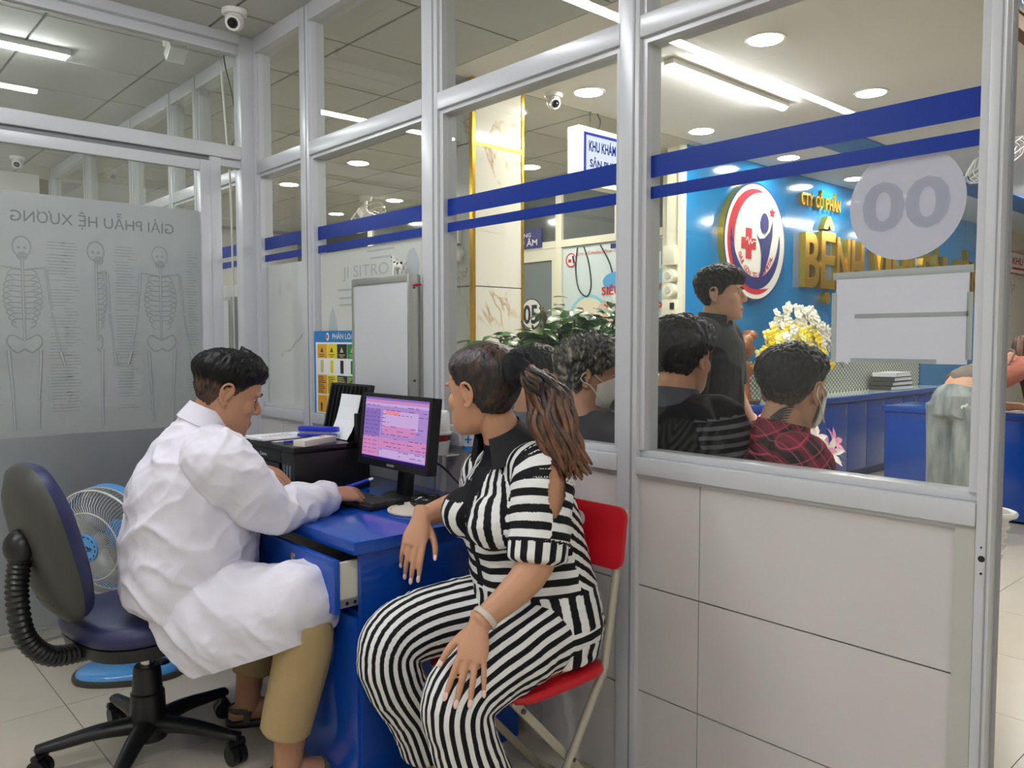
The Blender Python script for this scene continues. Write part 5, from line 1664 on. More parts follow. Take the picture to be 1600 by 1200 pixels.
def add_head(mb, M, nose=1.0):
    n = 32
    zs = np.linspace(.001, .2235, 44)
    vs = []; fs = []
    for z in zs:
        yf, yb, w = head_rows(z)
        yc = (yf + yb) / 2; ry = (yf - yb) / 2
        for i in range(n):
            a = 2 * PI * i / n; c, s = math.cos(a), math.sin(a); e = 2 / 2.25
            vs.append(M @ Vector((w * abs(c) ** e * (1 if c > 0 else -1), yc + ry * abs(s) ** e * (1 if s > 0 else -1), z - .115)))
    k = len(zs)
    for j in range(k - 1):
        for i in range(n):
            a = j * n + i; b = j * n + (i + 1) % n
            fs.append((a, b, b + n, a + n))
    fs.append(tuple(range(n))[::-1]); fs.append(tuple((k - 1) * n + i for i in range(n)))
    mb.add(vs, fs)
    def S(c, r, rot=None):
        q = M.to_3x3()
        sc_ = q.col[0].length
        rr = q.normalized() @ (rot if rot is not None else Matrix.Identity(3))
        mb.sph(M @ Vector(c), tuple(x * sc_ for x in r), rr, 14, 9)
    def T(pts, rad, n=10, sub=4):
        mb.tube([tuple(M @ Vector(p)) for p in pts], rad, None, n, sub)
    # nose, lips, chin, cheeks, brows
    T([(0, .086, .018), (0, .088 + .010 * nose, -.002), (0, .090 + .018 * nose, -.022), (0, .090 + .014 * nose, -.032)], [.006, .008, .0105, .008])
    S((.011, .089 + .008 * nose, -.030), (.008, .010, .007)); S((-.011, .089 + .008 * nose, -.030), (.008, .010, .007))
    S((0, .093, -.062), (.022, .008, .0058)); S((0, .0915, -.0735), (.019, .009, .0066))
    S((0, .083, -.097), (.020, .014, .014))
    for s in (1, -1):
        S((s * .036, .056, -.022), (.027, .027, .030))
        S((s * .032, .082, .024), (.026, .010, .007))
        # ear: curled rim, lobe and bowl
        Mx = M @ Matrix.Translation((s * .0735, -.012, -.004)) @ Matrix.Rotation(s * R(-24), 4, 'Z') @ Matrix.Rotation(R(-8), 4, 'X')
        E_ = lambda p: Mx @ Vector(p)
        rim = [(s * .000, .010, -.004), (s * .007, .014, .016), (s * .013, .004, .031), (s * .016, -.010, .029), (s * .017, -.018, .014), (s * .014, -.016, -.006), (s * .009, -.006, -.022), (s * .004, .006, -.029), (s * .000, .011, -.020)]
        mb.tube([tuple(E_(p)) for p in rim], [.0042, .0045, .0048, .0048, .0046, .0044, .0055, .006, .004], None, 9, 4)
        q = Mx.to_3x3().normalized()
        mb.sph(E_((s * .002, -.003, .003)), (.005, .018, .026), q @ Matrix.Rotation(s * R(-18), 3, 'Z'), 12, 8)
        mb.tube([tuple(E_(p)) for p in ((s * .010, .0, .018), (s * .013, -.008, .008), (s * .010, -.006, -.010))], [.003, .0036, .003], None, 7, 3)

def hair_mesh(M, hairline, thick, noise=(.004, 60, .003, 200), seed=0, nphi=168, nth=72, low=-.10, name='hair', lump=0.0, edge=.35):
    """cap of hair grown outward from the scalp; it sinks under the skin beyond the hairline"""
    ph = np.linspace(0, 2 * PI, nphi, endpoint=False)
    th = np.linspace(.02, PI * .80, nth)
    TH, PH = np.meshgrid(th, ph, indexing='ij')
    D = np.stack([np.sin(TH) * np.sin(PH), np.sin(TH) * np.cos(PH), np.cos(TH)], -1).reshape(-1, 3)
    r = head_radius(D)
    P = HC + D * r[:, None]
    a = np.degrees(np.abs((PH.reshape(-1) + PI) % (2 * PI) - PI))
    z = P[:, 2] + .115
    hz = np.interp(a, [h[0] for h in hairline], [h[1] for h in hairline])
    hz = hz + (vnoise(D, 22, seed + 3) - .5) * .008
    t = thick(z, a, P, D)
    t = t + (vnoise(D * np.array([1, 1, .30]), min(noise[1], 18), seed) - .5) * noise[0] + (vnoise(D * np.array([1, 1, .12]), min(noise[3], 30), seed + 1) - .5) * noise[2]
    if lump:
        t = t + (vnoise(D, 9, seed + 5) - .4) * lump
    k = smoothstep(z - hz, -.002, .010)
    t = t * (edge + (1 - edge) * smoothstep(z - hz, 0, .045))
    t = np.maximum(t, .0008) * k - .006 * (1 - k)
    Q = P + D * t[:, None]
    vs = [M @ Vector(q) for q in Q]; fs = []
    for j in range(nth - 1):
        for i in range(nphi):
            A = j * nphi + i; B = j * nphi + (i + 1) % nphi
            fs.append((A, A + nphi, B + nphi, B))
    fs.append(tuple(range(nphi))); fs.append(tuple((nth - 1) * nphi + i for i in range(nphi))[::-1])
    mb = MB().add(vs, fs)
    me = mb.mesh(name)
    set_attr(me, 'stripe', np.clip((t - .0035) / .004, -1, 1))
    return me

def add_hand(mb, wrist, d, nrm, thumb, size=1.0, curl=((12, 14, 8),) * 4, spread=(6, 1, -4, -9), tdir=(.62, .70, -.30), tdir2=(.85, .45, -.30), slim=1.0):
    """palm, four fingers with three phalanges each, thumb; returns fingertip frames"""
    x = Vector(d).normalized(); z = Vector(nrm); z = (z - x * z.dot(x)).normalized(); y = Vector(thumb); y = (y - x * y.dot(x) - z * y.dot(z)).normalized()
    w = Vector(wrist); s = size
    W = lambda a, b, c: w + (x * a + y * b + z * c) * s
    mb.tube([W(-.030, 0, 0), W(0, .0, 0), W(.030, .002, .001), (W(.062, .001, .001)), W(.090, 0, -.001)],
            [(.027 * s * slim, .019 * s), (.027 * s * slim, .017 * s), (.034 * s * slim, .015 * s), (.040 * s * slim, .0135 * s), (.037 * s * slim, .0105 * s)], y, 18, 4)
    mb.sph(W(.035, .022, -.008), (.026 * s, .017 * s, .014 * s), Matrix((x, y, z)).transposed(), 12, 8)
    tips = []
    for i, (yo, L, r) in enumerate(((.030, (.044, .026, .021), .0088), (.0105, (.048, .030, .023), .0090), (-.0095, (.045, .028, .022), .0085), (-.0285, (.036, .021, .019), .0075))):
        cu = curl[i]; a = 0
        sp = R(spread[i])
        f0 = (x * math.cos(sp) + y * math.sin(sp))
        p = W(.082 if i < 3 else .076, yo * slim, 0)
        pts = [p - f0 * (.018 * s), p]; rad = [r * s * 1.0, r * s * 1.06]
        for q in range(3):
            a += R(cu[q])
            dd = (f0 * math.cos(a) - z * math.sin(a))
            p = p + dd * (L[q] * s)
            pts.append(p); rad.append(r * s * (1.0, .92, .72)[q])
        mb.tube(pts, [v * slim for v in rad], y, 12, 4)
        tips.append((p, dd, (z * math.cos(a) + f0 * math.sin(a)), y, r * s * slim))
    t1 = (x * tdir[0] + y * tdir[1] + z * tdir[2]).normalized(); t2 = (x * tdir2[0] + y * tdir2[1] + z * tdir2[2]).normalized()
    p0 = W(.014, .018, -.006); p1 = p0 + t1 * .042 * s; p2 = p1 + t1.lerp(t2, .5).normalized() * .034 * s; p3 = p2 + t2 * .027 * s
    mb.tube([p0, p1, p2, p3], [.0135 * s * slim, .0118 * s * slim, .0102 * s * slim, .0075 * s * slim], None, 12, 4)
    tips.append((p3, t2, z, y, .0085 * s * slim))
    return tips

def add_nails(tips, m, parent):
    for p, d, n, y, r in tips:
        c = p + d * r * .35 + n * r * .55
        q = Matrix((d, d.cross(n) * -1, n)).transposed() if True else None
        MB().sph(c, (r * 1.35, r * .72, r * .30), Matrix((d, n.cross(d), n)).transposed(), 12, 8).build('nail', m, parent, smooth=180)

def add_foot(mb, ankle, d, L=.235):
    d = Vector((d[0], d[1], 0)).normalized(); s_ = Vector((-d[1], d[0], 0)); a = Vector(ankle)
    h = Vector((a[0], a[1], 0))
    mb.tube([h - d * .055 + Vector((0, 0, .030)), h + Vector((0, 0, .045)), h + d * .07 + Vector((0, 0, .038)), h + d * (L - .10) + Vector((0, 0, .024)), h + d * (L - .062) + Vector((0, 0, .018))],
            [(.026, .028), (.032, .042), (.038, .034), (.044, .022), (.040, .014)], s_, 16, 4)
    for i in range(5):
        o = (-.034 + .017 * i)
        p = h + d * (L - .075 - abs(i - 1) * .006) + s_ * o + Vector((0, 0, .016))
        mb.tube([p, p + d * .022, p + d * .036 - Vector((0, 0, .003))], [.0095 if i else .013, .009 if i else .0125, .007 if i else .010], None, 9, 3)

def headframe(c, f, up=(0, 0, 1), s=1.0):
    y = Vector(f).normalized(); z = Vector(up); z = (z - y * z.dot(y)).normalized(); x = y.cross(z)
    M = Matrix(((x[0], y[0], z[0], c[0]), (x[1], y[1], z[1], c[1]), (x[2], y[2], z[2], c[2]), (0, 0, 0, 1)))
    return M @ Matrix.Diagonal((s, s, s, 1))

def skin_mat(name, col):
    w = NT(name)
    at = w.n('ShaderNodeAttribute', attribute_name='lip')
    tc = w.n('ShaderNodeTexCoord')
    nz = w.n('ShaderNodeTexNoise', _Scale=22.0, _Detail=4.0)
    w.l(tc.outputs['Object'], nz.inputs['Vector'])
    mr = w.n('ShaderNodeMapRange')
    mr.inputs['To Min'].default_value = .93; mr.inputs['To Max'].default_value = 1.06
    w.l(nz.outputs['Fac'], mr.inputs['Value'])
    m1 = w.n('ShaderNodeMixRGB', blend_type='MULTIPLY'); m1.inputs[0].default_value = 1
    m1.inputs[1].default_value = rgb(col)
    w.l(mr.outputs['Result'], m1.inputs[2])
    m2 = w.n('ShaderNodeMixRGB')
    m2.inputs[2].default_value = rgb((int(col[0] * .86), int(col[1] * .62), int(col[2] * .60)))
    w.l(at.outputs['Fac'], m2.inputs[0])
    w.l(m1.outputs[0], m2.inputs[1])
    w.l(m2.outputs[0], w.b.inputs['Base Color'])
    w.b.inputs['Roughness'].default_value = .48
    w.b.inputs['Specular IOR Level'].default_value = .35
    w.b.inputs['Subsurface Weight'].default_value = .12
    w.b.inputs['Subsurface Radius'].default_value = (.9, .35, .2)
    w.b.inputs['Subsurface Scale'].default_value = .008
    n2 = w.n('ShaderNodeTexNoise', _Scale=260.0)
    w.l(tc.outputs['Object'], n2.inputs['Vector'])
    bp = w.n('ShaderNodeBump'); bp.inputs['Strength'].default_value = .12; bp.inputs['Distance'].default_value = .002
    w.l(n2.outputs['Fac'], bp.inputs['Height']); w.l(bp.outputs['Normal'], w.b.inputs['Normal'])
    return w.m

def body_build(mb, root, m, MH, voxel=.0035):
    me = remesh(mb, 'body', voxel, 6)
    co, _ = verts_of(me)
    Mi = np.array(MH.inverted())
    L = co @ Mi[:3, :3].T + Mi[:3, 3]
    lip = smoothstep(-(np.abs(L[:, 2] + .0675) / .0125 + np.abs(L[:, 0]) / .028), -1.15, -.75) * (L[:, 1] > .07)
    set_attr(me, 'lip', lip)
    W = world_of(root).inverted()
    me.transform(W)
    me.materials.append(m)
    return finish('body', me, root, 180)

def place_mesh(me, root, mats, name, smooth=180):
    me.transform(world_of(root).inverted())
    for m in (mats if isinstance(mats, (list, tuple)) else [mats]):
        me.materials.append(m)
    return finish(name, me, root, smooth)

def cloth(mb, name, root, m, voxel=.006, smooth=4, wr=((.006, (6, 6, 14), 0), (.003, (14, 14, 30), 1)), attr=None, cut=None):
    me = remesh(mb, name, voxel, smooth)
    co, no = verts_of(me)
    d = np.zeros(len(co))
    for w_ in wr:
        if len(w_) == 3:
            amp, sc_, seed = w_
            n = vnoise(co * np.array(sc_), 1.0, seed)
            d += amp * (1 - 2 * np.abs(2 * n - 1)) * .5
        else:                                  # long folds running along a direction
            amp, along_, wl_x, wl_l, seed, mask_ = w_
            e1 = Vector(along_).normalized(); e2 = e1.orthogonal().normalized(); e3 = e1.cross(e2)
            Q = np.stack([co @ np.array(e1) / wl_l, co @ np.array(e2) / wl_x, co @ np.array(e3) / wl_x], -1)
            Q = Q + (vnoise(co, 6, seed + 9) - .5)[:, None] * .5
            n = vnoise(Q, 1.0, seed)
            k = (1 - np.abs(2 * n - 1)) ** 1.6
            d += amp * (k - .35) * (mask_(co) if mask_ else 1)
    P = co + no * d[:, None]
    if attr:
        for k, v in attr(co, no).items():
            set_attr(me, k, v)
    me.vertices.foreach_set('co', P.ravel())
    if cut is not None:
        keep = cut(co, no)
        bm = bmesh.new(); bm.from_mesh(me); bm.verts.ensure_lookup_table()
        bmesh.ops.delete(bm, geom=[bm.verts[i] for i in np.where(keep)[0]], context='VERTS')
        bm.to_mesh(me); bm.free()
    return place_mesh(me, root, m, name)

def nearest_on(C, co):
    """index of the nearest path sample for each vertex"""
    out = np.empty(len(co), int); dist = np.empty(len(co))
    for a in range(0, len(co), 20000):
        D = ((co[a:a + 20000, None] - C[None]) ** 2).sum(-1)
        out[a:a + 20000] = D.argmin(1); dist[a:a + 20000] = np.sqrt(D.min(1))
    return out, dist

def eyes(MH, root, M_W=mat('eye_white', (228, 222, 214), .15), M_I=mat('eye_dark', (34, 22, 16), .1)):
    for s in (1, -1):
        m = MB().m(0).sph(MH @ Vector((s * .031, .0735, .006)), (.0125, .009, .0055), MH.to_3x3().normalized(), 14, 8)
        m.m(1).sph(MH @ Vector((s * .031, .0816, .006)), (.0066, .0026, .0056), MH.to_3x3().normalized(), 12, 8)
        m.build('eye', [M_W, M_I], root, smooth=180)
def brows(MH, root, m):
    for s in (1, -1):
        MB().tube([tuple(MH @ Vector(p)) for p in ((s * .014, .096, .022), (s * .032, .094, .029), (s * .052, .080, .024))], [(.0032, .0026), (.0036, .003), (.0018, .0016)], None, 8, 4).build('eyebrow', m, root, smooth=180)
def collar(root, c, r, m, tiltv=(0, 0, 1), h=.022, front=None, gap=.5, name='collar', th=.0035, flare=.012):
    """fold-over collar round the neck, open at the front"""
    z = Vector(tiltv).normalized(); f = Vector(front); f = (f - z * f.dot(z)).normalized(); s = f.cross(z)
    vs = []; fs = []; n = 30
    for i in range(n + 1):
        a = gap * .5 + (2 * PI - gap) * i / n
        d = f * math.cos(a) + s * math.sin(a)
        rx = Vector(c) + d * r
        vs += [rx + z * (h * .6), rx + d * (th) + z * h, rx + d * (flare + th) - z * (h * .55), rx + d * flare * .7 - z * (h * .6)]
    for i in range(n):
        a = i * 4; b = a + 4
        for q in range(4):
            fs.append((a + q, a + (q + 1) % 4, b + (q + 1) % 4, b + q))
    fs += [(0, 3, 2, 1), (n * 4, n * 4 + 1, n * 4 + 2, n * 4 + 3)]
    return MB().add(vs, fs).build(name, m, root, smooth=50)

SK_A = skin_mat('skin_tan', (186, 138, 108))
SK_W = skin_mat('skin_woman', (196, 146, 114))
SK_P = skin_mat('skin_pale', (204, 156, 128))
HAIR_K = mat_attr('hair_black', (92, 72, 60), (17, 16, 17), rough=.45, soft=.9, bump=.35, bscale=45.0)
M_BROW = mat('brow_hair', (30, 24, 22), .6)

def person(label, loc):
    return thing('person', label, 'person', loc)

MALE = [(0, .176), (35, .174), (52, .166), (62, .140), (72, .112), (84, .100), (95, .098), (108, .088), (130, .058), (150, .042), (180, .036)]
def male_thick(top=.020, side=.004, zlo=.10, zhi=.185, fringe=.0):
    def f(z, a, P, D):
        t = side + (top - side) * smoothstep(z, zlo, zhi)
        if fringe:
            t = t + fringe * smoothstep(z, .16, .19) * smoothstep(-a, -70, -20)
        return t
    return f

# ---- the doctor
doc = person('man in a white coat writing at the desk, khaki trousers and sandals', (.95, 2.4, 0))
Hc = (.978, 2.372, 1.140)
MH = headframe(Hc, (.985, -.15, -.36), s=1.02)
RV = Vector((-.36, -.93, 0))
b = MB(); add_head(b, MH)
b.tube([(.965, 2.378, 1.12), (.945, 2.395, 1.07), (.925, 2.41, 1.0)], [(.060, .062), (.062, .064), (.085, .08)], RV, 20, 4)
b.tube([(.875, 2.43, .52), (.885, 2.425, .70), (.895, 2.42, .90), (.92, 2.412, 1.02)], [(.17, .13), (.165, .14), (.16, .12), (.09, .075)], RV, 22, 4)
rs, re_, rw = (.905, 2.24, .965), (1.05, 2.195, .800), (1.285, 2.290, .803)
ls, le_, lw = (1.0, 2.57, .965), (1.03, 2.70, .880), (1.125, 2.595, .872)
b.tube([(.91, 2.33, .98), rs, re_, rw], [.06, .055, .043, .027], None, 16, 4)
b.tube([(.96, 2.48, .98), ls, le_, lw], [.06, .055, .043, .027], None, 16, 4)
tipsR = add_hand(b, rw, (.95, .12, -.10), (-.02, -.42, .90), (-.3, .94, .2), 1.06, ((14, 30, 18), (18, 32, 18), (22, 34, 20), (26, 36, 22)), (5, 1, -3, -8), (.70, .45, -.45), (.95, .0, -.35))
tipsL = add_hand(b, lw, (.72, -.68, -.10), (-.12, -.20, 1), (-.66, -.70, 0), .98, ((10, 22, 12), (12, 24, 14), (14, 24, 14), (16, 26, 16)))
b.tube([(.85, 2.35, .52), (1.05, 2.03, .545), (1.045, 2.06, .40), (1.035, 2.11, .10), (1.035, 2.115, .05)], [.085, .065, .06, .042, .04], None, 14, 5)
b.tube([(.92, 2.53, .52), (1.19, 2.60, .53), (1.17, 2.60, .40), (1.125, 2.585, .10), (1.125, 2.585, .05)], [.085, .065, .06, .042, .04], None, 14, 5)
add_foot(b, (1.035, 2.115, .09), (.97, -.10), .24)
add_foot(b, (1.125, 2.585, .09), (.93, -.36), .24)
body_build(b, doc, SK_A, MH, .0036)
def doc_th(z, a, P, D):
    t = .003 + .019 * smoothstep(z, .125, .175)
    return t + .016 * smoothstep(z, .165, .195) * smoothstep(-a, -75, -25)
place_mesh(hair_mesh(MH, [(0, .168), (30, .166), (48, .158), (60, .140), (72, .118), (84, .104), (95, .104), (108, .098), (130, .066), (150, .050), (180, .044)], doc_th, (.006, 40, .004, 120), 2), doc, HAIR_K, 'hair')
eyes(MH, doc); brows(MH, doc, M_BROW)
M_COAT = mat('white_coat_cloth', (224, 221, 231), .75, bump=.15, bscale=500, stretch=(1, 1, .25))
c = MB()
c.tube([(.870, 2.44, .525), (.880, 2.43, .60), (.888, 2.425, .72), (.890, 2.425, .86), (.905, 2.415, .96), (.925, 2.41, 1.035), (.935, 2.40, 1.06)],
       [(.215, .175), (.215, .185), (.212, .188), (.205, .165), (.165, .125), (.092, .082), (.075, .070)], RV, 30, 4)
c.tube([(.915, 2.34, .975), (.905, 2.255, .955), (.965, 2.215, .885), (1.045, 2.205, .800), (1.15, 2.235, .798), (1.270, 2.284, .802)], [.075, .092, .084, .066, .054, .045], None, 20, 4)
c.tube([(.96, 2.48, .975), (1.0, 2.56, .955), (1.02, 2.65, .912), (1.035, 2.69, .882), (1.105, 2.612, .874)], [.075, .090, .080, .062, .044], None, 20, 4)
# skirt of the coat over the thighs and down past the seat
c.tube([(.86, 2.42, .56), (.88, 2.33, .52), (.93, 2.24, .485), (1.00, 2.12, .510), (1.06, 2.02, .562), (1.085, 1.975, .565)], [(.12, .07), (.14, .15), (.145, .18), (.130, .155), (.115, .12), (.07, .08)], (.6, .6, 0), 30, 5)
c.tube([(.90, 2.46, .545), (.98, 2.49, .535), (1.10, 2.55, .545)], [(.14, .10), (.13, .10), (.09, .08)], (0, 1, 0), 20, 4)
def coat_folds(co, no):
    return {}
hemA, hemB = np.array((.872, 2.287, .345)), np.array((1.052, 1.93, .50))
hd_ = hemB - hemA; hn_ = np.cross(hd_, np.array((-hd_[1], hd_[0], 0.0))); hn_ /= np.linalg.norm(hn_); hn_ *= np.sign(hn_[2])
def coat_cut(co, no):
    over = (np.hypot(co[:, 0] - .81, co[:, 1] - 2.585) < .215) & (co[:, 2] < .478)
    return over
up_ = lambda co: smoothstep(co[:, 2], .60, .68)
lo_ = lambda co: 1 - smoothstep(co[:, 2], .60, .68)
o = cloth(c, 'coat', doc, M_COAT, .0055, 3, ((.013, (.60, -.30, -.45), .060, .42, 0, up_), (.009, (.2, -.5, .45), .045, .30, 7, up_), (.016, (.45, -.60, -.65), .065, .45, 4, lo_), (.004, (.8, .1, .2), .04, .22, 12, None), (.0012, (26, 26, 40), 1)), cut=coat_cut)
bm = bmesh.new(); bm.from_mesh(o.data)
low_ = [f_ for f_ in bm.faces if f_.calc_center_median()[2] < .585]
geo_ = set(low_)
for f_ in low_:
    geo_.update(f_.verts); geo_.update(f_.edges)
bmesh.ops.bisect_plane(bm, geom=list(geo_), plane_co=Vector(hemA) - Vector(doc.location), plane_no=Vector(hn_), clear_inner=True)
bm.to_mesh(o.data); bm.free()
o.data.polygons.foreach_set('use_smooth', [True] * len(o.data.polygons))
collar(doc, (.936, 2.402, 1.062), .066, M_COAT, (.42, -.16, 1), .036, (.93, -.36, 0), 1.2, flare=.018)
p = MB()
p.tube([(.86, 2.36, .50), (.95, 2.18, .53), (1.03, 2.04, .52), (1.045, 2.03, .45), (1.035, 2.06, .32), (1.02, 2.09, .195)], [.10, .088, .082, .080, .076, .072], None, 20, 5)
p.tube([(.92, 2.53, .50), (1.10, 2.57, .53), (1.19, 2.60, .52), (1.19, 2.60, .42), (1.15, 2.59, .17)], [.10, .092, .088, .080, .072], None, 20, 5)
cloth(p, 'trousers', doc, mat('khaki_cloth', (176, 152, 108), .85, bump=.2, bscale=400), .006, 4, ((.005, (12, 12, 5), 0), (.002, (30, 30, 20), 1)))
M_STRAP = mat('sandal_strap', (82, 74, 68), .7, bump=.3, bscale=300)
def sandal(ank, d):
    d = Vector((d[0], d[1], 0)).normalized(); s_ = Vector((-d[1], d[0], 0)); h = Vector((ank[0], ank[1], 0))
    sh = thing('sandal', 'dark strapped sandal', 'sandal', h); del sh['category']; sh.parent = doc; sh.location = h - Vector(doc.location)
    F = frame_mat(h + d * .06, d, s_)
    O = pad_outline(.135, .050, 2.6, 28)
    slab(MB(), O, [(.001, .97), (.004, 1), (.018, 1), (.021, .97)], F).build('sole', M_BLACK, sh, smooth=50)
    def band(x0, x1, w, zt):
        pts = [h + d * (x0 + (x1 - x0) * u) + s_ * (w * math.cos(PI * u)) * -1 + Vector((0, 0, .012 + zt * math.sin(PI * u))) for u in np.linspace(0, 1, 9)]
        return MB().tube(pts, [(.012, .0035)] * 9, d, 8, 2)
    band(.10, .135, .052, .048).build('strap', M_STRAP, sh, smooth=60)
    band(-.01, .035, .043, .085).build('strap', M_STRAP, sh, smooth=60)
    pts = [h + d * (-.062 * math.cos(t)) * 1 + s_ * (.040 * math.sin(t)) + Vector((0, 0, .055)) for t in np.linspace(-1.5, 1.5, 9)]
    MB().tube(pts, [(.0035, .010)] * 9, None, 8, 2).build('heel_strap', M_STRAP, sh, smooth=60)
sandal((1.035, 2.115), (.97, -.10)); sandal((1.125, 2.585), (.93, -.36))
t = thing('pen', 'blue ballpoint pen held in the hand of the man in the white coat', 'pen', (1.42, 2.34, .82))
pa, pb = Vector((1.380, 2.360, .806)), Vector((1.455, 2.338, .826))
MB().cyl(pa, pb, .0062, .0058, 12).build('barrel', mat('stapler_blue', (34, 50, 190), .35), t, smooth=40)
MB().cyl(pb, pb + (pb - pa).normalized() * .016, .0056, .0045, 12).build('cap', M_WPLAS, t, smooth=40)

# ---- the woman in stripes
wo = person('woman with a brown ponytail in a black and white striped suit on the red chair', (1.4, 1.55, 0))
SW = Vector((.20, .97, 0))         # towards her right side
FW = Vector((-.97, .20, 0))
Hc = (1.347, 1.606, 1.165)
MHW = headframe(Hc, (-.16, .985, -.05), s=.985)
b = MB(); add_head(b, MHW, .62)
b.tube([(1.358, 1.592, 1.12), (1.385, 1.578, 1.07), (1.415, 1.572, .99)], [(.048, .050), (.050, .052), (.085, .065)], SW, 20, 4)
b.tube([(1.485, 1.555, .50), (1.475, 1.56, .68), (1.445, 1.57, .86), (1.415, 1.572, 1.0)], [(.15, .12), (.13, .105), (.13, .10), (.08, .06)], SW, 20, 4)
ls, le_, lw = (1.388, 1.418, .965), (1.315, 1.372, .765), (1.155, 1.391, .651)
rs, re_, rw = (1.454, 1.722, .925), (1.555, 1.875, .812), (1.318, 1.845, .800)
b.tube([(1.40, 1.50, .985), ls, le_, lw], [.055, .056, .046, .0255], None, 18, 5)
b.tube([(1.43, 1.64, .955), rs, (1.54, 1.83, .85), re_, (1.45, 1.862, .808), rw], [.055, .054, .047, .045, .042, .0255], None, 18, 4)
tL = add_hand(b, lw, (-.54, -.34, -.74), (-.46, -.60, .64), (-.742, .67, 0), .96, ((6, 12, 8), (8, 12, 8), (8, 12, 8), (8, 12, 8)), (9, 3, -4, -12), (.75, .62, -.10), (.90, .30, -.15), slim=.95)
tR = add_hand(b, rw, (-.52, -.30, -.80), (-.62, -.62, .42), (.70, -.70, -.15), .98, ((10, 14, 8), (12, 18, 10), (18, 22, 12), (24, 26, 12)), (3, 1, -1, -3), (.72, .60, -.15), (.93, .22, -.1), slim=.95)
b.tube([(1.46, 1.46, .52), (1.14, 1.42, .495), (1.15, 1.42, .41), (1.24, 1.435, .12), (1.245, 1.437, .06)], [.09, .06, .055, .04, .038], None, 14, 5)
b.tube([(1.46, 1.66, .52), (1.155, 1.718, .52), (1.155, 1.725, .44), (1.30, 1.775, .12), (1.305, 1.778, .06)], [.09, .06, .055, .04, .038], None, 14, 5)
add_foot(b, (1.245, 1.437, .09), (-.95, -.05), .22); add_foot(b, (1.305, 1.778, .09), (-.90, .1), .22)
body_build(b, wo, SK_W, MHW, .0032)
add_nails(tL, mat('nail_pink', (236, 200, 186), .2, coat=.5), wo); add_nails(tR, mat('nail_pink', (236, 200, 186), .2, coat=.5), wo)
HAIR_B = None
w = NT('hair_brown'); tc = w.n('ShaderNodeTexCoord')
mp = w.n('ShaderNodeMapping'); mp.inputs['Scale'].default_value = (14, 14, 5); w.l(tc.outputs['Object'], mp.inputs['Vector'])
nz = w.n('ShaderNodeTexNoise', _Scale=5.0, _Detail=8.0); w.l(mp.outputs['Vector'], nz.inputs['Vector'])
at = w.n('ShaderNodeAttribute', attribute_name='dye')
ad = w.n('ShaderNodeMath', operation='MULTIPLY_ADD'); ad.inputs[1].default_value = .8; w.l(nz.outputs['Fac'], ad.inputs[0]); w.l(at.outputs['Fac'], ad.inputs[2])
cr = w.n('ShaderNodeValToRGB'); cr.color_ramp.elements[0].position = .35; cr.color_ramp.elements[0].color = rgb((30, 24, 24)); cr.color_ramp.elements[1].position = 1.3 if False else 1.0; cr.color_ramp.elements[1].color = rgb((138, 92, 62))
w.l(ad.outputs[0], cr.inputs[0]); w.l(cr.outputs[0], w.b.inputs['Base Color']); w.b.inputs['Roughness'].default_value = .36
bp = w.n('ShaderNodeBump'); bp.inputs['Strength'].default_value = .5; bp.inputs['Distance'].default_value = .004
n2 = w.n('ShaderNodeTexNoise', _Scale=16.0, _Detail=4.0); w.l(mp.outputs['Vector'], n2.inputs['Vector']); w.l(n2.outputs['Fac'], bp.inputs['Height']); w.l(bp.outputs['Normal'], w.b.inputs['Normal'])
HAIR_B = w.m
FEM = [(0, .180), (30, .178), (48, .166), (60, .148), (72, .128), (84, .122), (96, .112), (106, .088), (125, .060), (150, .040), (180, .034)]
me = hair_mesh(MHW, FEM, lambda z, a, P, D: .011 + .009 * smoothstep(z, .10, .2) + .006 * smoothstep(a, 100, 170), (.003, 26, .002, 70), 8)
co, _ = verts_of(me)
set_attr(me, 'dye', .10 * smoothstep(co[:, 2], 1.24, 1.30) - .04)
place_mesh(me, wo, HAIR_B, 'hair')
Bk = MHW.to_3x3() @ Vector((0, -1, 0))
sc0 = MHW @ Vector((.0, -.112, .062))
m = MB()
for k in range(16):
    a = 2 * PI * k / 16
    ux = Vector((0, 0, 1)); uy = Bk.cross(ux).normalized(); ux = uy.cross(Bk)
    m.sph(sc0 + Bk * .012 + ux * (.030 * math.sin(a)) + uy * (.030 * math.cos(a)), (.021 + .004 * (k % 3), .018 + .003 * (k % 2), .019), None, 12, 8)
m.sph(sc0 + Bk * .022 + Vector((0, 0, -.012)), (.03, .03, .036), None, 14, 9)
me = remesh(m, 'scrunchie', .004, 2); co, no = verts_of(me)
me.vertices.foreach_set('co', (co + no * ((vnoise(co, 90, 4) - .5) * .008)[:, None]).ravel())
place_mesh(me, wo, mat('scrunchie_black', (20, 20, 26), .8, bump=.5, bscale=200), 'scrunchie')
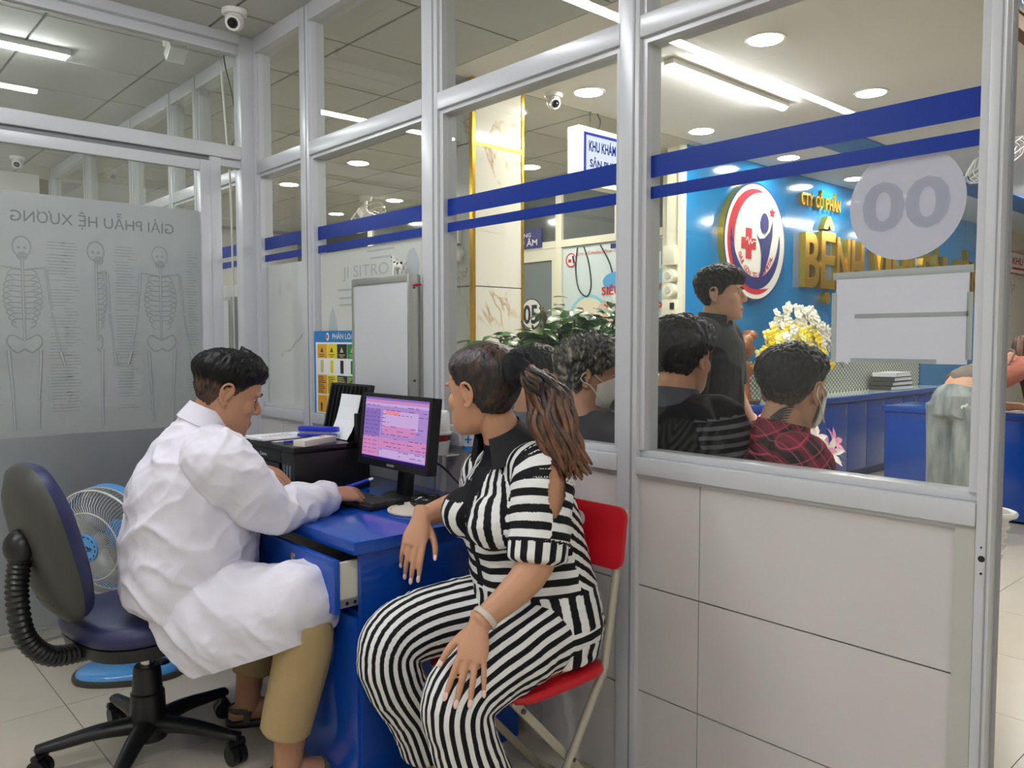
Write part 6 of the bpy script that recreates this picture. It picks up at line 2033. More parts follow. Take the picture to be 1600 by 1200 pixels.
# ponytail: a bundle of tapering locks
rt = random.Random(9)
pt = MB(); dye = []
core = [sc0 + Bk * .03, sc0 + Bk * .065 + Vector((.01, 0, -.035)), Vector((1.415, 1.428, 1.155)), Vector((1.405, 1.405, 1.09)), Vector((1.415, 1.375, 1.02)), Vector((1.425, 1.355, .965))]
for k in range(110):
    a = rt.uniform(0, 2 * PI); r_ = math.sqrt(rt.random())
    off = [.012, .034, .046, .050, .050, .042]
    pts = []
    end = rt.uniform(.72, 1.0) if k > 8 else 1.0
    for i, c0 in enumerate(core):
        wv = .008 * math.sin(i * 2.3 + k * .7)
        pts.append(c0 + Vector((math.cos(a) * off[i] * r_ + wv, math.sin(a) * off[i] * r_ * .9 - wv, math.sin(a * 3 + i) * .006 + (1 - end) * .12 * (i / 5))))
    n0 = len(pt.v)
    pt.tube(pts, [.005, .008, .009, .009, .008, .0035], None, 7, 4)
    nn = len(pt.v) - n0
    dye += list(-.04 + .46 * np.linspace(0, 1, nn) ** 1.2 + rt.uniform(-.16, .14))
me = pt.mesh('ponytail'); set_attr(me, 'dye', dye)
place_mesh(me, wo, HAIR_B, 'ponytail')

STR = mat_attr('striped_cloth', (18, 18, 21), (232, 232, 230), c2=(18, 18, 22), rough=.7)
PER = .0365
torso = np.array([(1.490, 1.552, .470), (1.488, 1.553, .560), (1.478, 1.558, .66), (1.462, 1.564, .75), (1.440, 1.572, .845), (1.425, 1.573, .93), (1.413, 1.572, 1.0), (1.398, 1.570, 1.045)])
trad = [(.19, .160), (.205, .175), (.188, .158), (.178, .150), (.178, .150), (.158, .118), (.085, .074), (.062, .058)]
c = MB(); c.tube(torso, trad, SW, 32, 4)
for s in (1, -1):
    q = Vector((1.440, 1.572, .838)) + FW * .105 + SW * (.075 * s)
    c.sph(q, (.075, .078, .072), None, 18, 12)
sl = [np.array([(1.405, 1.50, .975), (1.390, 1.428, .962), (1.362, 1.400, .89), (1.335, 1.382, .80), (1.328, 1.378, .772)]), np.array([(1.43, 1.645, .955), (1.456, 1.712, .922), (1.495, 1.775, .885), (1.535, 1.825, .845)])]
srad = [[.066, .080, .076, .073, .073], [.062, .074, .072, .070]]
for P_, r_ in zip(sl, srad):
    c.tube(P_, r_, None, 22, 4)
TC, TT, TS, TB = None, None, None, None
_, _, (TC, TT, TS_, TB_, TA) = tube_data(torso, trad, SW, 8, 6)
SD = [tube_data(P_, r_, None, 8, 6)[2] for P_, r_ in zip(sl, srad)]
def along(C):
    return np.concatenate([[0], np.cumsum(np.linalg.norm(np.diff(C, axis=0), axis=1))])
def top_attr(co, no):
    i, d = nearest_on(TC, co)
    v = co - TC[i]
    th = np.arctan2((v * TS_[i]).sum(1), (v @ np.array(FW)))       # 0 at her front, + to her right
    s = along(TC)[i] + ((v * TT[i]).sum(1))
    z = co[:, 2]
    wob = (vnoise(co, 13, 3) - .5) * .8
    vert = np.sin(30 * th + 1.2 * wob + 8 * (z - .85) * np.sign(th) * .6)
    horiz = np.sin(2 * PI * (z + .010 * np.cos(2 * th) + .006 * wob) / PER)
    slant = np.sin(2 * PI * (z + .13 * (np.abs(th) - 1.9) + .006 * wob) / PER)
    front = np.abs(th) < 1.75
    st = np.where(front, np.where(z > .782, vert, horiz), slant)
    st = np.where((z < .655) & (z > .0), np.sin(25 * th + 1.5 * wob), st)
    trim = ((np.abs(th) < .10) & (z > .66)).astype(float)
    trim = np.where((np.abs(z - .782) < .0045) & front, 1, trim)
    trim = np.where((th > 0) & (th < .75) & (z > .875) & (z < .93), 1, trim)
    trim = np.where((z > .90) & (np.abs(th) < .17 + (z - .90) * 3.2), 1, trim)
    best = d / np.interp(np.arange(len(TC)), np.linspace(0, len(TC) - 1, len(trad)), [(a + b) / 2 for a, b in trad])[i]
    for (C, T, S, B, A), rr in zip(SD, srad):
        j, e = nearest_on(C, co)
        L = along(C)
        u = L[j] + ((co - C[j]) * T[j]).sum(1)
        k = e / .078
        on = (k < best * .93) | ((e < .085) & (u > .10))
        ring = np.sin(2 * PI * u / PER)
        ang = np.arctan2(((co - C[j]) * S[j]).sum(1), ((co - C[j]) * B[j]).sum(1))
        cuff = u > L[-1] - .040
        ring = np.where(ang > 0, ring, -ring * 1.0)
        ring = np.where(cuff, np.sin(13 * ang), ring)
        st = np.where(on, ring, st)
        trim = np.where(on, (np.abs(u - (L[-1] - .040)) < .003).astype(float), trim)
    return {'stripe': st, 'trim': trim}
def top_cut(co, no):
    # the open shoulder: a pointed oval on the outside of her left sleeve
    C, T, S, B, A = SD[0]
    j, e = nearest_on(C, co)
    u = along(C)[j] + ((co - C[j]) * T[j]).sum(1)
    out = Vector((-.30, -.93, .10)).normalized()
    v = co - C[j]
    o_ = np.array(out); s2 = np.array(Vector(T[len(T) // 2]).cross(out))
    w_ = (v @ s2)
    f = (v @ o_) > 0
    uu = (u - .125) / .062
    half = .021 * np.clip(1 - uu ** 2, 0, 1) ** .8
    return f & (np.abs(w_) < half) & (e < .11)
cloth(c, 'top', wo, STR, .0045, 3, ((.006, (12, 12, 22), 0), (.0025, (30, 30, 46), 1)), attr=top_attr, cut=top_cut)
collar(wo, (1.390, 1.574, 1.034), .060, mat('collar_black', (20, 20, 24), .75), (-.50, .06, 1), .044, (-.97, .2, 0), 1.3, flare=.040)
legs = [np.array([(1.50, 1.475, .555), (1.34, 1.442, .540), (1.18, 1.420, .515), (1.115, 1.418, .475), (1.125, 1.420, .40), (1.175, 1.428, .27), (1.215, 1.434, .16)]),
        np.array([(1.50, 1.645, .555), (1.34, 1.685, .555), (1.19, 1.712, .545), (1.128, 1.722, .505), (1.145, 1.728, .42), (1.225, 1.755, .30), (1.285, 1.775, .175)])]
lrad = [[.108, .100, .090, .084, .080, .084, .084], [.108, .098, .088, .082, .078, .074, .072]]
c = MB()
for P_, r_ in zip(legs, lrad):
    c.tube(P_, r_, (0, 1, 0), 26, 6)
c.tube([(1.49, 1.552, .465), (1.488, 1.553, .54), (1.485, 1.555, .60)], [(.18, .15), (.207, .178), (.195, .16)], SW, 26, 4)
LD = [tube_data(P_, r_, (0, 1, 0), 8, 8)[2] for P_, r_ in zip(legs, lrad)]
def leg_attr(co, no):
    st = np.zeros(len(co)); best = np.full(len(co), 9.0); tr = np.zeros(len(co))
    for (C, T, S, B, A) in LD:
        j, e = nearest_on(C, co)
        v = co - C[j]
        an = np.arctan2((v * B[j]).sum(1), (v * S[j]).sum(1))
        wob = (vnoise(co, 9, 6) - .5)
        s = np.sin(22 * an + 2.2 * wob)
        st = np.where(e < best, s, st); best = np.minimum(best, e)
    return {'stripe': st, 'trim': tr}
cloth(c, 'trousers', wo, STR, .0045, 3, ((.005, (16, 16, 10), 0), (.003, (34, 34, 30), 1)), attr=leg_attr)
# bracelet
d = (Vector(lw) - Vector(le_)).normalized()
a = d.orthogonal().normalized(); e = d.cross(a); cc = Vector(lw) - d * .020
MB().tube([cc + a * (.0305 * math.cos(t)) + e * (.0305 * math.sin(t)) for t in np.linspace(0, 2 * PI, 33)], [(.0075, .003)] * 33, [d] * 33, 8, 1).build('bracelet', mat('jade_bangle', (206, 192, 176), .15, coat=.5), wo, smooth=60)
M_GSHOE = mat('grey_shoe', (150, 146, 146), .6)
for an, dr_ in (((1.245, 1.437), (-.95, -.05)), ((1.305, 1.778), (-.90, .1))):
    dd = Vector((dr_[0], dr_[1], 0)).normalized(); s_ = Vector((-dd[1], dd[0], 0)); h = Vector((an[0], an[1], 0))
    m = MB(); m.tube([h - dd * .07 + Vector((0, 0, .035)), h + Vector((0, 0, .048)), h + dd * .08 + Vector((0, 0, .04)), h + dd * .16 + Vector((0, 0, .028)), h + dd * .185 + Vector((0, 0, .022))], [(.032, .032), (.040, .044), (.046, .038), (.048, .027), (.03, .018)], s_, 16, 4)
    m.build('shoe', M_GSHOE, wo, smooth=180)
eyes(MHW, wo); brows(MHW, wo, M_BROW)

# ---- people seated behind the glass, and those in the hall
def torso_rad(k=1.0):
    return [(.17 * k, .13 * k), (.165 * k, .125 * k), (.185 * k, .125 * k), (.175 * k, .115 * k), (.10 * k, .08 * k)]
def seated(label, head, fh, fb, skin, shoulders_z, seat=.46, k=1.0, hip=None, sm=None, sleeve=.5, hs=1.0, attr=None, wr=None, pants=mat('dark_trousers', (40, 42, 50), .8)):
    f = Vector((fb[0], fb[1], 0)).normalized(); r = Vector((f[1], -f[0], 0))     # r: to the person's right
    Hc = Vector(head)
    nk = Hc - f * .035 - Vector((0, 0, .125))
    hp = Vector(hip) if hip else Vector((nk[0], nk[1], 0)) + f * .02
    hp = Vector((hp[0], hp[1], seat + .09))
    root = person(label, (hp[0], hp[1], 0))
    MH = headframe(Hc, fh, s=hs)
    b = MB(); add_head(b, MH)
    b.tube([Hc - Vector((0, 0, .03)) - f * .01, nk + Vector((0, 0, .03)), nk - Vector((0, 0, .05))], [(.055, .058), (.057, .06), (.09, .07)], r, 18, 4)
    chest = nk - Vector((0, 0, .20)); 
    b.tube([hp, hp.lerp(chest, .5), chest, nk - Vector((0, 0, .04))], [(.14, .11), (.14, .11), (.14, .10), (.08, .06)], r, 18, 4)
    sh = [nk + r * (s * .175 * k) - Vector((0, 0, shoulders_z)) for s in (1, -1)]
    el = [p + r * (s * .035) - Vector((0, 0, .27)) + f * .03 for p, s in zip(sh, (1, -1))]
    wr_ = [p + f * .22 + Vector((0, 0, -.01)) - r * (s * .06) for p, s in zip(el, (1, -1))]
    for i, s in enumerate((1, -1)):
        b.tube([nk + r * (s * .08) - Vector((0, 0, shoulders_z)), sh[i], el[i], wr_[i]], [.05, .048, .04, .026], None, 14, 4)
        add_hand(b, wr_[i], f - Vector((0, 0, .25)), Vector((0, 0, 1)) + f * .2, r * -s, .95)
    kn = [hp + f * .42 + r * (s * .11) + Vector((0, 0, -.05)) for s in (1, -1)]
    hi = [hp + r * (s * .085) - Vector((0, 0, .02)) for s in (1, -1)]
    an = [Vector((p[0], p[1], .09)) + f * .02 for p in kn]
    for i in range(2):
        b.tube([hi[i], kn[i], kn[i] + Vector((0, 0, -.12)), an[i], an[i] - Vector((0, 0, .04))], [.08, .058, .052, .038, .036], None, 12, 4)
        add_foot(b, an[i], f, .24)
    body_build(b, root, skin, MH, .0042)
    c = MB()
    c.tube([hp - Vector((0, 0, .05)), hp.lerp(chest, .45), chest, nk - Vector((0, 0, .075)), nk - Vector((0, 0, .012))], torso_rad(k), r, 26, 5)
    for i, s in enumerate((1, -1)):
        e_ = sh[i].lerp(el[i], .62) if sleeve < 1 else el[i].lerp(wr_[i], .9)
        pts = [nk + r * (s * .07) - Vector((0, 0, shoulders_z - .012)), sh[i], sh[i].lerp(el[i], .4), e_] if sleeve < 1 else [nk + r * (s * .07) - Vector((0, 0, shoulders_z - .012)), sh[i], sh[i].lerp(el[i], .5), el[i], e_]
        c.tube(pts, [.066, .070, .064, .060] if sleeve < 1 else [.066, .070, .062, .055, .042], None, 18, 4)
    cloth(c, 'shirt', root, sm, .006, 4, wr or ((.006, (8, 8, 16), 0), (.003, (22, 22, 40), 1)), attr=attr and attr(root, nk, f, r, sh, el))
    p = MB()
    for i in range(2):
        p.tube([hi[i], kn[i], kn[i] + Vector((0, 0, -.12)), an[i] + Vector((0, 0, .03))], [.10, .075, .07, .06], None, 16, 5)
        MB().tube([an[i] - f * .06 + Vector((0, 0, -.05)), an[i] + Vector((0, 0, -.04)), an[i] + f * .10 + Vector((0, 0, -.055)), an[i] + f * .17 + Vector((0, 0, -.065))], [(.034, .034), (.04, .042), (.046, .032), (.034, .02)], r, 14, 4).build('shoe', M_BLACK, root, smooth=180)
    p.tube([hp - Vector((0, 0, .08)), hp + Vector((0, 0, .05))], [(.165, .125), (.16, .12)], r, 20, 3)
    cloth(p, 'trousers', root, pants, .009, 3, ((.004, (12, 12, 8), 0),))
    eyes(MH, root)
    return root, MH, nk, f, r
def straps(MH, root, s, m):
    W = lambda p: tuple(MH @ Vector(p))
    for zz, q in ((-.028, .022), (-.090, -.030)):
        rodpath_m = MB()
        rodpath(rodpath_m, [W((s * .062, .058, zz)), W((s * .074, .026, (zz + q) * .5)), W((s * .080, .000, q * .9)), W((s * .086, -.022, q * .55)), W((s * .088, -.032, -.004))], .0019, 6, 5)
        rodpath_m.build('ear_loop', m, root, smooth=180)
def mask(MH, root):
    M_MASK = mat('mask_white', (232, 228, 220), .85, bump=.1, bscale=300)
    nphi, nz = 40, 22
    vs = []; fs = []
    for layer, off in ((0, .011), (1, .007)):
        for j in range(nz):
            z = -.104 + (.094) * j / (nz - 1)
            for i in range(nphi):
                a = R(-72 + 144 * i / (nphi - 1))
                zz = z + (.022 * (1 - abs(a) / R(72)) if j > nz * .6 else 0) * (j / (nz - 1)) - (.0 if j else .006 * math.cos(a))
                edge = abs(a) / R(72)
                zz = -.055 + (zz + .055) * (1 - .30 * edge ** 2)
                yf, yb, w_ = head_rows(max(zz + .115, .004))
                ry = (yf - yb) / 2; yc = (yf + yb) / 2
                rr_ = 1 / ((abs(math.sin(a)) / w_) ** 2.25 + (abs(math.cos(a)) / (yf - 0.0)) ** 2.25) ** (1 / 2.25)
                bulge = .020 * math.exp(-(a / .32) ** 2) * math.exp(-((zz + .035) / .030) ** 2) + .006 * (1 - edge)
                rr_ = rr_ + off + bulge
                vs.append(MH @ Vector((rr_ * math.sin(a), rr_ * math.cos(a), zz)))
    N = nphi * nz
    for j in range(nz - 1):
        for i in range(nphi - 1):
            a = j * nphi + i
            fs += [(a, a + nphi, a + nphi + 1, a + 1), (N + a, N + a + 1, N + a + nphi + 1, N + a + nphi)]
    o = MB().add(vs, fs).build('face_mask', M_MASK, root, smooth=180)
    for s in (1, -1):
        straps(MH, root, s, M_MASK)

# young man in a black polo with striped sleeves
def polo_attr(root, nk, f, r, sh, el):
    def g(co, no):
        st = np.full(len(co), -1.0)
        for s, e in zip(sh, el):
            d = np.array((e - s).normalized()); L = (e - s).length
            u = (co - np.array(s)) @ d
            rad = np.linalg.norm(co - np.array(s) - u[:, None] * d, axis=1)
            st = np.where((rad < .085) & (u > -.02), np.sin(2 * PI * u / .026) - .15, st)
        return {'stripe': st}
    return g
POLO = mat_attr('polo_cloth', (17, 17, 20), (92, 92, 98), rough=.85)
ro, MH, nk, f, r = seated('young man in a black polo with grey striped sleeves, seated behind the glass', (2.030, 1.470, 1.245), (.99, .10, -.02), (1, -.05), SK_A, .055, sm=POLO, attr=polo_attr, k=1.02)
place_mesh(hair_mesh(MH, MALE, male_thick(.024, .010, .04, .21), (.010, 26, .005, 90), 21, lump=.008), ro, HAIR_K, 'hair')
collar(ro, nk - Vector((0, 0, .005)), .066, mat('polo_collar', (62, 68, 80), .8), (.15, 0, 1), .040, f, .6, flare=.014)
brows(MH, ro, M_BROW)
# man in plaid with a mask and a neck tattoo
w = NT('plaid_cloth'); tc = w.n('ShaderNodeTexCoord')
mp = w.n('ShaderNodeMapping'); mp.inputs['Rotation'].default_value = (.2, .5, .7); w.l(tc.outputs['Object'], mp.inputs['Vector'])
sx_ = w.n('ShaderNodeSeparateXYZ'); w.l(mp.outputs['Vector'], sx_.inputs[0])
def band_node(sock, per, width, phase=0.):
    a = w.n('ShaderNodeMath', operation='MULTIPLY_ADD'); a.inputs[1].default_value = 1 / per; a.inputs[2].default_value = phase; w.l(sock, a.inputs[0])
    b_ = w.n('ShaderNodeMath', operation='FRACT'); w.l(a.outputs[0], b_.inputs[0])
    c_ = w.n('ShaderNodeMath', operation='LESS_THAN'); c_.inputs[1].default_value = width; w.l(b_.outputs[0], c_.inputs[0])
    return c_.outputs[0]
last = None
base = (30, 24, 28)
cur = w.n('ShaderNodeRGB'); cur.outputs[0].default_value = rgb(base); last = cur.outputs[0]
for sock, per, wd_, ph_, col_, fac in ((0, .056, .42, 0, (140, 28, 56), .5), (2, .056, .42, .2, (140, 28, 56), .5), (0, .028, .09, .5, (206, 80, 112), .6), (2, .028, .09, .3, (206, 80, 112), .6)):
    bn_ = band_node(sx_.outputs[sock], per, wd_, ph_)
    mu = w.n('ShaderNodeMath', operation='MULTIPLY'); mu.inputs[1].default_value = fac; w.l(bn_, mu.inputs[0])
    mx = w.n('ShaderNodeMixRGB'); mx.inputs[2].default_value = rgb(col_); w.l(mu.outputs[0], mx.inputs[0]); w.l(last, mx.inputs[1]); last = mx.outputs[0]
w.l(last, w.b.inputs['Base Color']); w.b.inputs['Roughness'].default_value = .85; w.b.inputs['Specular IOR Level'].default_value = .2
PLAID = w.m
rp_, MH, nk, f, r = seated('masked man in a red plaid shirt with a neck tattoo behind the glass', (2.095, 1.140, 1.160), (.95, -.02, .0), (.78, -.62), SK_A, .055, sm=PLAID, k=1.0, sleeve=1)
place_mesh(hair_mesh(MH, [(0, .172), (35, .170), (52, .160), (64, .144), (76, .132), (90, .126), (108, .112), (130, .080), (155, .062), (180, .056)], lambda z, a, P, D: .002 + .022 * smoothstep(z, .08, .19), (.008, 24, .004, 80), 33, lump=.006), rp_, HAIR_K, 'hair')
collar(rp_, nk - Vector((0, 0, .008)), .068, PLAID, (.2, -.12, 1), .044, f, .8, flare=.02)
mask(MH, rp_)
from mathutils.bvhtree import BVHTree
bo = [o for o in rp_.children if o.name.startswith('body')][0]
bv = BVHTree.FromPolygons([v.co + rp_.location for v in bo.data.vertices], [tuple(p_.vertices) for p_ in bo.data.polygons])
m = MB()
for k in range(7):
    pts = []
    for q in range(9):
        u = q / 8
        a = R(150) - R(62) * u * (1 - .06 * k)
        z = nk[2] + .052 + .030 * u - .0075 * k + .010 * math.sin(PI * u) 
        d = f * math.cos(a) + r * math.sin(a)
        c0 = Vector((nk[0], nk[1], z)) + f * .012
        h = bv.ray_cast(c0 + d * .25, -d, .3)
        if h[0] is not None:
            pts.append(h[0] + d * .0006)
    if len(pts) > 3:
        m.tube(pts, [.0016 + .0014 * math.sin(PI * i / (len(pts) - 1)) for i in range(len(pts))], None, 5, 2)
m.build('neck_tattoo', mat('tattoo_ink', (70, 66, 64), .6), rp_, smooth=180)
# person with greying hair and mask
DARKT = mat('dark_tee', (34, 35, 38), .85)
w = NT('hair_streaked'); tc = w.n('ShaderNodeTexCoord')
mp = w.n('ShaderNodeMapping'); mp.inputs['Scale'].default_value = (30, 30, 7); w.l(tc.outputs['Object'], mp.inputs['Vector'])
nz = w.n('ShaderNodeTexNoise', _Scale=2.2, _Detail=6.0, _Distortion=.6); w.l(mp.outputs['Vector'], nz.inputs['Vector'])
cr = w.n('ShaderNodeValToRGB'); cr.color_ramp.elements[0].position = .50; cr.color_ramp.elements[0].color = rgb((30, 29, 29)); cr.color_ramp.elements[1].position = .78; cr.color_ramp.elements[1].color = rgb((176, 166, 142))
w.l(nz.outputs['Fac'], cr.inputs[0]); w.l(cr.outputs[0], w.b.inputs['Base Color']); w.b.inputs['Roughness'].default_value = .4
HAIR_S = w.m
rg, MH, nk, f, r = seated('masked person with greying tousled hair and dark top seated behind the glass', (2.0, 1.825, 1.180), (.70, -.71, -.02), (1, -.10), SK_A, .06, sm=DARKT, k=.95)
place_mesh(hair_mesh(MH, [(0, .150), (30, .148), (50, .135), (66, .120), (80, .116), (92, .116), (104, .080), (125, .030), (150, .012), (180, .006)], lambda z, a, P, D: .016 + .012 * smoothstep(z, .12, .2) + .012 * smoothstep(-a, -60, -10) * smoothstep(z, .13, .17), (.016, 22, .008, 60), 41, lump=.022), rg, HAIR_S, 'hair')
rk = random.Random(5); m = MB()
for k in range(45):
    a = rk.uniform(-1.9, 1.9); el_ = rk.uniform(.15, 1.2)
    D = np.array([[math.sin(a) * math.cos(el_), math.cos(a) * math.cos(el_), math.sin(el_)]])
    r0 = head_radius(D)[0]; p0 = Vector(HC + D[0] * (r0 + .016)); dn = Vector(D[0])
    dwn = Vector((0, .35, -1)); dwn = (dwn - dn * dwn.dot(dn)).normalized()
    sd_ = dwn.cross(dn) * rk.uniform(-.5, .5)
    L_ = rk.uniform(.03, .06)
    pts = [MH @ (p0 + (dwn + sd_) * (L_ * u) + dn * (.016 * math.sin(PI * min(u * .8, 1)) + .002)) for u in (0, .4, .75, 1)]
    m.tube(pts, [.003, .0045, .0035, .0008], None, 5, 3)
m.build('hair_locks', HAIR_S, rg, smooth=180, kind='stuff')
mask(MH, rg)
# man behind, half hidden by the ponytail
rd_, MH, nk, f, r = seated('man with short black hair mostly hidden behind the woman\'s ponytail', (2.10, 2.175, 1.165), (.95, -.30, -.02), (1, -.1), SK_A, .06, sm=mat('slate_shirt', (92, 100, 108), .85), k=1.0)
place_mesh(hair_mesh(MH, MALE, male_thick(.014, .005), (.006, 40, .004, 100), 51), rd_, HAIR_K, 'hair')

# young man standing in the hall
fS = Vector((.257, -.966, 0)).normalized(); rS = Vector((fS[1], -fS[0], 0))
st_ = person('young man in a black shirt with a wristwatch standing before the blue wall', (3.04, 2.03, 0))
Hc = (3.030, 2.000, 1.500)
MHS = headframe(Hc, (.45, -.89, -.0), s=.99)
nk = Vector((3.025, 2.025, 1.375))
b = MB(); add_head(b, MHS)
b.tube([Vector(Hc) - Vector((0, 0, .03)), nk + Vector((0, 0, .02)), nk - Vector((0, 0, .06))], [(.054, .056), (.056, .058), (.09, .07)], rS, 18, 4)
b.tube([(3.05, 2.05, .84), (3.04, 2.04, 1.05), (3.035, 2.035, 1.22), nk - Vector((0, 0, .05))], [(.14, .10), (.13, .095), (.15, .10), (.08, .06)], rS, 18, 4)
shS = [nk + rS * (.19 * s) - Vector((0, 0, .055)) for s in (1, -1)]
elS = [shS[0] + rS * .05 - Vector((0, 0, .27)), Vector((3.235, 2.045, 1.07))]
wrS = [elS[0] + fS * .08 - Vector((0, 0, .23)), Vector((3.205, 1.905, .875))]
for i, s in enumerate((1, -1)):
    b.tube([nk + rS * (.09 * s) - Vector((0, 0, .05)), shS[i], elS[i], wrS[i]], [.05, .046, .038, .025], None, 14, 4)
    d_ = (wrS[i] - elS[i]).normalized() + fS * .1
    add_hand(b, wrS[i], d_, rS * s + fS * .2, fS, .95, ((18, 26, 14),) * 4)
for s in (1, -1):
    h_ = Vector((3.05, 2.05, .84)) + rS * (.085 * s)
    b.tube([h_, h_ + fS * .01 - Vector((0, 0, .40)), h_ - Vector((0, 0, .75)), h_ - Vector((0, 0, .80))], [.075, .055, .038, .036], None, 12, 4)
    add_foot(b, (h_[0], h_[1], .09), fS, .24)
body_build(b, st_, SK_P, MHS, .0042)
def e_th(z, a, P, D):
    return .006 + .016 * smoothstep(z, .05, .21) + .010 * smoothstep(-a, -80, -25) * smoothstep(z, .135, .18)
place_mesh(hair_mesh(MHS, [(0, .152), (30, .150), (48, .148), (60, .138), (72, .112), (84, .102), (95, .100), (108, .086), (130, .054), (180, .034)], e_th, (.008, 26, .004, 90), 61, lump=.006), st_, HAIR_K, 'hair')
eyes(MHS, st_); brows(MHS, st_, M_BROW)
SHIRT = mat('black_shirt', (32, 34, 36), .8)
c = MB()
c.tube([(3.05, 2.05, .72), (3.048, 2.048, .90), (3.04, 2.04, 1.08), (3.035, 2.035, 1.24), nk - Vector((0, 0, .07)), nk - Vector((0, 0, .01))], [(.19, .14), (.185, .135), (.18, .125), (.19, .125), (.155, .105), (.085, .075)], rS, 26, 5)
for i, s in enumerate((1, -1)):
    c.tube([nk + rS * (.08 * s) - Vector((0, 0, .045)), shS[i], shS[i].lerp(elS[i], .5), shS[i].lerp(elS[i], .88)], [.064, .066, .060, .054], None, 18, 4)
cloth(c, 'shirt', st_, SHIRT, .006, 4, ((.007, (9, 9, 5), 0), (.003, (24, 24, 24), 1)))
collar(st_, nk + Vector((0, 0, .002)), .068, SHIRT, (.05, -.12, 1), .040, fS, 1.0, flare=.016)
m = MB().tube([nk + fS * .108 - Vector((0, 0, .10)), Vector((3.04, 2.04, 1.10)) + fS * .136, Vector((3.05, 2.05, .74)) + fS * .150], [(.014, .003)] * 3, rS, 8, 6)
m.build('placket', SHIRT, st_, smooth=60)
p = MB()
for s in (1, -1):
    h_ = Vector((3.05, 2.05, .82)) + rS * (.085 * s)
    p.tube([h_, h_ + fS * .01 - Vector((0, 0, .38)), h_ - Vector((0, 0, .74))], [.10, .078, .066], None, 16, 5)
    MB().tube([Vector((h_[0], h_[1], .04)) - fS * .06, Vector((h_[0], h_[1], .05)), Vector((h_[0], h_[1], .035)) + fS * .10, Vector((h_[0], h_[1], .026)) + fS * .17], [(.034, .034), (.04, .042), (.046, .032), (.034, .02)], rS, 14, 4).build('shoe', M_BLACK, st_, smooth=180)
p.tube([(3.05, 2.05, .76), (3.05, 2.05, .90)], [(.17, .12), (.165, .115)], rS, 20, 3)
cloth(p, 'trousers', st_, mat('dark_trousers', (40, 42, 50), .8), .009, 3, ((.004, (12, 12, 8), 0),))
d = (wrS[1] - elS[1]).normalized(); a = d.orthogonal().normalized(); e = d.cross(a); cc = wrS[1] - d * .015
MB().tube([cc + a * (.030 * math.cos(t)) + e * (.030 * math.sin(t)) for t in np.linspace(0, 2 * PI, 25)], [(.010, .003)] * 25, [d] * 25, 8, 1).build('watch_strap', M_CHROME, st_, smooth=60)
MB().cyl(cc - rS * .024, cc - rS * .038, .020, .019, 20).build('watch_case', M_CHROME, st_, smooth=40)

# woman in jeans leaning over the reception counter
jw = person('woman in pale blue jeans bending over the blue counter, long brown hair', (5.62, 1.91, 0))
fJ = Vector((.95, -.24, 0)).normalized(); rJ = Vector((fJ[1], -fJ[0], 0))
Hc = (6.335, 1.735, 1.20)
MHJ = headframe(Hc, (.75, -.05, -.65), s=.97)
b = MB(); add_head(b, MHJ)
b.tube([Vector(Hc) - Vector((.03, 0, .01)), (6.25, 1.76, 1.19), (6.16, 1.775, 1.15)], [(.048, .05), (.05, .05), (.08, .06)], rJ, 16, 4)
b.tube([(5.64, 1.91, .88), (5.72, 1.89, 1.02), (5.93, 1.83, 1.07), (6.18, 1.77, 1.12)], [(.14, .11), (.125, .10), (.13, .10), (.10, .07)], rJ, 18, 4)
for s, e_, w2 in ((1, (6.30, 1.60, .86), (6.52, 1.68, .825)), (-1, (6.36, 1.92, .86), (6.56, 1.80, .825))):
    sh_ = Vector((6.17, 1.775, 1.12)) + rJ * (.16 * s)
    b.tube([Vector((6.16, 1.775, 1.13)) + rJ * (.07 * s), sh_, e_, w2], [.05, .047, .038, .026], None, 14, 4)
    add_hand(b, w2, fJ, (0, 0, 1), rJ * -s, .9)
for s in (1, -1):
    h_ = Vector((5.63, 1.91, .86)) + rJ * (.085 * s)
    b.tube([h_, h_ - Vector((0, 0, .40)), (h_[0] - .01, h_[1], .09), (h_[0] - .01, h_[1], .05)], [.085, .06, .04, .038], None, 12, 4)
    add_foot(b, (h_[0] - .01, h_[1], .09), fJ, .23)
body_build(b, jw, SK_P, MHJ, .0045)
p = MB()
for s in (1, -1):
    h_ = Vector((5.63, 1.91, .86)) + rJ * (.090 * s)
    p.tube([h_ + Vector((0, 0, .02)), h_ - Vector((.01, 0, .22)), h_ - Vector((.01, 0, .50)), (h_[0] - .02, h_[1], .05)], [.115, .105, .10, .105], None, 20, 5)
p.tube([(5.62, 1.91, .80), (5.635, 1.905, .90), (5.665, 1.898, .955)], [(.175, .135), (.178, .135), (.158, .122)], rJ, 24, 4)
w = NT('washed_denim'); tc = w.n('ShaderNodeTexCoord')
mp = w.n('ShaderNodeMapping'); mp.inputs['Scale'].default_value = (9, 9, 2.4); w.l(tc.outputs['Object'], mp.inputs['Vector'])
nz = w.n('ShaderNodeTexNoise', _Scale=1.6, _Detail=6.0); w.l(mp.outputs['Vector'], nz.inputs['Vector'])
cr = w.n('ShaderNodeValToRGB'); cr.color_ramp.elements[0].position = .32; cr.color_ramp.elements[0].color = rgb((96, 106, 112)); cr.color_ramp.elements[1].position = .7; cr.color_ramp.elements[1].color = rgb((160, 166, 164))
w.l(nz.outputs['Fac'], cr.inputs[0]); w.l(cr.outputs[0], w.b.inputs['Base Color']); w.b.inputs['Roughness'].default_value = .9
cloth(p, 'jeans', jw, w.m, .008, 3, ((.008, (8, 8, 5), 0), (.004, (20, 20, 14), 1)))
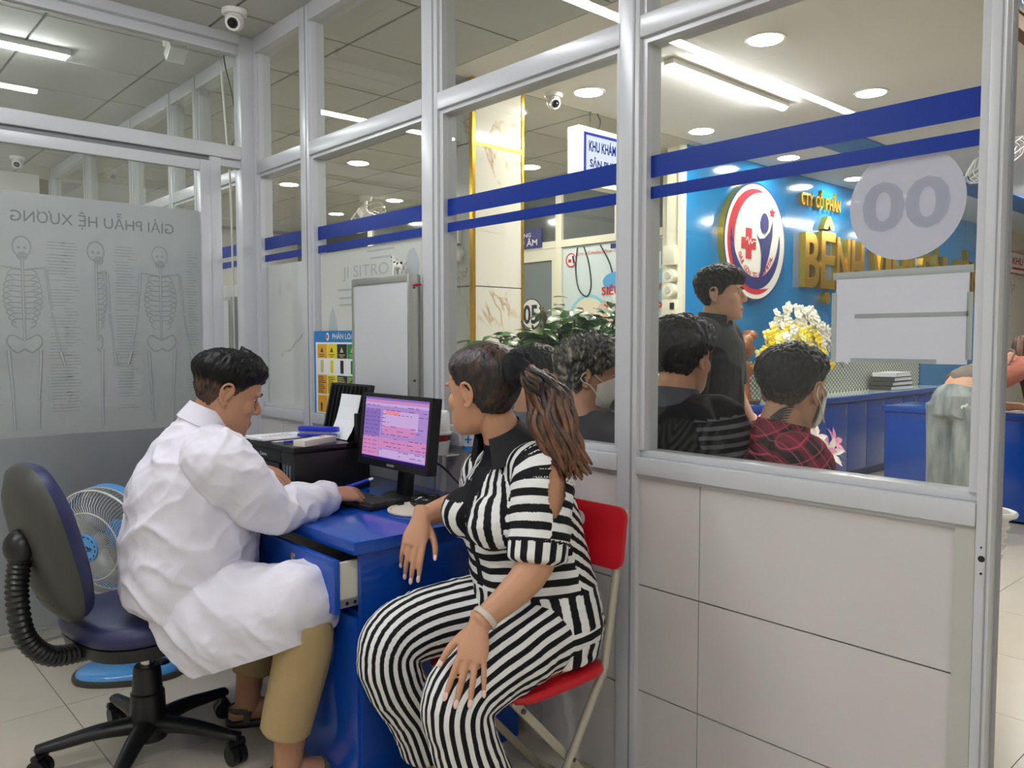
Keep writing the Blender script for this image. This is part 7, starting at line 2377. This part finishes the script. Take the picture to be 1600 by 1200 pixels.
# back pocket and its small white emblem, waistband
bk = Vector((5.635, 1.905, .885)) - fJ * .122 + rJ * .088
FP = frame_mat(bk, rJ + fJ * .5, (0.1, 0, 1))
MB().prism([(-.058, .06), (-.06, -.05), (0, -.08), (.06, -.05), (.058, .06)], FP @ Matrix.Translation((0, 0, -.004)), .008).build('back_pocket', w.m, jw)
MB().prism([(-.018, -.016), (-.012, -.016), (-.008, -.004), (.004, -.004), (.007, -.016), (.013, -.016), (.012, .002), (.020, .012), (.014, .020), (.005, .010), (-.012, .008), (-.022, -.002)], FP @ Matrix.Translation((.02, .0, .0045)), .002).build('pocket_emblem', M_WHITE, jw)
c = MB()
c.tube([(5.82, 1.87, 1.02), (5.95, 1.83, 1.065), (6.10, 1.79, 1.10), (6.22, 1.765, 1.13)], [(.140, .10), (.145, .105), (.15, .10), (.08, .07)], rJ, 24, 4)
for s, e_ in ((1, (6.30, 1.60, .86)), (-1, (6.36, 1.92, .86))):
    sh_ = Vector((6.17, 1.775, 1.12)) + rJ * (.16 * s)
    c.tube([Vector((6.15, 1.78, 1.13)) + rJ * (.06 * s), sh_, sh_.lerp(Vector(e_), .45)], [.066, .066, .058], None, 16, 4)
cloth(c, 'top', jw, mat('salmon_top', (188, 118, 100), .85), .008, 3)
hm = MB()
rj = random.Random(3)
me = hair_mesh(MHJ, FEM, lambda z, a, P, D: .014 + .01 * smoothstep(z, .1, .2), (.003, 26, .002, 70), 71)
set_attr(me, 'dye', np.zeros(len(me.vertices)))
place_mesh(me, jw, HAIR_B, 'hair')
q0 = MHJ @ Vector((0, -.105, .03))
dy = []
for k in range(18):
    a = rj.uniform(0, 6.28); r_ = rj.uniform(0, .045)
    o_ = Vector((math.cos(a) * r_, math.sin(a) * r_, 0))
    n0 = len(hm.v)
    hm.tube([q0, q0 + Vector((-.06, -.01, .02)) + o_ * .5, Vector((6.19, 1.72, 1.16)) + o_, Vector((6.20, 1.66, 1.02)) + o_ * 1.2, Vector((6.20, 1.655, .90)) + o_ * .9], [.014, .018, .018, .015, .004], None, 8, 4)
    dy += [rj.uniform(.0, .25)] * (len(hm.v) - n0)
me = hm.mesh('long_hair'); set_attr(me, 'dye', dy); place_mesh(me, jw, HAIR_B, 'long_hair')
bg = thing('shoulder_bag', 'grey brown shoulder bag resting on the back of the woman in jeans', 'bag', (5.80, 1.83, 1.16))
m = MB().tube([(5.66, 1.96, 1.06), (5.70, 1.88, 1.085), (5.76, 1.80, 1.09), (5.84, 1.73, 1.08)], [(.05, .03), (.085, .05), (.085, .05), (.05, .03)], (.6, .55, .3), 18, 4)
me = remesh(m, 'bag_body', .008, 4); co, no = verts_of(me)
me.vertices.foreach_set('co', (co + no * ((vnoise(co * np.array((1, 1, .4)), 40, 2) - .5) * .012)[:, None]).ravel())
place_mesh(me, bg, mat('bag_taupe', (112, 102, 94), .75, bump=.3, bscale=120), 'bag_body')
m = MB(); rodpath(m, [(5.72, 1.94, 1.11), (5.72, 2.02, 1.05), (5.90, 2.0, 1.02), (6.1, 1.93, 1.19), (6.17, 1.80, 1.235), (6.05, 1.72, 1.22), (5.93, 1.72, 1.14)], .007, 8, 5); m.build('strap', mat('bag_taupe', (112, 102, 94), .75), bg, smooth=60)
